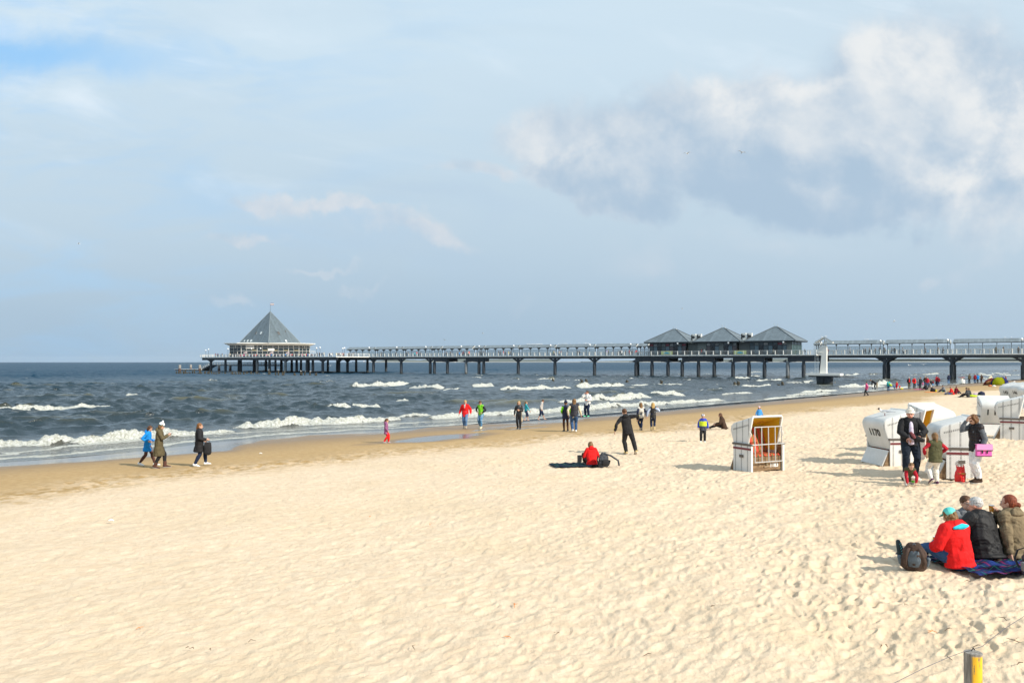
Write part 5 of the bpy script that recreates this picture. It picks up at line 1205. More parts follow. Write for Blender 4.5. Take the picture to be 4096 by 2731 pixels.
def person(pos, yaw, h, label, pose, wear, tier=1, child=0.0, group=None, mesh_only=False):
    """tier 2 = close to the viewer, 1 = middle distance, 0 = far"""
    ps = dict(STAND); ps.update(pose)
    root = empty('person', pos, R(yaw), label, 'person', group)
    vox = (.026, .0135, .0095)[tier] * (1 if h > 1.2 or tier == 0 else .85)
    H = h; g = wear.get('build', 1.0)
    hs = 1 + .28 * child
    S = lambda v: Vector(v) * H
    P = S(ps['pel']); lp, lsd = ps.get('lean', (0, 0))[:2]
    tw = ps.get('twist', 0)
    RM = Matrix.Rotation(R(tw), 3, 'Z') @ Matrix.Rotation(R(lsd), 3, 'Y') @ Matrix.Rotation(R(-lp), 3, 'X')
    u = RM @ V(0, 0, 1); rt = RM @ V(1, 0, 0); fw = RM @ V(0, 1, 0)
    curve = ps.get('hunch', 0)
    def T(k, f=0.0): return P + (u * k + fw * (f + curve * max(0, k) ** 2 * 1.2)) * H
    N = T(.295)
    hy, hp = ps.get('head', (0, 0))
    RH = RM @ Matrix.Rotation(R(hy), 3, 'Z') @ Matrix.Rotation(R(-hp), 3, 'X')
    if 'head_abs' in ps: RH = Matrix.Rotation(R(ps['head_abs'][0]), 3, 'Z') @ Matrix.Rotation(R(-ps['head_abs'][1]), 3, 'X')
    nk = (RH @ V(0, .25, 1)).normalized() * .5 + u * .5
    HC = N + nk.normalized() * (.088 + .012 * child) * H
    sh = {}; el = {}; wr = {}; hip = {}; kn = {}; an = {}
    for s, c in ((-1, 'L'), (1, 'R')):
        sw = .097 * g * (1 - .12 * child)
        sh[c] = T(.270) + rt * s * sw * H
        el[c], wr[c] = ik(sh[c], S(ps['h' + c]), .172 * H, .150 * H, V(*ps.get('e' + c, (s * .35, -.6, -.5))))
        hip[c] = T(-.01) + rt * s * .047 * H * g
        kn[c], an[c] = ik(hip[c], S(ps['f' + c]), .243 * H, .243 * H, V(*ps.get('k' + c, (s * .12, 1, 0))))
    CS = ('L', 'R'); sg = dict(L=-1, R=1)
    def torso(bm, inf, lo=-.05, top=.30, hem=None, wmul=1.0):
        pr = [(-.05, .088, .064), (0, .094, .068), (.09, .077, .056), (.19, .090, .062), (.25, .092, .055), (.285, .060, .042), (.305, .036, .032)]
        pts = []; rr = []
        for k, a, b in pr:
            if k < lo - .001 or k > top + .001: continue
            a = a * g; a2 = a + inf; b2 = b * g + inf
            if hem: a2 = max(a2, hem[1] * .93) if k < .12 else a2
            pts.append(T(k)); rr.append((a2 * H * wmul, b2 * H))
        if hem:                    # skirt of a coat or jacket
            dn = V(0, 0, -1) if ps['pel'][2] > .3 else -u
            dn = (dn * .75 - u * .25).normalized()
            p0 = T(-.05 if lo <= -.05 else lo); q = [p0 + dn * hem[0] * H * f for f in (1.0, .55)]
            pts = q + pts; rr = [(hem[1] * H, hem[2] * H), ((hem[1] * .97) * H, hem[2] * .95 * H)] + rr
        loft(bm, pts, rr, wide=rt, n=14, c0=.12 if hem else .9)
    def arm(bm, c, inf, frac=1.0, r0=.036):
        w = el[c] + (wr[c] - el[c]) * frac
        m1 = sh[c].lerp(el[c], .5)
        loft(bm, [sh[c] - rt * sg[c] * .015 * H, m1, el[c], el[c].lerp(w, .4), w], [(r0 + inf) * H * g, (.029 + inf) * H * g, (.0245 + inf) * H * g, (.025 + inf) * H * g, (.0165 + inf) * H], n=10, c1=.4)
    def leg(bm, c, inf, frac=1.0, flare=0):
        m = hip[c].lerp(kn[c], .5); a = kn[c] + (an[c] - kn[c]) * frac
        loft(bm, [hip[c], m, kn[c], kn[c].lerp(an[c], .3) - V(0, .006, 0) * H, a], [(.052 + inf) * H * g, (.045 + inf) * H * g, (.034 + inf) * H, ((.035 if frac > .5 else .033) + inf) * H, ((.021 if frac > .9 else .03) + inf + flare) * H], n=10, c1=.3)
    def toe(c):
        pit = ps.get('f' + c + 'p', 0); ty = ps.get('f' + c + 'y', sg[c] * -8)
        if 'f' + c + 'd' in ps: return V(*ps['f' + c + 'd']).normalized()
        return (Matrix.Rotation(R(ty), 3, 'Z') @ Matrix.Rotation(R(pit), 3, 'X')) @ V(0, 1, 0)
    def part(name, me, m, par=root):
        me.name = name; me.materials.clear(); me.materials.append(m); return link(name, me, par)
    def folds(me, amp, f=11):
        if tier == 0: return
        n = len(me.vertices); co = np.empty(n * 3); me.vertices.foreach_get('co', co); co = co.reshape(-1, 3); no = np.empty(n * 3); me.vertices.foreach_get('normal', no); no = no.reshape(-1, 3)
        sd = len(label) * 1.7; amp = amp * (1.7 if tier == 2 else 1.1)
        w = fbm(co[:, 0] * f + co[:, 1] * f * .8 + sd, co[:, 2] * f * .8 + co[:, 1] * 3, 3, 3); r = np.abs(w); co = co + no * ((w * .6 - r * .8 + .30) * amp)[:, None]; me.vertices.foreach_set('co', co.ravel()); me.update()
    jk0 = wear.get('jacket'); tr0 = wear.get('trousers') and (len(wear['trousers']) < 2 or wear['trousers'][1] > .9)
    # ---------- body, one skin
    bm = bmesh.new(); Q = lambda x, y, z: HC + (RH @ V(x, y, z)) * H * hs
    ball(bm, Q(0, -.004, .008), (.0455 * H * hs, .057 * H * hs, .060 * H * hs), RH, 16, 12)
    ball(bm, Q(0, .014, -.026), (.037 * H * hs, .042 * H * hs, .040 * H * hs), RH, 14, 10)
    if tier:
        ball(bm, Q(0, .030, -.052), (.017 * H * hs, .020 * H * hs, .014 * H * hs), RH, 8, 6)
        loft(bm, [Q(0, .052, .010), Q(0, .066, -.016), Q(0, .058, -.022)], [.007 * H * hs, .0095 * H * hs, .008 * H * hs], n=6)
        for s in (-1, 1): ball(bm, Q(s * .047, -.004, -.006), (.006 * H * hs, .012 * H * hs, .018 * H * hs), RH, 8, 6)
    loft(bm, [T(.27), N, HC - nk * .03 * H], [.034 * H * g, .030 * H * g, .028 * H * g], n=10)
    torso(bm, -.010)
    for c in CS:
        arm(bm, c, -.007 if jk0 else -.002); leg(bm, c, -.007 if tr0 else -.002)
        d = toe(c); a = an[c]; sole = V(0, 0, -1); sole = (sole - d * sole.dot(d)).normalized()
        loft(bm, [a + sole * .008 * H - d * .018 * H, a + sole * .014 * H + d * .03 * H, a + sole * .028 * H + d * .085 * H, a + sole * .032 * H + d * .105 * H], [(.020 * H, .022 * H), (.024 * H, .020 * H), (.028 * H, .010 * H), (.022 * H, .007 * H)], wide=d.cross(sole), n=10)
    me = voxel(bm, vox, 2 if tier else 1)
    bm = bmesh.new(); bm.from_mesh(me)
    if tier:
        for c in CS: hand_geo(bm, wr[c], ps.get('d' + c) and V(*ps['d' + c]) or (wr[c] - el[c]), sg[c], H * (1.0 if tier < 2 else .98), ps.get('curl' + c, .55), V(*ps['palm' + c]) if 'palm' + c in ps else None)
    else:
        for c in CS: loft(bm, [wr[c], wr[c] + (wr[c] - el[c]).normalized() * .05 * H], [.016 * H, .012 * H], n=6)
    bm.to_mesh(me); bm.free(); me.polygons.foreach_set('use_smooth', [True] * len(me.polygons))
    part('body', me, wear.get('skin', SKIN))
    # ---------- clothes
    tr = wear.get('trousers')
    if tr:
        m, fr, inf, fl = tuple(tr) + (None, 1.0, .008, 0)[len(tr):]
        bm = bmesh.new(); torso(bm, .006 + inf * .4, lo=-.05, top=.095)
        for c in CS: leg(bm, c, inf, fr, fl)
        me = voxel(bm, vox, 1); folds(me, .010 * H, 15); part('trousers', me, m)
        if fr < .95 and wear.get('cuff'):
            for c in CS:
                bm = bmesh.new(); q = kn[c] + (an[c] - kn[c]) * fr; loft(bm, [q, q + (kn[c] - q).normalized() * .03 * H], [.044 * H] * 2, n=12); part('cuff', voxel(bm, vox, 0), wear['cuff'])
    jk = wear.get('jacket')
    if jk:
        m, inf = jk[0], jk[1] * .72; hem = jk[2] if len(jk) > 2 else None
        lo_ = -.05 if not (len(jk) > 3) else jk[3]
        bm = bmesh.new(); torso(bm, inf, lo=lo_, hem=hem)
        if wear.get('collar', 1): loft(bm, [T(.285), N + (u * .018) * H], [(.050 * H, .048 * H), (.046 * H, .046 * H)], wide=rt, n=12)
        nos = 'sleeves' in wear
        if not nos:
            for c in CS: arm(bm, c, inf * .62, ps.get('slv', .96))
        else:
            for c in CS: ball(bm, sh[c] + rt * (-sg[c] * .012 * H), .040 * H * g + inf * H * .5, None, 10, 8)
        me = voxel(bm, vox, 2); folds(me, .014 * H, 10); jo = part(wear.get('jname', 'vest' if nos else 'jacket'), me, m)
        if nos:
            bm = bmesh.new(); torso(bm, inf * .4, lo=-.05)
            for c in CS: arm(bm, c, .007, .96)
            me = voxel(bm, vox, 2); folds(me, .010 * H, 12); part('shirt', me, wear['sleeves'])
        if wear.get('hood'):
            bm = bmesh.new(); loft(bm, [T(.27, -.045), T(.29, -.062), T(.33, -.055)], [(.060 * H, .022 * H), (.068 * H, .036 * H), (.05 * H, .02 * H)], wide=rt, n=12)
            loft(bm, [N + (RH @ V(-.05, .015, 0)) * H, N + V(0, 0, 0) - fw * .04 * H + u * .012 * H, N + (RH @ V(.05, .015, 0)) * H], [.02 * H] * 3, n=8)
            me = voxel(bm, vox, 2); folds(me, .012 * H, 14); part('hood', me, wear['hood'], jo)
        if wear.get('hoodlining'):
            bm = bmesh.new(); loft(bm, [T(.285, -.078) - rt * .085 * H, T(.292, -.098), T(.285, -.078) + rt * .085 * H], [(.016 * H, .014 * H), (.028 * H, .030 * H), (.016 * H, .014 * H)], wide=fw, n=10)
            part('hood_lining', voxel(bm, vox, 2), wear['hoodlining'], jo)
        for st in wear.get('stripe', ()):      # sleeve / leg piping
            for c in CS:
                bm = bmesh.new()
                a_ = sh[c] + rt * sg[c] * .030 * H; b_ = el[c] + rt * sg[c] * (.028 + .006) * H; c_ = wr[c] + rt * sg[c] * .024 * H
                if st == 'leg': a_ = hip[c] + rt * sg[c] * .060 * H; b_ = kn[c] + rt * sg[c] * .043 * H; c_ = an[c] + rt * sg[c] * .034 * H
                loft(bm, [a_, a_.lerp(b_, .5) + rt * sg[c] * .002 * H, b_, c_], [.006 * H] * 4, n=6); finish('stripe', bm, cm('yellow'), root, smooth=True)
    if wear.get('skirt'):
        pass
    if wear.get('scarf'):
        bm = bmesh.new(); loft(bm, [N + (fw * .045 * math.cos(a) + rt * .045 * math.sin(a)) * H + u * .008 * H for a in [k * PI / 5 for k in range(11)]], [.020 * H] * 11, n=8); loft(bm, [N + fw * .05 * H, T(.25, .07), T(.19, .075)], [(.03 * H, .016 * H), (.034 * H, .014 * H), (.02 * H, .012 * H)], wide=rt, n=8)
        me = voxel(bm, vox, 1); folds(me, .012 * H, 20); part('scarf', me, wear['scarf'])
    for c in CS:
        if wear.get('shoes'):
            d = toe(c); a = an[c]; sole = V(0, 0, -1); sole = (sole - d * sole.dot(d)).normalized()
            bm = bmesh.new(); loft(bm, [a + sole * .010 * H - d * .022 * H, a + sole * .012 * H + d * .02 * H, a + sole * .026 * H + d * .075 * H, a + sole * .030 * H + d * .112 * H], [(.027 * H, .030 * H), (.030 * H, .028 * H), (.034 * H, .018 * H), (.026 * H, .012 * H)], wide=d.cross(sole), n=12)
            if wear.get('boots'): loft(bm, [a + sole * .01 * H, a + (kn[c] - a).normalized() * wear['boots'] * H], [.034 * H, .040 * H], n=10)
            me = voxel(bm, max(vox * .8, .008), 1); so_ = part('shoe', me, wear['shoes'])
            if tier:
                bm = bmesh.new(); loft(bm, [a + sole * .037 * H - d * .030 * H, a + sole * .038 * H + d * .075 * H, a + sole * .038 * H + d * .125 * H], [(.026 * H, .006 * H), (.034 * H, .006 * H), (.022 * H, .006 * H)], wide=d.cross(sole), n=12); finish('sole', bm, wear.get('sole', mat('rubber_sole', (.5, .48, .44), .7)), so_, smooth=True)
    # ---------- hair and headgear
    hr = wear.get('hair')
    if hr:
        st, hc = hr; bm = bmesh.new(); k = H * hs
        low = .010 if st != 'crop' else .016
        ball(bm, Q(0, -.013, low + .008), (.0495 * k, .0585 * k, .0575 * k), RH, 16, 12)
        if st in ('bob', 'long', 'half'):
            ball(bm, Q(0, -.022, -.012), (.054 * k, .046 * k, .062 * k), RH, 14, 10)
            for s in (-1, 1): loft(bm, [Q(s * .038, .012, .045), Q(s * .050, .010, .0), Q(s * .048, .004, -.050)], [.014 * k, .015 * k, .012 * k], n=8)
        if st == 'long':
            dn = V(0, 0, -1); a0 = Q(0, -.035, -.02); loft(bm, [a0, a0 + dn * .05 * k - fw * .012 * k, a0 + dn * .12 * k - fw * .012 * k, a0 + dn * .17 * k], [(.050 * k, .026 * k), (.052 * k, .024 * k), (.042 * k, .02 * k), (.015 * k, .01 * k)], wide=rt, n=10)
        if st == 'pony':
            a0 = Q(0, -.062, .012); loft(bm, [Q(0, -.045, .02), a0, a0 - u * .05 * k - fw * .02 * k, a0 - u * .12 * k - fw * .012 * k, a0 - u * .16 * k], [.016 * k, .018 * k, .022 * k, .017 * k, .006 * k], n=8)
        if st == 'low': # gathered low at the nape
            ball(bm, Q(0, -.028, -.012), (.046 * k, .042 * k, .045 * k), RH, 12, 8); a0 = Q(0, -.06, -.035); loft(bm, [a0, a0 - u * .06 * k, a0 - u * .085 * k], [.018 * k, .020 * k, .008 * k], n=8)
        if st == 'bun':
            ball(bm, Q(0, -.022, -.004), (.050 * k, .046 * k, .050 * k), RH, 12, 8); ball(bm, Q(.018, -.072, -.022), .021 * k, None, 10, 8)
        if st == 'curly':
            rr = random.Random(3)
            for q in range(26):
                a = rr.uniform(0, 2 * PI); e = rr.uniform(-.1, 1.4); ball(bm, Q(.050 * math.cos(a) * math.cos(e), -.012 + .052 * math.sin(a) * math.cos(e) * (1 if math.sin(a) < 0 else .7), .012 + .058 * math.sin(e)), .017 * k, None, 8, 6)
        me = voxel(bm, vox * .9, 1); folds(me, .007 * H, 34); part('hair', me, HAIR[hc])
    ht = wear.get('hat')
    if ht:
        st, hm_ = ht; bm = bmesh.new(); k = H * hs
        if st in ('beanie', 'pompom'):
            ball(bm, Q(0, -.013, .038), (.0545 * k, .0625 * k, .050 * k), RH, 16, 12)
            if st == 'pompom': ball(bm, Q(0, -.022, .104), .022 * k, None, 10, 8)
        elif st == 'cap':
            ball(bm, Q(0, -.012, .036), (.0535 * k, .0615 * k, .046 * k), RH, 16, 12); loft(bm, [Q(0, .03, .034), Q(0, .085, .026)], [(.044 * k, .005 * k), (.030 * k, .004 * k)], wide=rt, n=12)
        elif st == 'bucket':
            loft(bm, [Q(0, -.006, .028), Q(0, -.006, .036), Q(0, -.006, .042), Q(0, -.006, .072), Q(0, -.006, .080)], [(.068 * k, .076 * k), (.062 * k, .070 * k), (.055 * k, .063 * k), (.047 * k, .055 * k), (.03 * k, .035 * k)], wide=rt, n=16, c0=.08)
        me = voxel(bm, vox * .8, 1); folds(me, .002 * H, 24); hat = part('hat', me, hm_)
        if wear.get('hatband'):
            bm = bmesh.new(); loft(bm, [Q(0, -.010, .020), Q(0, -.011, .034)], [(.0575 * k, .065 * k)] * 2, wide=rt, n=16, caps=False); finish('hatband', bm, wear['hatband'], hat, smooth=True)
    # ---------- face
    if tier:
        k = H * hs
        if wear.get('sunglasses'):
            for s in (-1, 1):
                bm = bmesh.new(); ball(bm, Q(s * .019, .055, .006), (.015 * k, .006 * k, .011 * k), RH, 10, 6); finish('sunglass_lens', bm, m_lens, root, smooth=True)
        else:
            for s in (-1, 1):
                bm = bmesh.new(); ball(bm, Q(s * .018, .0495, .005), (.0075 * k, .0045 * k, .0042 * k), RH, 8, 6); e = finish('eye', bm, m_eyew if tier == 2 else m_iris, root, smooth=True)
                if tier == 2: bm = bmesh.new(); ball(bm, Q(s * .018, .0535, .005), (.0034 * k, .002 * k, .0036 * k), RH, 8, 6); finish('iris', bm, m_iris, e, smooth=True)
                bm = bmesh.new(); loft(bm, [Q(s * .010, .0535, .0155), Q(s * .019, .053, .0185), Q(s * .028, .047, .0155)], [.0022 * k] * 3, n=5); finish('eyebrow', bm, HAIR[hr[1]] if hr and hr[1] != 'grey' else HAIR['brown'], root)
            if wear.get('glasses'):
                for s in (-1, 1):
                    bm = bmesh.new(); pts = [Q(s * (.019 + .014 * math.cos(a)), .060, .004 + .009 * math.sin(a)) for a in [q * PI / 5 for q in range(11)]]; loft(bm, pts, [.0011 * k] * 11, n=4); loft(bm, [Q(s * .033, .059, .006), Q(s * .048, .0, .004)], [.0011 * k] * 2, n=4); finish('glasses', bm, mat('spectacle_frame', (.05, .03, .03), .3), root)
        bm = bmesh.new(); loft(bm, [Q(-.014, .0500, -.033), Q(0, .0535, -.032), Q(.014, .0500, -.033)], [.0028 * k, .0042 * k, .0028 * k], n=6); finish('mouth', bm, m_lip, root, smooth=True)
    root['_'] = 0; del root['_']
    root_info = dict(T=T, sh=sh, wr=wr, el=el, HC=HC, H=H, rt=rt, fw=fw, u=u, N=N, kn=kn, an=an, hip=hip)
    return root, root_info
def W(root, v): return Matrix.Translation(root.location) @ Matrix.Rotation(root.rotation_euler.z, 4, 'Z') @ v
def hgt(px, pyf, pyt, pf=1.0):
    p = place(px, pyf); return (pyf - pyt) * p.y / FPX / pf
def at(px, py, dz=0): p = place(px, py); p.z += dz; return p
def tote(root, w, top, size, m, label, cat='bag', name='tote_bag', strap=.3, depth=.09, strapto=None, wdir=None):
    """soft bag hanging from a point"""
    W_, H_ = size; p = W(root, w)
    e = empty(name, p, root.rotation_euler.z if wdir is None else wdir, label, cat)
    bm = bmesh.new(); loft(bm, [(0, 0, -strap - H_), (0, 0, -strap - H_ * .9), (0, 0, -strap - H_ * .4), (0, 0, -strap)], [(W_ * .42, depth * .7), (W_ * .5, depth), (W_ * .5, depth * .9), (W_ * .46, depth * .35)], wide=(0, 1, 0), n=14)
    me = voxel(bm, .013, 1); me.materials.append(m); link('bag_body', me, e)
    bm = bmesh.new()
    for s in (-1, 1): loft(bm, [(0, s * W_ * .3, -strap - .01), (0, s * W_ * .16, -strap * .4), (0, 0, 0)], [.009] * 3, n=6)
    finish('strap', bm, m, e, smooth=True); return e
def backpack(p, yaw, s, m1, m2, label, tilt=0):
    e = empty('backpack', p, R(yaw), label, 'backpack'); e.rotation_euler = (R(tilt), 0, R(yaw))
    bm = bmesh.new(); loft(bm, [(0, 0, .05 * s), (0, 0, .20 * s), (0, .0, .38 * s), (0, -.01, .50 * s)], [(.17 * s, .11 * s), (.18 * s, .12 * s), (.16 * s, .10 * s), (.09 * s, .06 * s)], wide=(1, 0, 0), n=14)
    me = voxel(bm, .012, 2); n = len(me.vertices); co = np.empty(n * 3); me.vertices.foreach_get('co', co); co = co.reshape(-1, 3); no = np.empty(n * 3); me.vertices.foreach_get('normal', no); no = no.reshape(-1, 3); co += no * (fbm(co[:, 0] * 14, co[:, 2] * 14, 3, 2) * .03 * s)[:, None]; me.vertices.foreach_set('co', co.ravel()); me.update(); me.materials.append(m1); link('pack_body', me, e)
    bm = bmesh.new(); loft(bm, [(0, .11 * s, .08 * s), (0, .145 * s, .16 * s), (0, .125 * s, .27 * s)], [(.12 * s, .03 * s), (.125 * s, .045 * s), (.10 * s, .02 * s)], wide=(1, 0, 0), n=12); finish('front_pocket', bm, m2, e, smooth=True)
    for q in (-1, 1):
        bm = bmesh.new(); loft(bm, [(q * .07 * s, -.08 * s, .46 * s), (q * .10 * s, -.17 * s, .40 * s), (q * .12 * s, -.20 * s, .25 * s), (q * .11 * s, -.14 * s, .10 * s)], [(.022 * s, .009 * s)] * 4, wide=(1, 0, 0), n=8); finish('shoulder_strap', bm, m1, e, smooth=True)
        bm = bmesh.new(); loft(bm, [(q * .17 * s, 0, .10 * s), (q * .19 * s, .01, .22 * s)], [(.03 * s, .05 * s), (.03 * s, .05 * s)], wide=(1, 0, 0), n=10); finish('side_pocket', bm, m2, e, smooth=True)
    bm = bmesh.new(); loft(bm, [(0, -.095 * s, .10 * s), (0, -.115 * s, .25 * s), (0, -.085 * s, .40 * s)], [(.075 * s, .02 * s), (.085 * s, .025 * s), (.06 * s, .02 * s)], wide=(1, 0, 0), n=10); finish('back_panel', bm, m2, e, smooth=True)
    e.scale = (1.12, 1, .84)
    bm = bmesh.new(); loft(bm, [(-.03 * s, -.05 * s, .5 * s), (0, -.06 * s, .56 * s), (.03 * s, -.05 * s, .5 * s)], [.008 * s] * 3, n=6); finish('grab_loop', bm, m2, e, smooth=True); return e
def sheet(name, c, lx, ly, yaw, m, label, cat, amp=.03, sd=0, n=44, lift=.03):
    """cloth lying on the sand, rumpled, following the ground"""
    bm = bmesh.new(); rows = []
    a = R(yaw); ca, sa = math.cos(a), math.sin(a)
    for i in range(n + 1):
        r = []
        for j in range(n + 1):
            x = (i / n - .5) * lx; y = (j / n - .5) * ly
            x += .05 * mnoise.noise(Vector((j * .15, sd, 0))); y += .06 * mnoise.noise(Vector((i * .15, sd, 5)))
            X = c.x + x * ca - y * sa; Y = c.y + x * sa + y * ca
            z = float(zbase(s_of(X, Y))) + lift + amp * (mnoise.noise(Vector((x * 5, y * 5, sd))) + .5 * mnoise.noise(Vector((x * 11, y * 9, sd)))) + amp * .4
            r.append(bm.verts.new((x, y, z - c.z)))
        rows.append(r)
    for i in range(n):
        for j in range(n): bm.faces.new((rows[i][j], rows[i + 1][j], rows[i + 1][j + 1], rows[i][j + 1]))
    bmesh.ops.solidify(bm, geom=bm.faces[:], thickness=.008)
    o = finish(name, bm, m, smooth=True, loc=c, rz=a); return tag(o, label, cat)
def tartan(bg, l1, l2, l3, sc=1.0):
    def f(t, b, tc):
        X, Y, _ = t.xyz(tc.outputs['Object'])[:3]
        def bands(v, p, off, w): return t.ss(t.m('ABSOLUTE', t.m('SUBTRACT', t.m('FRACT', t.m('ADD', t.m('DIVIDE', v, p), off)), .5)), w, w * .7)
        p = .34 * sc; c = bg
        c = t.mix(t.m('MULTIPLY', t.m('ADD', bands(X, p, 0, .2), bands(Y, p, 0, .2)), .5), c, l1)
        c = t.mix(t.m('MULTIPLY', t.m('ADD', bands(X, p, .33, .045), bands(Y, p, .33, .045)), .65), c, l2)
        c = t.mix(t.m('MULTIPLY', t.m('ADD', bands(X, p, .62, .03), bands(Y, p, .62, .03)), .65), c, l3); t.put(b.inputs['Base Color'], c)
    return f
m_tart = mat('tartan_blue_rug', (.03, .05, .2), .9, build=tartan((.012, .016, .08, 1), (.02, .07, .33, 1), (.42, .02, .14, 1), (.03, .36, .22, 1)))
m_tart2 = mat('tartan_green_rug', (.02, .06, .06), .9, build=tartan((.010, .018, .055, 1), (.015, .085, .08, 1), (.02, .13, .09, 1), (.02, .03, .12, 1), .8))
def build_cast():
    N_ = cm
    G3 = None
    # ---- left walkers
    r, I = person(at(590, 1862), -86, hgt(590, 1862, 1696), 'person in bright blue hooded jacket and dark leggings, leftmost walker by the water',
        dict(walk(.13, .03), fL=(-.045, .16, .045), fR=(.045, -.17, .07), head=(-20, 25), hL=(-.09, .13, .60), hR=(.11, .06, .60), lean=(5, 0)),
        dict(jacket=(N_('blue'), .018, (.11, .125, .095)), hood=N_('blue'), trousers=(N_('seal'), .97, .004), shoes=N_('white'), hair=('bob', 'brown'), build=.95))
    r, I = person(at(636, 1870), -75, hgt(636, 1870, 1684), 'person in long olive parka and white bobble hat looking at a phone',
        dict(walk(.10, .0), fL=(-.045, .11, .045), fR=(.045, -.08, .045), head=(-10, 22), hL=(-.06, .17, .70), hR=(.05, .19, .70), eR=(.5, -.3, -.8), lean=(4, 0)),
        dict(jacket=(N_('olive'), .024, (.20, .14, .12)), hood=N_('olive'), trousers=(N_('black'), 1, .004), shoes=N_('seal'), boots=.07, hair=('bob', 'fair'), hat=('pompom', N_('white')), hatband=cloth('hat_teal', (.03, .18, .22)), build=1.0))
    e = empty('phone', W(r, I['wr']['R'] + V(-.02, .09, .03)), 0, 'small dark phone held by the person in the olive parka', 'phone'); bm = bmesh.new(); box(bm, -.035, .035, -.06, .06, 0, .012); finish('case', bm, m_dark, e, bevel=.003)
    e.rotation_euler = (R(40), 0, r.rotation_euler.z)
    tote(r, I['hip']['L'] + V(-.16, -.05, .42), 0, (.26, .30), N_('black'), 'black shoulder bag hanging at the side of the olive parka', name='shoulder_bag', strap=.40, depth=.06)
    r, I = person(at(797, 1862), -62, hgt(797, 1862, 1686), 'person in loose black coat and jeans carrying a black tote bag along the wet sand',
        dict(walk(.12, .02), fL=(-.03, .14, .06), fR=(.05, -.10, .045), hL=(-.10, .10, .56), hR=(.14, .13, .60), head=(-12, 6)),
        dict(jacket=(N_('black'), .034, (.14, .15, .125)), trousers=(N_('djeans'), .97, .009), shoes=N_('white'), hair=('low', 'ginger'), scarf=cloth('mauve_scarf', (.11, .07, .09)), build=1.0))
    tote(r, I['wr']['R'] + V(.02, .05, -.02), 0, (.27, .40), N_('black'), 'black tote bag with a lime top edge, held by the black-coated walker', strap=.10, depth=.08)
    # ---- girl in purple
    person(at(1545, 1772), -78, hgt(1545, 1772, 1672), 'girl in purple hooded coat and red trousers walking alone on the wet sand',
        dict(walk(.09, .02), hL=(-.12, .04, .50), hR=(.12, .05, .50), head=(0, 18)), dict(jacket=(N_('purple'), .026, (.09, .125, .10)), hood=N_('purple'), trousers=(N_('red'), .98, .012), shoes=cloth('trainer_grey', (.35, .33, .33)), hair=('pony', 'brown'), scarf=N_('cream')), child=.6)
    # ---- red jacket woman and green vest boy
    person(at(1861, 1712), 168, hgt(1861, 1712, 1597), 'person in red jacket, pale scarf and jeans walking toward the viewer beside the green vest',
        dict(walk(.06, .0), hL=(-.19, .0, .52), hR=(.21, .02, .50), head=(8, 6)), dict(jacket=(N_('red'), .026, (.06, .125, .09)), trousers=(N_('pjeans'), .96, .010), shoes=N_('beige'), boots=.03, hair=('crop', 'blond'), scarf=cloth('scarf_pale', (.50, .47, .44)), sunglasses=1, build=1.08))
    person(at(1924, 1713), 150, hgt(1924, 1713, 1599), 'boy in lime green padded vest, black sleeves and spotted blue trousers, hands in pockets',
        dict(walk(.05, .02), hL=(-.10, .07, .56), hR=(.11, .06, .57), eL=(-.8, -.4, 0), eR=(.8, -.4, 0), head=(14, 30), lean=(6, 0)), dict(jacket=(quilt('lime', CL['green']), .020, (.01, .105, .08)), sleeves=N_('black'), trousers=(P_DOT, .97, .012), shoes=N_('cream'), boots=.03, hair=('crop', 'brown')), child=.2)
    # ---- leather jacket, turquoise girl, striped woman
    r, I = person(at(2076, 1717), 172, hgt(2076, 1717, 1600), 'blond person in black leather jacket with a cream bag, facing the viewer',
        dict(walk(.05, .02), hL=(-.03, .10, .66), hR=(.15, .03, .50), palmL=(1, -.2, 0), eL=(-.5, -.5, -.8), head=(-8, 0)), dict(jacket=(mat('black_leather', (.012, .012, .013), .28, bump=(12, .5, .02)), .018, (.01, .105, .08)), trousers=(N_('black'), 1, .008), shoes=N_('dgrey'), hair=('bob', 'blond'), scarf=N_('dgrey'), sunglasses=1))
    tote(r, V(-.16, .06, 1.02), 0, (.24, .24), N_('beige'), 'cream slouchy handbag slung at the hip of the leather jacket', name='handbag', strap=.32, depth=.07)
    person(at(2104, 1683), -78, hgt(2104, 1683, 1603), 'girl in turquoise top and dark shorts wading barefoot, half behind the leather jacket',
        dict(walk(.10, .02), hL=(-.12, .10, .54), hR=(.13, .16, .50)), dict(jacket=(N_('teal'), .014, (.01, .10, .075)), trousers=(N_('navy'), .05, .012), hair=('pony', 'fair')), child=.3)
    person(at(2164, 1679), -84, hgt(2164, 1679, 1594), 'barefoot person in striped jumper and rolled-up dark jeans striding through shallow water',
        dict(walk(.15, .0), fL=(-.04, .17, .05), fR=(.04, -.14, .045), hL=(-.11, .05, .50), hR=(.12, .0, .50), head=(0, 30), lean=(8, 0)), dict(jacket=(P_STR, .020, (.02, .11, .09)), trousers=(N_('djeans'), .22, .014), cuff=N_('grey'), hair=('curly', 'brown'), build=1.05))
    # ---- two in padded vests holding hands, man in white
    person(at(2263, 1725), 4, hgt(2263, 1725, 1602), 'child in navy bobble hat and dark padded vest with lime sleeves, back turned',
        dict(STAND, fR=(.075, .05, .05), hL=(-.12, .05, .60), hR=(.19, .05, .48), eR=(.6, -.3, 0)), dict(jacket=(quilt('navy', CL['navy']), .024, (.06, .12, .09)), sleeves=N_('green'), trousers=(N_('seal'), 1, .002), shoes=N_('black'), hair=('crop', 'brown'), hat=('pompom', N_('navy'))), child=.35)
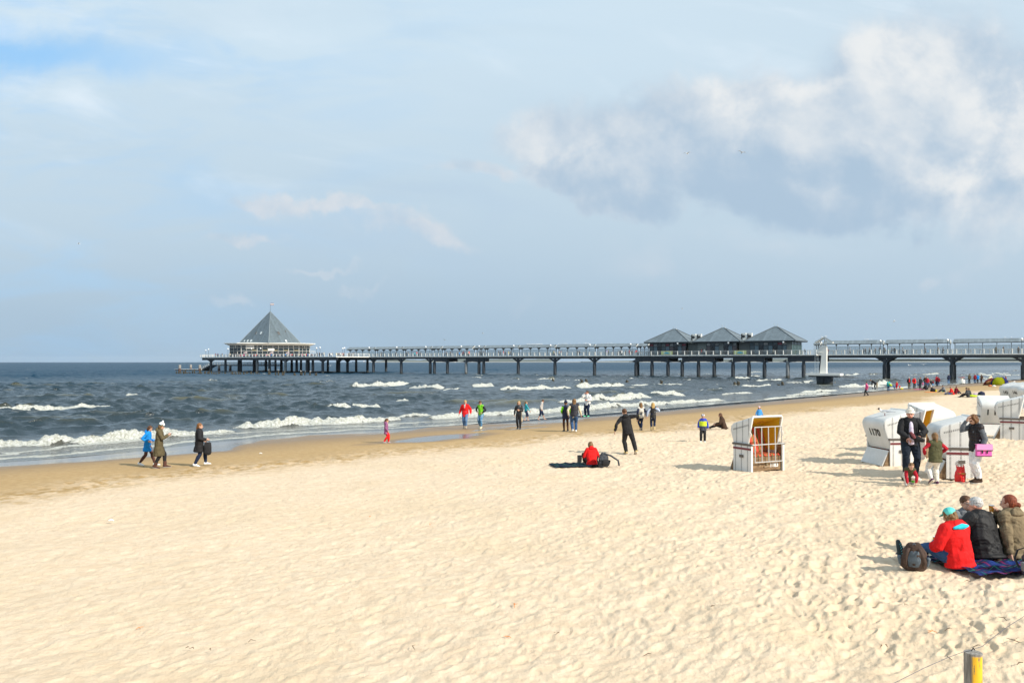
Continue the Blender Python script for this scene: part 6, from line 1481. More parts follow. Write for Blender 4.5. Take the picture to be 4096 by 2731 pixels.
    person(at(2297, 1727), 2, hgt(2297, 1727, 1590), 'person with long brown hair, dark padded vest and cream sleeves, back turned',
        dict(walk(.05, .02), fR=(.05, .02, .045), fL=(-.05, -.03, .07), hL=(-.17, .02, .49), hR=(.21, .06, .49), eL=(-.6, -.3, 0)), dict(jacket=(quilt('charcoal', (.025, .026, .035)), .030, (.0, .12, .095)), sleeves=N_('cream'), trousers=(N_('jeans'), .98, .012, .006), shoes=N_('white'), hair=('long', 'fair'), build=1.08))
    r, I = person(at(2350, 1666), 140, hgt(2350, 1666, 1561), 'man in white jacket and jeans with green trainers eating at the edge of the water',
        dict(STAND, fR=(.075, .03, .045), hR=(.06, .12, .86), eR=(.6, .2, -.8), hL=(-.09, .16, .64), head=(-20, 6)), dict(jacket=(N_('white'), .030, (.03, .125, .10)), trousers=(N_('djeans'), 1, .014, .006), shoes=cloth('green_trainer', (.06, .55, .28)), hair=('crop', 'brown'), skin=SKIN2, build=1.1))
    # ---- boy in black tracksuit, throwing
    person(at(2512, 1815), 12, 1.74, 'boy in black tracksuit with yellow piping, arms flung out, standing with his back turned',
        dict(pel=(-.01, 0, .52), lean=(3, -9), twist=-8, fL=(-.045, -.02, .045), fR=(.135, -.12, .07), fRp=-25, hL=(-.28, .04, .50), eL=(-.7, -.4, .1), hR=(.245, .06, .745), eR=(.2, -.8, .5), head=(10, 4), kR=(.5, 1, 0)),
        dict(jacket=(N_('black'), .024, (.03, .115, .085)), hood=N_('black'), trousers=(N_('black'), 1, .014), shoes=N_('tan'), hair=('crop', 'brown'), stripe=('arm', 'leg')), child=.15)
    # ---- two girls holding hands
    person(at(2564, 1721), 8, hgt(2564, 1721, 1607), 'girl in white padded vest over navy sleeves holding hands with the blond girl',
        dict(walk(.06, .04), fL=(-.03, -.04, .10), fR=(.03, .04, .045), fLp=-50, hL=(-.12, .02, .50), hR=(.20, .02, .49), eR=(.6, -.3, 0)), dict(jacket=(quilt('white', (.66, .63, .56)), .016, (.02, .10, .075)), sleeves=N_('navy'), trousers=(N_('djeans'), .95, .006), shoes=N_('black'), hair=('long', 'fair')), child=.15)
    person(at(2612, 1723), -6, hgt(2612, 1723, 1607), 'blond girl in black padded vest over pale sleeves and brown boots, one hand raised',
        dict(walk(.03, .02), hL=(-.20, .0, .49), eL=(-.6, -.3, 0), hR=(.17, .06, .78), eR=(.7, -.2, -.6), palmR=(0, 1, 0)), dict(jacket=(quilt('black', CL['black']), .016, (.02, .10, .075)), sleeves=cloth('pale_blue_knit', (.45, .52, .66)), trousers=(N_('djeans'), .95, .006), shoes=N_('tan'), boots=.08, hair=('long', 'blond')), child=.15)
    # ---- seated person in red with rug and rucksack
    c = at(2367, 1864); sc_ = .74 / .52 * 1.02
    person(V(c.x, c.y, c.z + .03), 8, 1.45, 'person in red hooded jacket sitting on a dark tartan rug, back turned, by a rucksack',
        dict(SIT, fL=(-.10, .26, .05), fR=(.11, .27, .05), hL=(-.12, .20, .16), hR=(.13, .20, .16), eR=(.6, -.5, -1), eL=(-.6, -.5, -1), hunch=.2, head=(0, 28), kR=(.6, .2, 1), kL=(-.6, .2, 1)), dict(jacket=(N_('red'), .030, (.02, .13, .10)), hood=N_('red'), trousers=(N_('seal'), 1, .01), shoes=N_('brown'), hair=('half', 'fair')))
    q = at(2330, 1862); sheet('picnic_rug', V(q.x - .15, q.y, q.z), 1.75, 1.25, 8, m_tart2, 'dark green and navy tartan rug under the seated person in red', 'rug', .04, 1)
    q = at(2318, 1854); e = empty('camera_case', V(q.x, q.y, q.z + .05), R(10), 'small black camera case standing on the dark tartan rug', 'case'); bm = bmesh.new(); box(bm, -.065, .065, -.05, .05, 0, .24); finish('case', bm, m_dark, e, bevel=.022)
    bm = bmesh.new(); loft(bm, [(.06, 0, .2), (.09, -.02, .08), (.14, -.04, .01)], [.006] * 3, n=5); finish('strap', bm, m_dark, e)
    q = at(2415, 1868); backpack(V(q.x, q.y, q.z + .02), 205, .98, cloth('pack_grey', (.05, .055, .065)), N_('black'), 'grey and black trekking rucksack lying beside the person in red', tilt=0)
    e = empty('belt_strap', V(q.x + .22, q.y - .02, q.z + .02), 0, 'black padded hip belt trailing from the grey rucksack on the sand', 'strap'); bm = bmesh.new(); loft(bm, [(-.2, 0, .42), (0, 0, .36), (.15, 0, .26), (.24, -.02, .20), (.27, -.02, .05)], [(.028, .045)] * 5, wide=(0, 0, 1), n=8); finish('webbing', bm, cloth('pack_grey', (.05, .055, .065)), e, smooth=True)
    # ---- boy in colour block jacket, seated woman in brown, toddler
    person(at(2812, 1768), 165, hgt(2812, 1768, 1656), 'child in blue, lime and grey ski jacket with striped beanie and sunglasses, standing',
        dict(STAND, hL=(-.17, .0, .50), hR=(.16, .02, .52), head=(12, 0), fL=(-.06, 0, .045), fR=(.07, .02, .045)), dict(jacket=(mat('colour_block_jacket', (.1, .1, .5), .7, build=_block), .034, (.05, .13, .10)), trousers=(N_('black'), 1, .014, .006), shoes=N_('white'), hair=('crop', 'brown'), hat=('beanie', mat('striped_beanie', (.5, .5, .5), .9, build=_beanie)), sunglasses=1), child=.35)
    c = at(2893, 1716)
    person(V(c.x, c.y, c.z), 72, 1.62, 'person in dark brown coat sitting on the sand with legs stretched to the left',
        dict(SIT, pel=(0, -.02, .085), lean=(16, 0), fL=(-.07, .44, .04), fR=(.05, .43, .04), hL=(-.11, .24, .14), hR=(.11, .24, .16)), dict(jacket=(N_('brown'), .040, (.03, .16, .13)), trousers=(N_('black'), 1, .008), shoes=N_('tan'), hair=('half', 'brown')))
    person(at(3037, 1694), 176, hgt(3037, 1694, 1626), 'toddler in light blue jacket and pink hat standing beyond the chair numbered 1183',
        dict(STAND, hL=(-.20, .0, .50), hR=(.20, .0, .50)), dict(jacket=(cloth('sky_blue', (.06, .30, .68)), .030, (.04, .14, .10)), trousers=(N_('jeans'), 1, .014), shoes=N_('brown'), hair=('bob', 'fair'), hat=('beanie', cloth('pale_pink', (.75, .55, .62)))), child=1.0)
    # ---- family by the chairs
    Dm = at(3640, 1903)
    r, I = person(Dm, 163, (1903 - 1629) * Dm.y / FPX, 'man in white sun hat and black jacket over a checked shirt, folding a dark bag',
        dict(STAND, fL=(-.07, .0, .045), fR=(.06, .03, .045), hL=(-.10, .16, .60), hR=(.06, .17, .565), eL=(-.9, -.4, -.3), eR=(.9, -.4, -.3), head=(-6, 12), palmL=(.6, .3, -1), palmR=(-.6, .3, -1), curlL=1.0, curlR=1.0, kL=(-.5, 1, 0)),
        dict(jacket=(N_('black'), .030, (.02, .130, .105)), trousers=(cloth('dark_denim', (.014, .022, .036)), 1, .014, .004), shoes=N_('brown'), hair=('crop', 'grey'), hat=('bucket', cloth('sun_hat_cream', (.72, .68, .60))), skin=SKIN2, build=1.1), tier=2)
    # open front of the jacket: checked shirt panel
    T = I['T']; Hh = I['H']
    bm = bmesh.new(); loft(bm, [T(-.045, .088), T(.05, .098), T(.15, .100), T(.23, .092), T(.285, .048)], [(.040 * Hh, .022 * Hh), (.036 * Hh, .022 * Hh), (.030 * Hh, .022 * Hh), (.026 * Hh, .02 * Hh), (.02 * Hh, .016 * Hh)], wide=I['rt'], n=12); finish('shirt_front', bm, P_CHK, r, smooth=True)
    e = empty('folded_bag', W(r, (I['wr']['L'] + I['wr']['R']) / 2 + V(0, .10, -.01)), r.rotation_euler.z, 'dark cloth bag with dusky red lining held by the man in the sun hat', 'bag')
    bm = bmesh.new(); loft(bm, [(-.22, .02, -.07), (-.10, .03, -.03), (.05, .02, .04), (.12, .0, .13)], [(.05, .035), (.08, .045), (.07, .05), (.03, .03)], wide=(0, 0, 1), n=12); me = voxel(bm, .012, 1); me.materials.append(N_('black')); link('bag_body', me, e)
    bm = bmesh.new(); loft(bm, [(.0, .065, .0), (.05, .075, .08), (.10, .06, .15)], [(.035, .02), (.045, .02), (.03, .015)], wide=(1, 0, 0), n=10); finish('lining', bm, cloth('dusky_red', (.20, .06, .07)), e, smooth=True)
    # crouching girl
    c = at(3632, 1938); hh = .95
    person(c, 172, 1.10, 'girl in olive vest and red sleeves crouching to dig at the feet of the man',
        dict(pel=(0, -.06, .17), lean=(38, 0), fL=(-.10, -.12, .04), fR=(.07, .10, .045), kL=(-.8, .8, .2), kR=(.2, .6, 1), hL=(-.10, .22, .07), hR=(.09, .24, .06), eL=(-1, -.3, .3), eR=(1, -.3, .3), head_abs=(0, 42), hunch=.3),
        dict(jacket=(N_('khaki'), .030, (.01, .12, .10)), sleeves=N_('crimson'), trousers=(P_FLOR, 1, .014), shoes=cloth('trainer_white', (.6, .58, .56)), hair=('pony', 'fair')), tier=2, child=.55)
    # standing girl
    Dg = at(3740, 1936)
    person(Dg, 2, (1936 - 1727) * Dg.y / FPX, 'girl in olive vest over red sleeves and flowered trousers standing with her back turned',
        dict(STAND, pel=(.01, 0, .515), fL=(-.10, -.05, .10), fLp=-40, fR=(.05, .02, .045), hL=(-.14, .10, .56), hR=(.15, .10, .58), eL=(-1, -.4, 0), eR=(1, -.4, 0), head=(-8, 10), lean=(6, 2)),
        dict(jacket=(cloth('olive_vest', (.085, .082, .038)), .036, (.03, .135, .11)), sleeves=N_('crimson'), trousers=(P_FLOR, 1, .014), shoes=cloth('trainer_navy', (.10, .03, .08)), hair=('low', 'fair')), tier=2, child=.45)
    # woman with pink bag
    Dw = at(3908, 1930)
    r, I = person(Dw, 98, (1930 - 1650) * Dw.y / FPX, 'woman in black padded vest and white trousers shading her eyes, pink bag at hip',
        dict(STAND, fL=(-.05, .0, .045), fR=(.05, -.05, .045), hR=(.02, .15, .88), eR=(.4, .4, -1), hL=(-.13, .03, .49), head=(0, 20), lean=(5, 0), palmR=(0, -1, 0), curlR=.5),
        dict(jacket=(quilt('black_shiny', (.022, .018, .022)), .026, (.02, .115, .10)), sleeves=cloth('grey_marl', (.115, .13, .15)), trousers=(cloth('white_denim', (.80, .79, .80)), .98, .010), shoes=N_('brown'), boots=.02, hair=('half', 'chestnut'), sunglasses=1, build=1.05), tier=2)
    e = empty('messenger_bag', W(r, V(-.27, .03, .86)), R(176), 'bright pink shoulder bag with dark trim on the hip of the woman', 'bag')
    e.scale = (.84,) * 3
    m_pk = mat('pink_vinyl', (.78, .12, .45), .35, bump=(6, .3, .01)); m_pk2 = mat('pink_flap_vinyl', (.80, .30, .58), .3, bump=(6, .3, .01))
    bm = bmesh.new(); prism(bm, [(-.22, -.17), (.22, -.17), (.21, .16), (-.21, .16)], -.06, .06, 'y'); finish('bag_body', bm, m_pk, e, bevel=.02)
    bm = bmesh.new(); prism(bm, [(-.235, 0.0), (.235, 0.0), (.225, .185), (-.225, .185)], .064, .075, 'y'); box(bm, -.225, .225, -.062, .07, .172, .185); finish('flap', bm, m_pk2, e)
    bm = bmesh.new(); box(bm, -.235, .235, .0755, .08, -.012, .014); box(bm, -.215, .215, -.062, .062, -.185, -.165); finish('dark_trim', bm, m_dark, e)
    for s in (-1, 1): bm = bmesh.new(); box(bm, s * .07 - .02, s * .07 + .02, .0765, .083, -.09, .0); finish('buckle', bm, m_dark, e)
    bm = bmesh.new(); box(bm, -.05, .05, .0801, .083, -.004, .010); finish('woven_tag', bm, mat('red_tag', (.6, .08, .08), .6), e)
    bm = bmesh.new(); loft(bm, [(-.21, 0, .17), (-.05, -.01, .36), (.12, -.06, .56), (.17, -.12, .60)], [(.016, .004)] * 4, wide=(0, 1, 0), n=6); loft(bm, [(.21, 0, .17), (.20, -.05, .40), (.17, -.12, .60)], [(.016, .004)] * 3, wide=(0, 1, 0), n=6); finish('strap', bm, m_dark, e)
    # carrier bag
    q = at(3841, 1926); e = empty('carrier_bag', q, R(-4), 'red plastic carrier bag with green lettering standing against the chair', 'carrier bag')
    m_rb = mat('red_polythene', (.72, .02, .018), .25, bump=(9, .8, .02))
    bm = bmesh.new(); loft(bm, [(0, 0, .02), (0, 0, .12), (0, 0, .34), (0, 0, .44)], [(.165, .07), (.17, .085), (.145, .06), (.125, .02)], wide=(1, 0, 0), n=14); me = voxel(bm, .012, 1); n = len(me.vertices); co = np.empty(n * 3); me.vertices.foreach_get('co', co); co = co.reshape(-1, 3); no = np.empty(n * 3); me.vertices.foreach_get('normal', no); no = no.reshape(-1, 3); co += no * (fbm(co[:, 0] * 16, co[:, 2] * 12, 3, 6) * .035)[:, None]; me.vertices.foreach_set('co', co.ravel()); me.update(); me.materials.append(m_rb); link('bag_body', me, e)
    for s in (-1, 1): bm = bmesh.new(); loft(bm, [(s * .10, 0, .43), (s * .095, 0, .50), (s * .03, 0, .46)], [(.03, .006), (.022, .006), (.01, .005)], wide=(1, 0, 0), n=6); finish('handle', bm, m_rb, e, smooth=True)
    e.scale = (.86,) * 3
    me = text_mesh('Top Shopping', .045, .001, .002); o = link('lettering', me, e, mat('green_print', (.22, .22, .03), .5)); o.rotation_euler = (R(90), 0, 0); o.location = (0, -.098, .26)
    q = at(3657, 1937); e = empty('sand_bucket', V(q.x, q.y, q.z + .05), 0, 'bright green toy sand bucket lying by the crouching girl', 'bucket'); bm = bmesh.new(); loft(bm, [(-.06, 0, .05), (.06, 0, .05)], [.045, .06], n=14, caps=False); finish('pail', bm, mat('green_plastic', (.06, .70, .03), .35), e, smooth='auto'); bm = bmesh.new(); loft(bm, [(.055, -.062, .05), (.09, -.04, .0), (.10, 0, -.01), (.09, .04, .0), (.055, .062, .05)], [.005] * 5, n=5); finish('handle', bm, m_white, e)
    q = at(3622, 1937); e = empty('toy_spade', V(q.x, q.y, q.z + .04), R(40), 'magenta toy spade under the hand of the crouching girl', 'toy'); bm = bmesh.new(); loft(bm, [(-.10, 0, .02), (.04, 0, .03)], [.008, .008], n=6); box(bm, .03, .11, -.03, .03, .02, .03); finish('spade', bm, mat('magenta_plastic', (.5, .02, .20), .4), e)
    # ---- picnic group bottom right
    c = at(3836, 2270)
    person(V(c.x, c.y, c.z + .03), 22, 1.56, 'person in turquoise cap and bright red jacket sitting on the blue tartan rug',
        dict(SIT, lean=(6, -3), hunch=.16, fL=(-.18, .42, .05), fR=(.02, .40, .05), kL=(-.7, .3, 1), kR=(-.1, .2, 1), hL=(-.13, .20, .15), hR=(.10, .22, .20), eL=(-.7, -.5, -1), eR=(1, -.4, -.4), head=(14, 20)),
        dict(jacket=(N_('red'), .040, (.03, .15, .12)), hood=N_('red'), trousers=(N_('jeans'), 1, .012), shoes=N_('dgrey'), hair=('half', 'fair'), hat=('cap', N_('turq')), scarf=cloth('leopard_scarf', (.35, .26, .2)), hoodlining=cloth('turquoise_lining', (.03, .52, .68)), build=1.2), tier=2)
    r0 = bpy.context.scene.objects
    c2 = at(3948, 2238)
    person(V(c2.x, c2.y, c2.z + .03), 20, 1.70, 'white-haired man in black jacket sitting between red jacket and brown parka',
        dict(SIT, lean=(14, 3), hunch=.25, fL=(-.10, .42, .05), fR=(.12, .42, .05), hL=(-.12, .24, .20), hR=(.12, .24, .20), eL=(-1, -.5, -.5), eR=(1, -.5, -.5), head=(22, 4)),
        dict(jacket=(cloth('black_waxed', (.014, .014, .015), .6), .040, (.03, .155, .13)), trousers=(N_('black'), 1, .012), shoes=N_('dgrey'), hair=('crop', 'grey'), skin=SKIN2, build=1.12), tier=2)
    c3 = at(3872, 2206)
    person(V(c3.x - .04, c3.y, c3.z + .02), 172, 1.62, 'young man with glasses and short brown hair facing the viewer on the rug',
        dict(SIT, lean=(2, 0), fL=(-.10, .36, .05), fR=(.14, .36, .05), hL=(-.12, .22, .20), hR=(.12, .22, .20), head_abs=(6, -6)),
        dict(jacket=(N_('grey'), .024, (.02, .13, .10)), trousers=(N_('djeans'), 1, .012), shoes=N_('brown'), hair=('crop', 'brown'), scarf=N_('dgrey'), glasses=1, skin=SKIN, build=1.1), tier=2)
    c4 = at(4062, 2232)
    r, I = person(V(c4.x, c4.y, c4.z + .03), 22, 1.74, 'person with auburn bun and brown parka sitting at the right edge with a cup',
        dict(SIT, lean=(6, 0), hunch=.12, fL=(-.02, .42, .05), fR=(.16, .42, .05), hL=(-.15, -.06, .05), eL=(-.6, -.8, 0), hR=(-.05, .13, .37), eR=(1, -.2, -.5), head=(26, 2)),
        dict(jacket=(N_('taupe'), .036, (.03, .15, .12)), hood=N_('taupe'), trousers=(N_('black'), 1, .012), shoes=N_('brown'), hair=('bun', 'auburn'), build=1.05), tier=2)
    def cup(p, lb):
        e = empty('paper_cup', p, 0, lb, 'cup'); bm = bmesh.new(); loft(bm, [(0, 0, -.05), (0, 0, .05)], [.030, .041], n=16, caps=False); finish('cup_body', bm, mat('orange_dotted_cup', (.8, .3, .02), .5, build=_pat_dots((.75, .30, .02, 1), (.8, .7, .5, 1), 38, .33)), e, smooth='auto')
        bm = bmesh.new(); loft(bm, [(0, 0, .05), (0, 0, .06)], [.042, .041], n=16, caps=False); finish('rim', bm, m_white, e)
    cup(W(r, I['wr']['R'] + V(-.06, .06, .05)), 'orange spotted paper cup held up by the person with the auburn bun')
    d_ = FPX * 1.0; q = V((3742 - 2048) / FPX * 12.25, 12.25, CAM_Z - (2160 - 1447) / FPX * 12.25); cup(q, 'orange spotted paper cup held at the left side of the red jacket')
    q = at(3990, 2262); sheet('picnic_rug', V(q.x + .36, q.y + .22, q.z), 2.3, 1.25, 14, m_tart, 'blue, magenta and green tartan rug under the group of four at lower right', 'rug', .05, 4, 60, .02)
    q = at(3655, 2278); backpack(V(q.x, q.y, q.z + .02), -24, .90, cloth('pack_brown', (.07, .045, .035)), cloth('pack_slate', (.11, .14, .17)), 'brown rucksack with slate blue panels standing beside the red-jacketed person', tilt=13)
    q = at(3595, 2240); e = empty('hiking_boot', V(q.x, q.y, q.z + .02), 0, 'dark hiking boot with teal laces sticking up left of the brown rucksack', 'boot')
    bm = bmesh.new(); loft(bm, [(.04, .02, .03), (.03, .0, .12), (-.01, -.02, .24), (-.02, -.02, .28)], [(.045, .05), (.05, .055), (.05, .04), (.04, .03)], wide=(0, 1, 0), n=12); loft(bm, [(.04, .02, .05), (.13, .03, .06)], [.05, .045], n=10); me = voxel(bm, .011, 1); me.materials.append(cloth('boot_slate', (.03, .045, .055))); link('upper', me, e)
    bm = bmesh.new()
    for k in range(5): loft(bm, [(.01 - k * .008, -.075, .10 + k * .035), (.04 - k * .010, -.065, .125 + k * .035)], [.004] * 2, n=5)
    finish('lace', bm, cloth('teal_lace', (.1, .4, .42)), e)
    q = V((4135 - 2048) / FPX * 11.3, 11.3, 1.25); backpack(V(q.x, q.y, float(zbase(s_of(q.x, q.y))) + .02), 200, .95, N_('dgrey'), N_('grey'), 'dark rucksack cut off by the right edge on the tartan rug')
def _block(t, b, tc):
    z = t.xyz(tc.outputs['Object'])[2]; c = t.mix(t.ss(z, .70, .705), (.045, .05, .075, 1), (.55, .68, .02, 1)); c = t.mix(t.ss(z, .905, .91), c, (.02, .05, .42, 1)); x = t.m('ABSOLUTE', t.xyz(tc.outputs['Object'])[0]); c = t.mix(t.ss(x, .155, .16), c, (.02, .05, .40, 1)); t.put(b.inputs['Base Color'], c)
def _beanie(t, b, tc):
    x = t.xyz(tc.outputs['Object'])[0]; t.put(b.inputs['Base Color'], t.mix(t.ss(t.m('SINE', t.m('MULTIPLY', x, 95)), -.1, .1), (.10, .13, .2, 1), (.72, .72, .74, 1)))
# ================================================================ distant people, gulls, small things
_TP = {}
def tmpl(k):
    if k in _TP: return _TP[k]
    sets = dict(
        stand=dict(STAND), walkl=walk(.11, .03), walkr=walk(.13, .03), lean=dict(STAND, lean=(14, 0), hL=(-.12, .2, .60), hR=(.12, .2, .60)),
        hands=dict(STAND, hL=(-.08, .12, .60), hR=(.08, .12, .60), lean=(6, 0)), behind=dict(STAND, hL=(-.03, -.11, .55), hR=(.03, -.11, .55)),
        sit=dict(SIT, lean=(20, 0)), sitb=dict(SIT, lean=(8, 0), hunch=.3), bend=dict(STAND, lean=(55, 0), hL=(-.10, .25, .30), hR=(.10, .25, .30), head=(0, 20)), chair=dict(pel=(0, 0, .30), fL=(-.06, .24, .045), fR=(.06, .24, .045), hL=(-.10, .2, .42), hR=(.10, .2, .42)))
    kid = k.startswith('kid'); base = k[3:] if kid else k
    w = dict(jacket=(cm('grey'), .026, (.04, .125, .10)), trousers=(cm('djeans'), 1, .012), hair=('crop', 'brown'), shoes=cm('black'))
    if kid: w['trousers'] = (cm('djeans'), .5, .012)
    if base == 'long': base = 'stand'; w['hair'] = ('long', 'blond')
    r, _ = person((0, 0, 0), 0, 1.15 if kid else 1.7, 'x', sets[base], w, tier=0, child=.5 if kid else 0)
    _TP[k] = [(c.name.split('.')[0], c.data) for c in r.children]
    for c in list(r.children): bpy.data.objects.remove(c)
    bpy.data.objects.remove(r)
    return _TP[k]
def farp(p, yaw, kind, top, legs, label, scale=1.0, group=None, hair='brown', parts=True):
    e = empty('person', p, R(yaw), label, 'person', group); e.scale = (scale,) * 3
    for nm, me in tmpl(kind):
        o = link(nm, me, e)
        m = dict(jacket=cm(top), trousers=cm(legs), hair=HAIR[hair]).get(nm)
        if m:
            o.material_slots[0].link = 'OBJECT'; o.material_slots[0].material = m
    return e
def build_far_people():
    CN = dict(black='black', navy='dark navy', red='red', teal='teal', brown='brown', dgrey='dark grey', grey='grey', blue='bright blue', lightblue='light blue', white='white', cream='cream', yellow='yellow', lilac='purple', maroon='maroon', olive='olive', pink='pink', beige='beige', crimson='crimson', lime='lime', dgreen='green', khaki='khaki')
    # walkers on the pier: photo column, colour, kind, facing (l/r), offset
    W_ = [(1393, 'black', 's'), (1398, 'black', 's'), (1407, 'navy', 's'), (1415.5, 'black', 's'), (1521, 'black', 'l'), (1527, 'black', 'l'), (1583, 'black', 'r'), (1626.5, 'black', 's'), (1633.5, 'brown', 'l'), (1659.5, 'teal', 's'), (1667, 'red', 's'), (1674.5, 'black', 'l'), (1682.5, 'black', 'r'),
          (1779.5, 'brown', 'l'), (1786.5, 'black', 's'), (1800.5, 'brown', 's'), (1808.5, 'navy', 'l'), (1828.5, 'dgrey', 's'), (1838, 'blue', 'l'), (1851, 'maroon', 's'), (1857, 'black', 's'), (1872, 'cream', 's'), (1877, 'red', 's'), (1921, 'black', 's'), (1928, 'black', 'l'), (1936, 'black', 'r'),
          (1995.5, 'black', 's'), (2002.5, 'black', 'r'), (2013.5, 'crimson', 's'), (2021.5, 'black', 'r'), (2034.5, 'yellow', 's'), (2042, 'dgrey', 'l'), (2212, 'dgreen', 'l'), (2216, 'beige', 's'), (2236.5, 'beige', 'l'), (2244.5, 'maroon', 's'), (2311, 'black', 's'), (2318.5, 'black', 'r'),
          (2427, 'lilac', 's'), (2434.5, 'khaki', 's'), (2452.5, 'navy', 's'), (2473, 'black', 'l'), (2480, 'black', 's'), (2486, 'white', 's'), (2502, 'dgrey', 'l'), (2517, 'maroon', 's'), (2528, 'dgrey', 's'), (2545, 'red', 's'), (2553.5, 'white', 's'),
          (2750, 'brown', 's'), (2806.5, 'red', 's'), (2818, 'white', 's'), (2949, 'brown', 's'), (3093.5, 'cream', 'r'), (3221, 'black', 's'), (3311.5, 'maroon', 's'), (3399.5, 'grey', 'r'), (3455, 'dgrey', 's'), (3461.5, 'black', 's'), (3477.5, 'black', 'l'), (3500.5, 'brown', 's'), (3519, 'black', 'r'),
          (3535, 'dgrey', 's'), (3541, 'khaki', 's'), (3553.5, 'teal', 's'), (3567.5, 'dgrey', 's'), (3578, 'black', 's'), (3610.5, 'grey', 'r'), (3700.5, 'black', 'r'), (3711.5, 'lightblue', 'k'), (3753, 'olive', 'r'), (3772, 'brown', 'l'), (3983.5, 'khaki', 's'), (4013.5, 'brown', 'r'), (4073.5, 'black', 's')]
    rnd = random.Random(11)
    for i, (px, c, k) in enumerate(W_):
        shop = 2600 < px < 3250; w = (1.2 if shop else rnd.uniform(-2.0, -.7)); t = pt(px, w); p = pw(t, w, DECK + .006)
        kind = dict(s=rnd.choice(['stand', 'hands', 'walkl', 'lean']), l='walkl', r='walkr', k='kidstand')[k]
        yaw = dict(s=rnd.choice([60, -120, 150, -30]), l=62, r=-118, k=-118)[k] + rnd.uniform(-12, 12)
        if shop: where = 'in front of the shop pavilions'
        elif px > 3200: where = 'on the landward stretch of the pier'
        else: where = 'on the middle stretch of the pier'
        same = [q for q in W_ if q[1] == c and ((2600 < q[0] < 3250) == shop) and ((q[0] > 3250) == (px > 3250))]; n = same.index((px, c, k)); pos_ = f", {ORD[n]} such from left" if len(same) > 1 else ''
        farp(p, yaw, kind, c, rnd.choice(['djeans', 'black', 'jeans', 'dgrey']), f"person in {CN[c]} {where}{pos_}", (rnd.uniform(.96, 1.06) if k != 'k' else 1), 'people on the pier', rnd.choice(['brown', 'dark', 'fair', 'brown', 'grey', 'blond']))
    # terrace guests round the pyramid restaurant
    T_ = [(863, 'red', 2), (871, 'crimson', 2), (889, 'brown', 2), (918, 'white', 1), (921, 'cream', 2), (940, 'navy', 0)]
    cols = ['crimson', 'cream', 'black', 'white', 'brown', 'grey', 'red', 'beige', 'navy', 'white', 'pink', 'dgrey', 'blue', 'cream']
    for k in range(44): T_.append((962 + k * 6.9 + rnd.uniform(-1.5, 1.5), cols[(k * 5 + k // 3) % len(cols)], 3))
    for k, px in enumerate((1269, 1278, 1288, 1296, 1318, 1324, 1330, 1345, 1352, 1357, 1362, 1366, 1372, 1376)): T_.append((px, ['black', 'brown', 'navy', 'cream', 'black', 'white', 'brown', 'yellow', 'black', 'brown', 'white', 'black', 'crimson', 'black'][k], 0))
    cnt = {}
    for i, (px, c, k) in enumerate(T_):
        w = 9.6 if px < 1300 else -1 + rnd.uniform(-.6, .4); w += rnd.uniform(-.8, .2) if k == 3 else 0; t = pt(px, w); p = pw(t, w, DECK + .01)
        side = 'at the seaward rail' if k in (1, 2) else 'seated on the restaurant terrace' if k == 3 else 'standing by the rail between restaurant and canopies'
        key = (c, side); cnt[key] = cnt.get(key, 0) + 1; tot = sum(1 for q in T_ if q[1] == c and (q[2] in (1, 2)) == (k in (1, 2)) and (q[2] == 3) == (k == 3))
        farp(p, rnd.uniform(100, 260), 'chair' if k == 3 else ['stand', 'lean', 'lean'][k], c, 'djeans', f"person in {CN[c]} {side}" + (f", {ORD[cnt[key] - 1]} such from left" if tot > 1 else ''), 1.0, 'people on the pier', rnd.choice(['brown', 'dark', 'grey', 'blond', 'fair']))
        if k == 3 and i % 3 == 0:
            q = pw(t + .7, w - .3, DECK + .01); e = empty('cafe_table', q, 0, f"small white cafe table on the restaurant terrace, {ORD[(i - 6) // 3]} from the left", 'table', 'cafe tables on the terrace')
            bm = bmesh.new(); loft(bm, [(0, 0, .72), (0, 0, .75)], [.42, .42], n=12, caps=False); finish('table_top', bm, m_white, e); bm = bmesh.new(); loft(bm, [(0, 0, 0), (0, 0, .72)], [.05, .04], n=6, caps=False); loft(bm, [(0, 0, 0), (0, 0, .03)], [.25, .25], n=10, caps=False); finish('leg', bm, m_steel, e)
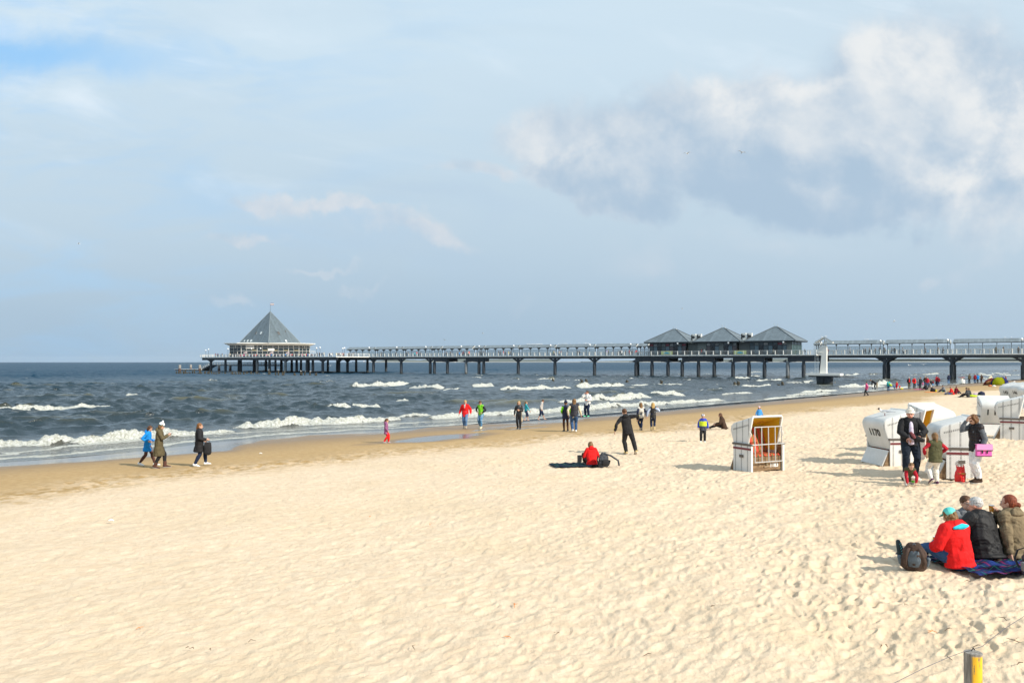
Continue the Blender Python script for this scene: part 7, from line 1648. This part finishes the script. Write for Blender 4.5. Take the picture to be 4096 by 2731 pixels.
    # beach life beyond the chairs
    B_ = [(3340, 1555, 1509, 'kidlong', 0, 'black', 'jeans', 'child with long fair hair, black top and rolled jeans standing barefoot in the wash', 'blond'),
          (3466, 1583, 1525, 'walkl', 70, 'pink', 'black', 'person in pink top and black trousers striding left along the wet sand', 'dark'),
          (3501, 1559, 1519, 'bend', 60, 'black', 'black', 'person in black dress and red headscarf bending over small children in the wash', 'ginger'),
          (3491, 1558, 1537, 'kidstand', 10, 'white', 'navy', 'small child in pale top and navy hat standing in the wash', 'dark'), (3508, 1554, 1527, 'kidstand', 0, 'beige', 'beige', 'small fair child beside the person in black in the wash', 'fair'),
          (3554, 1564, 1519, 'stand', 0, 'teal', 'jeans', 'person in teal jacket with yellow shoulder bag, back turned, on the wet sand', 'dark'), (3587, 1559, 1523, 'kidlong', 10, 'crimson', 'crimson', 'fair-haired child in crimson trousers beside the crouching children', 'blond'),
          (3579, 1559, 1543, 'kidbend', 40, 'blue', 'navy', 'small child in blue crouching at the edge of the water', 'ginger'), (3597, 1556, 1546, 'kidbend', -60, 'red', 'red', 'child in red bending forward on the wet sand', 'red'),
          (3636, 1554, 1507, 'stand', 175, 'black', 'olive', 'person in black open jacket and red shirt walking toward the viewer', 'grey'), (3657, 1553, 1507, 'stand', 180, 'red', 'black', 'person in red jacket with black front walking toward the viewer', 'dark'),
          (3672, 1548, 1516, 'kidstand', 180, 'grey', 'jeans', 'child in grey top between the red jacket and the grey coat', 'brown'), (3682, 1557, 1507, 'stand', 120, 'dgrey', 'dgrey', 'bare-legged person in dark grey coat on the wet sand', 'dark'),
          (3701, 1550, 1503, 'hands', 170, 'brown', 'jeans', 'blond person in brown leather jacket in the crowd by the water', 'blond'), (3710, 1550, 1507, 'stand', 160, 'crimson', 'jeans', 'person in orange-red coat just behind the blond one in brown', 'fair'),
          (3692, 1545, 1528, 'kidbend', 90, 'pink', 'pink', 'small child in pink bending behind the grey coat', 'blond'), (3724, 1553, 1518, 'kidstand', 0, 'black', 'white', 'child in black and white standing by the pushchair', 'blond'), (3732, 1544, 1520, 'kidstand', 0, 'maroon', 'lightblue', 'small child in maroon top and light blue shorts', 'blond'),
          (3747, 1543, 1501, 'stand', 10, 'crimson', 'navy', 'person in red and white patterned top with navy trousers, back turned', 'dark'), (3754, 1543, 1506, 'stand', -20, 'maroon', 'jeans', 'person in maroon half hidden behind the red patterned top', 'brown'),
          (3795, 1536, 1493, 'stand', 0, 'navy', 'pjeans', 'man in dark jacket and pale jeans looking out beside a pier pillar', 'grey'),
          (3878, 1533, 1494, 'stand', 0, 'olive', 'black', 'leftmost of four people at the waterline, dark olive jacket', 'brown'), (3900, 1533, 1494, 'stand', 0, 'maroon', 'jeans', 'second of four people at the waterline, dark red jacket', 'grey'), (3911, 1532, 1496, 'stand', 0, 'blue', 'black', 'third of four people at the waterline, blue jacket', 'dark'), (3926, 1532, 1497, 'behind', 0, 'brown', 'brown', 'rightmost of four people at the waterline, brown jacket, hands behind', 'fair'),
          (3957, 1537, 1499, 'bend', -60, 'cream', 'navy', 'person in cream top bending behind the red beach shelter', 'dark'), (4014, 1532, 1504, 'stand', 30, 'royal', 'beige', 'person in blue top and beige shorts beyond the tent', 'fair'), (4024, 1531, 1502, 'hands', 40, 'maroon', 'maroon', 'person in maroon standing with arms raised beyond the tent', 'brown')]
    for px, pyf, pyt, k, yaw, top, legs, lb, hr in B_:
        p = place(px, pyf); h = (pyf - pyt) * p.y / FPX; sc = h / (1.15 if k.startswith('kid') else 1.7) / (.72 if 'bend' in k else 1)
        sc = min(max(sc, .6), 1.15)
        e = farp(p, yaw, k, top, legs, lb, sc, 'people at the far waterline', hr if hr in HAIR else 'dark')
        if 'red shirt' in lb or 'black front' in lb:
            bm = bmesh.new(); loft(bm, [(0, .10, .95), (0, .115, 1.15), (0, .09, 1.38)], [(.09, .05), (.08, .04), (.05, .03)], wide=(1, 0, 0), n=8); finish('shirt_front', bm, cm('red' if 'red shirt' in lb else 'black'), e, smooth=True)
        if 'yellow shoulder bag' in lb:
            q = empty('shoulder_bag', p + V(.16, -.22, .85), 0, 'yellow shoulder bag across the back of the teal jacket', 'bag'); bm = bmesh.new(); loft(bm, [(-.18, 0, .2), (0, 0, .05), (.12, 0, -.05)], [.05, .10, .13], n=8); finish('bag_body', bm, cm('lime'), q, smooth=True); bm = bmesh.new(); loft(bm, [(-.18, 0, .2), (-.3, .05, .5)], [.02, .02], n=5); finish('strap', bm, cm('lime'), q)
        if 'headscarf' in lb:
            bm = bmesh.new(); ball(bm, (0, .62 * 1.0, 1.42), .14); bm.free()
    # seated on the sand
    S_ = [(3779, 1567, 'sit', 80, 'grey', 'djeans', 'person in grey sitting with a small child in green, left of the seated groups', 'dark', 1.0), (3771, 1566, 'kidsit', 80, 'dgreen', 'teal', 'small child in green in the lap of the seated person in grey', 'dark', .75),
          (3811, 1577, 'sit', 75, 'red', 'grey', 'seated person with long brown hair in red and black, second group on the sand', 'fair', 1.0), (3822, 1575, 'sitb', -70, 'maroon', 'djeans', 'seated person in dark red behind the long-haired one, legs out to the right', 'brown', 1.0),
          (3873, 1587, 'sitb', 70, 'dgrey', 'black', 'seated person in dark grey pullover nearest on the sand', 'dark', 1.05), (3882, 1586, 'sitb', 60, 'dgrey', 'black', 'second seated person in dark grey pressed against the first', 'fair', 1.0),
          (3705, 1557, 'sitb', 10, 'black', 'black', 'person in black sitting low beside the pushchair', 'dark', .95)]
    for px, py, k, yaw, top, legs, lb, hr, sc in S_: p = place(px, py + 1); farp(p, yaw, k, top, legs, lb, sc, 'people sitting on the far sand', hr)
    # their things
    def blob(name, px, py, r, m, lb, cat, s=(1, .6, .45)):
        p = place(px, py); bm = bmesh.new(); ball(bm, (0, 0, r * s[2] * .7), (r * s[0], r * s[1], r * s[2]), None, 14, 10)
        for v in bm.verts: v.co += v.co.normalized() * .18 * r * mnoise.noise(v.co * 5 / r * .5)
        o = finish(name, bm, m, smooth=True, loc=p); tag(o, lb, cat); return o
    blob('bag', 3732, 1567, .34, cm('black'), 'black bag with yellow edge on an orange towel', 'bag', (1, .7, .8)); blob('towel', 3723, 1569, .8, cloth('orange_towel', (.72, .22, .05)), 'flat orange towel under the black bag', 'towel', (1, .6, .06)); blob('toy_bucket', 3744, 1567, .13, cm('yellow'), 'small yellow toy beside the black bag on the orange towel', 'toy', (.8, .8, 1.4))
    blob('towel', 3797, 1576, .5, cm('royal'), 'blue and cream towel beside the second seated group', 'towel', (1, .6, .2)); blob('towel', 3896, 1587, .75, cm('lime'), 'lime towel beside the seated pair in dark grey', 'towel', (1, .6, .16)); blob('bag', 3907, 1585, .35, cloth('pale_bag', (.55, .42, .5)), 'pale pink bag lying on the lime towel', 'bag', (1.2, .6, .6)); blob('bag', 3926, 1586, .36, cm('navy'), 'dark navy bag at the right of the lime towel', 'bag', (1, .7, .9))
    blob('toy_boat', 3607, 1556, .26, cm('yellow'), 'yellow toy lying right of the child in red at the waterline', 'toy'); blob('towel', 3679, 1558, .9, cloth('magenta_mat', (.55, .03, .22)), 'thin magenta mat beneath the bare-legged person', 'towel', (1, .5, .05)); blob('bag', 3962, 1546, .35, cloth('orange_bag', (.6, .2, .08)), 'orange bag lying before the beach shelter', 'bag'); blob('bag', 3976, 1546, .3, cm('white'), 'white bundle beside the orange bag before the tent', 'bag')
    # pushchair
    p = place(3718, 1556); e = empty('pushchair', p, R(70), 'grey pushchair among the group at the far waterline', 'pushchair')
    bm = bmesh.new(); loft(bm, [(0, 0, .45), (0, -.1, .65), (0, .1, .95)], [(.22, .2), (.24, .15), (.2, .05)], wide=(1, 0, 0), n=10); finish('seat', bm, cm('grey'), e, smooth=True)
    bm = bmesh.new(); loft(bm, [(0, -.15, .4), (0, -.5, 1.05)], [.02, .02], n=5); loft(bm, [(0, .3, .2), (0, -.2, .6)], [.02, .02], n=5); finish('frame', bm, m_steel, e)
    for x, y in ((-.25, .3), (.25, .3), (-.25, -.3), (.25, -.3)): bm = bmesh.new(); loft(bm, [(x - .02, y, .13), (x + .02, y, .13)], [.13, .13], n=12, caps=False); finish('wheel', bm, m_dark, e)
    p = pw(pt(3620, -1.2), -1.2, DECK + .01); e = empty('pushchair', p, PRZ, 'dark pushchair pushed along the landward part of the pier', 'pushchair')
    bm = bmesh.new(); loft(bm, [(.2, 0, .5), (-.1, 0, .6), (-.3, 0, .95)], [(.2, .2), (.22, .18), (.2, .12)], wide=(0, 1, 0), n=10); finish('seat', bm, cm('black'), e, smooth=True)
    for x, y in ((.3, .2), (-.3, .2), (.3, -.2), (-.3, -.2)): bm = bmesh.new(); loft(bm, [(x, y - .02, .14), (x, y + .02, .14)], [.14, .14], n=12, caps=False); finish('wheel', bm, m_dark, e)
    # dome tent, lime and dark blue
    p = place(3999, 1540); e = empty('beach_tent', p, R(18), 'lime and dark blue dome beach tent on the far sand', 'tent')
    def gore(a0, a1, m, nm, rx=1.45, rz=1.35):
        bm = bmesh.new(); n = 8; k = 10; g_ = []
        for i in range(n + 1):
            a = R(a0 + (a1 - a0) * i / n); g_.append([bm.verts.new((rx * math.cos(a) * math.cos(R(90 * j / k)) ** .8, rx * .8 * math.sin(a) * math.cos(R(90 * j / k)) ** .8, rz * math.sin(R(90 * j / k)) ** .9 * (1 - .06 * math.sin(PI * i / n)))) for j in range(k)] )
        for i in range(n):
            for j in range(k - 1): bm.faces.new((g_[i][j], g_[i + 1][j], g_[i + 1][j + 1], g_[i][j + 1]))
        bmesh.ops.solidify(bm, geom=bm.faces[:], thickness=.02); finish(nm, bm, m, e, smooth=True)
    m_tl = cloth('tent_lime', (.48, .52, .01)); m_tb = cloth('tent_blue', (.03, .035, .20))
    gore(170, 262, m_tl, 'panel'); gore(262, 345, m_tb, 'panel'); gore(345, 435, m_tl, 'panel'); gore(75, 170, m_tb, 'panel')
    p = place(3958, 1540); e = empty('beach_shelter', p, R(0), 'dark red low beach shelter with a brown bag at its mouth, left of the tent', 'shelter')
    bm = bmesh.new(); prism(bm, [(-1.1, 0), (-.6, .75), (.3, 1.2), (1.0, .9), (1.1, 0)], 0, .06, 'y'); loft(bm, [(-1.1, 0, .02), (-.5, -.3, .8), (.5, -.4, 1.15), (1.1, -.2, .1)], [.05] * 4, n=6); finish('canopy', bm, cloth('shelter_red', (.16, .025, .02)), e)
    bm = bmesh.new(); ball(bm, (-.2, -.35, .35), (.6, .3, .35)); finish('bag', bm, cloth('rust_bag', (.34, .15, .05)), e, smooth=True)
    # ------------------------------------------------ gulls
    bm = bmesh.new(); loft(bm, [(0, -.20, .12), (0, -.13, .125), (0, 0, .12), (0, .10, .145), (0, .13, .17)], [(.008, .006), (.035, .022), (.055, .05), (.045, .045), (.028, .03)], wide=(1, 0, 0), n=10)
    ball(bm, (0, .155, .205), .032, None, 8, 6); loft(bm, [(0, .12, .15), (0, .15, .20)], [.03, .026], n=8); bodyg = voxel(bm, .012, 1); bodyg.materials.append(mat('gull_white', (.78, .78, .77), .7))
    def std_gull(p, yaw, lb, grp=None, sc=1.0, dark=False):
        e = empty('gull', p, R(yaw), lb, 'gull', grp); e.scale = (sc,) * 3
        link('body', bodyg, e)
        if dark:
            bm = bmesh.new()
            for s in (-1, 1): loft(bm, [(s * .035, .08, .15), (s * .045, -.05, .145), (s * .012, -.24, .13)], [(.03, .012), (.036, .014), (.008, .006)], wide=(0, 0, 1), n=8)
            finish('wing', bm, mat('gull_grey', (.36, .39, .43), .7), e, smooth=True)
            bm = bmesh.new(); loft(bm, [(0, -.18, .125), (0, -.30, .12)], [(.02, .006), (.008, .004)], wide=(1, 0, 0), n=6); finish('tail', bm, mat('gull_black', (.02, .02, .02), .6), e)
            bm = bmesh.new(); ball(bm, (0, .163, .208), (.032, .032, .034), None, 10, 8); finish('head', bm, mat('gull_brown', (.035, .02, .015), .7), e, smooth=True)
            bm = bmesh.new(); loft(bm, [(0, .19, .205), (0, .235, .195)], [.007, .003], n=6); finish('beak', bm, mat('gull_red', (.2, .02, .02), .5), e)
            for s in (-1, 1): bm = bmesh.new(); loft(bm, [(s * .02, 0, .08), (s * .02, .0, 0)], [.005, .005], n=5); finish('leg', bm, mat('gull_red', (.2, .02, .02), .5), e)
        return e
    # on chair 1170
    ch = [o for o in bpy.data.objects if o.get('label', '').startswith('white beach chair numbered 1170')][0]
    bpy.context.view_layer.update(); q = ch.matrix_world @ V(.12, .12, 1.475); std_gull(q, 82, 'black-headed gull standing on the hood of beach chair 1170', sc=1.05, dark=True)
    bm = bmesh.new(); loft(bm, [(0, -.2, 0), (0, 0, 0), (0, .18, .01)], [(.02, .01), (.05, .045), (.025, .025)], wide=(1, 0, 0), n=8)
    for s in (-1, 1): loft(bm, [(0, .02, .02), (s * .25, .04, .12), (s * .55, -.08, .04)], [(.09, .012), (.07, .010), (.015, .006)], wide=(0, 1, 0), n=8)
    fl = voxel(bm, .02, 0); fl.materials.append(mat('gull_white', (.78, .78, .77), .7))
    G_ = [(1779, 1360, 150, 'over the pier canopies, left one'), (1931, 1333, 170, 'over the pier canopies, right one'), (2749, 615, 90, 'high in the sky left of the big cloud'), (2967, 611, 90, 'high in the sky below the big cloud'), (3576, 1285, 120, 'above the landward canopies'), (3636, 1461, 130, 'low over the waves behind the far bathers'), (3694, 1458, 130, 'wheeling over the breakers left of the pillar'), (1322, 1462, 200, 'small and low beyond the pier piles'), (2729, 1235, 160, 'between pavilion roofs and clouds'), (316, 975, 120, 'faint above the sea at far left')]
    for i, (px, py, d, lb) in enumerate(G_):
        o = link('gull', fl); o.location = ((px - 2048) / FPX * d, d, CAM_Z - (py - 1447) / FPX * d); o.rotation_euler = (R(-8 + 7 * i % 30), R(20 - 11 * i % 40), R(35 + 50 * i)); o.scale = (1.15,) * 3; tag(o, 'white gull flying ' + lb, 'gull', 'gulls in flight')
    rr = random.Random(9)
    def row(pxs, hz, w, where):
        for k, px in enumerate(pxs):
            t = pt(px, w); o = link('gull', bodyg); o.location = pw(t, w, DECK + hz); o.rotation_euler = (0, 0, rr.uniform(0, 6)); o.scale = (1.5,) * 3
            tag(o, f"white gull resting on the ridge of {where}", 'gull', 'gulls resting along ' + where)
    row([2108 + k * 3.0 + rr.uniform(-.8, .8) for k in range(21)], 3.74, -4.2, 'the second canopy left of the pavilions'); row([2234, 2245, 2249, 2253, 2257, 2261, 2266, 2270, 2283, 2298, 2315, 2320, 2334, 2341, 2347, 2354], 3.74, -4.2, 'the canopy nearest the pavilions but one'); row([2406, 2421, 2427, 2431, 2437, 2444, 2452, 2460, 2478], 3.74, -4.2, 'the long canopy next to the pavilions'); row([3461, 3470, 3475, 3485], 3.74, -4.2, 'the landward canopy beside the white tower'); row([3746], 3.74, -4.2, 'the next landward canopy'); row([4019, 4046], 3.74, -4.2, 'the rightmost canopy')
    tw = [o for o in bpy.data.objects if o.name == 'watch_tower'][0]
    for k, x in enumerate((-.55, -.3, .05, .15)): o = link('gull', bodyg); o.location = tw.matrix_world @ V(x, -.3 + .2 * k, 8.85 - abs(x) * .62); o.rotation_euler = (0, 0, k * 1.4); o.scale = (1.3,) * 3; tag(o, 'white gull perched on the roof of the white watch tower', 'gull', 'gulls on the watch tower')
    for k, px in enumerate((1075, 1113.5, 1204, 1220, 1241)):
        o = link('gull', bodyg); d = 290 - (px - 700) * .081; o.location = ((px - 2048) / FPX * d, d, (1.5, 1.5, 1.2, 1.0, 1.1)[k]); o.rotation_euler = (0, 0, k * 1.2); o.scale = (1.6,) * 3; tag(o, f"white gull perched on a rotten pile off the pier head, {ORD[k]} from the left", 'gull', 'gulls on the old piles')
def build_near():
    # fence post with peeling yellow paint
    d = 5.6; X = (3893 - 2048) / FPX * d; zt = CAM_Z - (2607 - 1447) / FPX * d; zb = float(zbase(s_of(X, d)))
    e = empty('fence_post', (X, d, zb - .1), 0, 'weathered grey round fence post with peeling yellow paint at the lower right', 'fence post')
    H = zt - zb + .1; n = 28; bm = bmesh.new(); rows = []
    for j in range(26):
        z = H * j / 25; rows.append([bm.verts.new(((.058 + .0035 * mnoise.noise(Vector((math.cos(2 * PI * k / n) * 2, math.sin(2 * PI * k / n) * 2, z * 1.2))) + .0018 * mnoise.noise(Vector((math.cos(2 * PI * k / n) * 9, math.sin(2 * PI * k / n) * 9, z * 3)))) * math.cos(2 * PI * k / n), (.058 + .0035 * mnoise.noise(Vector((math.cos(2 * PI * k / n) * 2, math.sin(2 * PI * k / n) * 2, z * 1.2)))) * math.sin(2 * PI * k / n), z)) for k in range(n)])
    for a, b in zip(rows[:-1], rows[1:]):
        for k in range(n): bm.faces.new((a[k], a[(k + 1) % n], b[(k + 1) % n], b[k]))
    bm.faces.new(rows[-1])
    bmesh.ops.bevel(bm, geom=[q for q in bm.edges if len(q.link_faces) == 2 and q.calc_face_angle(0) > 1.2], offset=.006, segments=2, affect='EDGES')
    def f(t, b, tc):
        o = tc.outputs['Object']; st = t.vm('MULTIPLY', o, (1, 1, .12)); n1 = t.noise(st, 38, 5, .65, .3); n2 = t.noise(o, 9, 4, .6); X_, Y_, Z_ = t.xyz(o)[:3]
        w = t.mix(t.ss(n1, .3, .7), (.14, .125, .11, 1), (.36, .33, .29, 1))
        fld = t.m('MULTIPLY', t.ss(t.m('ADD', X_, t.m('MULTIPLY', Y_, -.15)), -.036, -.018), t.ss(X_, .044, .034)); fld = t.m('MULTIPLY', fld, t.ss(Y_, .03, -.02)); fld = t.m('MULTIPLY', fld, t.ss(Z_, H - .008, H - .022))
        fld = t.m('MULTIPLY', fld, t.ss(t.m('ADD', t.m('MULTIPLY', n1, .6), t.m('MULTIPLY', n2, .4)), .41, .45))
        g = t.m('MULTIPLY', t.ss(t.m('ADD', Z_, t.m('MULTIPLY', n2, .12)), H - .40, H - .46), .6); w = t.mix(g, w, (.07, .07, .045, 1))
        c = t.mix(fld, w, t.mix(n2, (.90, .42, .01, 1), (.85, .55, .04, 1))); t.put(b.inputs['Base Color'], c)
        bn = t.node('ShaderNodeBump'); t.put(bn.inputs['Height'], t.m('ADD', n1, t.m('MULTIPLY', fld, .5))); bn.inputs['Strength'].default_value = .8; bn.inputs['Distance'].default_value = .006; t.l.new(bn.outputs[0], b.inputs['Normal'])
    finish('post', bm, mat('peeling_post', (.2, .18, .15), .8, build=f), e, smooth='auto')
    # wire fixed to its head, sagging off both ways
    def ray(px, py, dd): return V((px - 2048) / FPX * dd, dd, CAM_Z - (py - 1447) / FPX * dd)
    pts = [ray(3150, 2950, 4.9), ray(3575, 2731, 5.15), ray(3700, 2668, 5.3), ray(3800, 2625, 5.42), ray(3862, 2602, 5.52), ray(3892, 2595, 5.6), ray(3930, 2583, 5.66), ray(3970, 2550, 5.75), ray(4030, 2505, 5.9), ray(4110, 2455, 6.1), ray(4400, 2290, 6.8)]
    bm = bmesh.new(); sp = []
    for a, b in zip(pts[:-1], pts[1:]):
        for k in range(6): sp.append(a.lerp(b, k / 6) + V(0, 0, .002 * mnoise.noise(Vector((a.x * 9 + k, 1, 0)))))
    loft(bm, sp, [.0022] * len(sp), n=6); o = finish('fence_wire', bm, mat('galvanised_wire', (.16, .15, .16), .5, .5), smooth=True); tag(o, 'thin sagging fence wire tied to the top of the weathered post', 'wire')
    bm = bmesh.new(); p = pts[5]; loft(bm, [p + V(-.01, 0, -.008), p + V(0, -.004, .012), p + V(.012, 0, -.004)], [.004] * 3, n=6); o = finish('staple', bm, m_dark); o.parent = e; o.matrix_parent_inverse = Matrix.Translation(-e.location)
    # twigs, reed and leaf litter scattered on the dry sand
    rnd = random.Random(21)
    tw = [(2590, 2625, .10), (2060, 2428, .16), (2600, 2244, .10), (2852, 2431, .12), (1655, 2595, .12), (3790, 2522, .16), (3730, 2535, .10), (4060, 2570, .2), (3800, 2640, .08), (3550, 2590, .05), (3905, 2590, .1), (1720, 2102, .14), (1008, 2570, .08), (750, 2595, .04), (766, 2600, .05), (840, 2605, .04), (553, 2520, .05), (2230, 2540, .05), (3425, 2170, .05), (3520, 2590, .06), (3625, 2425, .04), (2035, 2555, .05), (4010, 2480, .14), (3660, 2050, .05), (4080, 2660, .12), (3870, 2330, .08), (1480, 2070, .04), (2765, 2245, .05)]
    for i, (px, py, L) in enumerate(tw):
        p = place(px, py); a = rnd.uniform(0, PI); bm = bmesh.new(); d1 = V(math.cos(a), math.sin(a), 0); q = [d1 * (-L / 2) + V(0, 0, .02), V(rnd.uniform(-.02, .02), rnd.uniform(-.02, .02), .035), d1 * (L / 2) + V(0, 0, .022)]
        loft(bm, q, [.003, .0045, .002], n=5)
        if L > .09: loft(bm, [q[1], q[1] + V(d1.y, -d1.x, .25) * L * .3], [.003, .0015], n=5)
        leaf = i % 5 == 1
        if leaf: loft(bm, [q[1], q[1] + d1 * .03, q[1] + d1 * .06], [(.002, .001), (.014, .003), (.002, .001)], wide=V(-d1.y, d1.x, 0), n=6)
        o = finish('leaf' if leaf else 'twig', bm, mat('orange_leaf', (.62, .20, .03), .7) if leaf else mat('dry_twig', (.10, .05, .02), .8), loc=p)
        tag(o, ('small orange dead leaf' if leaf else 'thin dark dry twig') + ' lying on the trodden sand', 'leaf' if leaf else 'twig', 'leaves littering the sand' if leaf else 'twigs littering the sand')
    for px, py, lb in ((444, 2087, 'crumpled white scrap of paper lying on the smooth sand at left'), (1043, 1816, 'small white shell or cup on the wet sand right of the black coat')):
        p = place(px, py); bm = bmesh.new(); loft(bm, [(-.05, 0, .03), (.0, .01, .045), (.06, 0, .03)], [(.02, .01), (.03, .02), (.015, .008)], n=7); o = finish('litter', bm, m_white, smooth=True, loc=p); tag(o, lb, 'litter')
def build_haze():
    bm = bmesh.new(); box(bm, -70000, 70000, -75, 11900, -420, 70)
    m = bpy.data.materials.new('haze_air'); m.use_nodes = True; nt = m.node_tree; nt.nodes.clear()
    out = nt.nodes.new('ShaderNodeOutputMaterial'); v = nt.nodes.new('ShaderNodeVolumePrincipled'); v.inputs['Color'].default_value = (.80, .88, .97, 1); v.inputs['Density'].default_value = 3e-5; v.inputs['Anisotropy'].default_value = .2
    nt.links.new(v.outputs[0], out.inputs['Volume'])
    o = finish('haze', bm, m); o['kind'] = 'stuff'; o['label'] = 'thin sea haze over the bay'
    return o
build_sand()
build_sea()
build_pier()
build_pier_things()
build_far()
build_chairs()
build_cast()
build_far_people()
build_near()
build_haze()
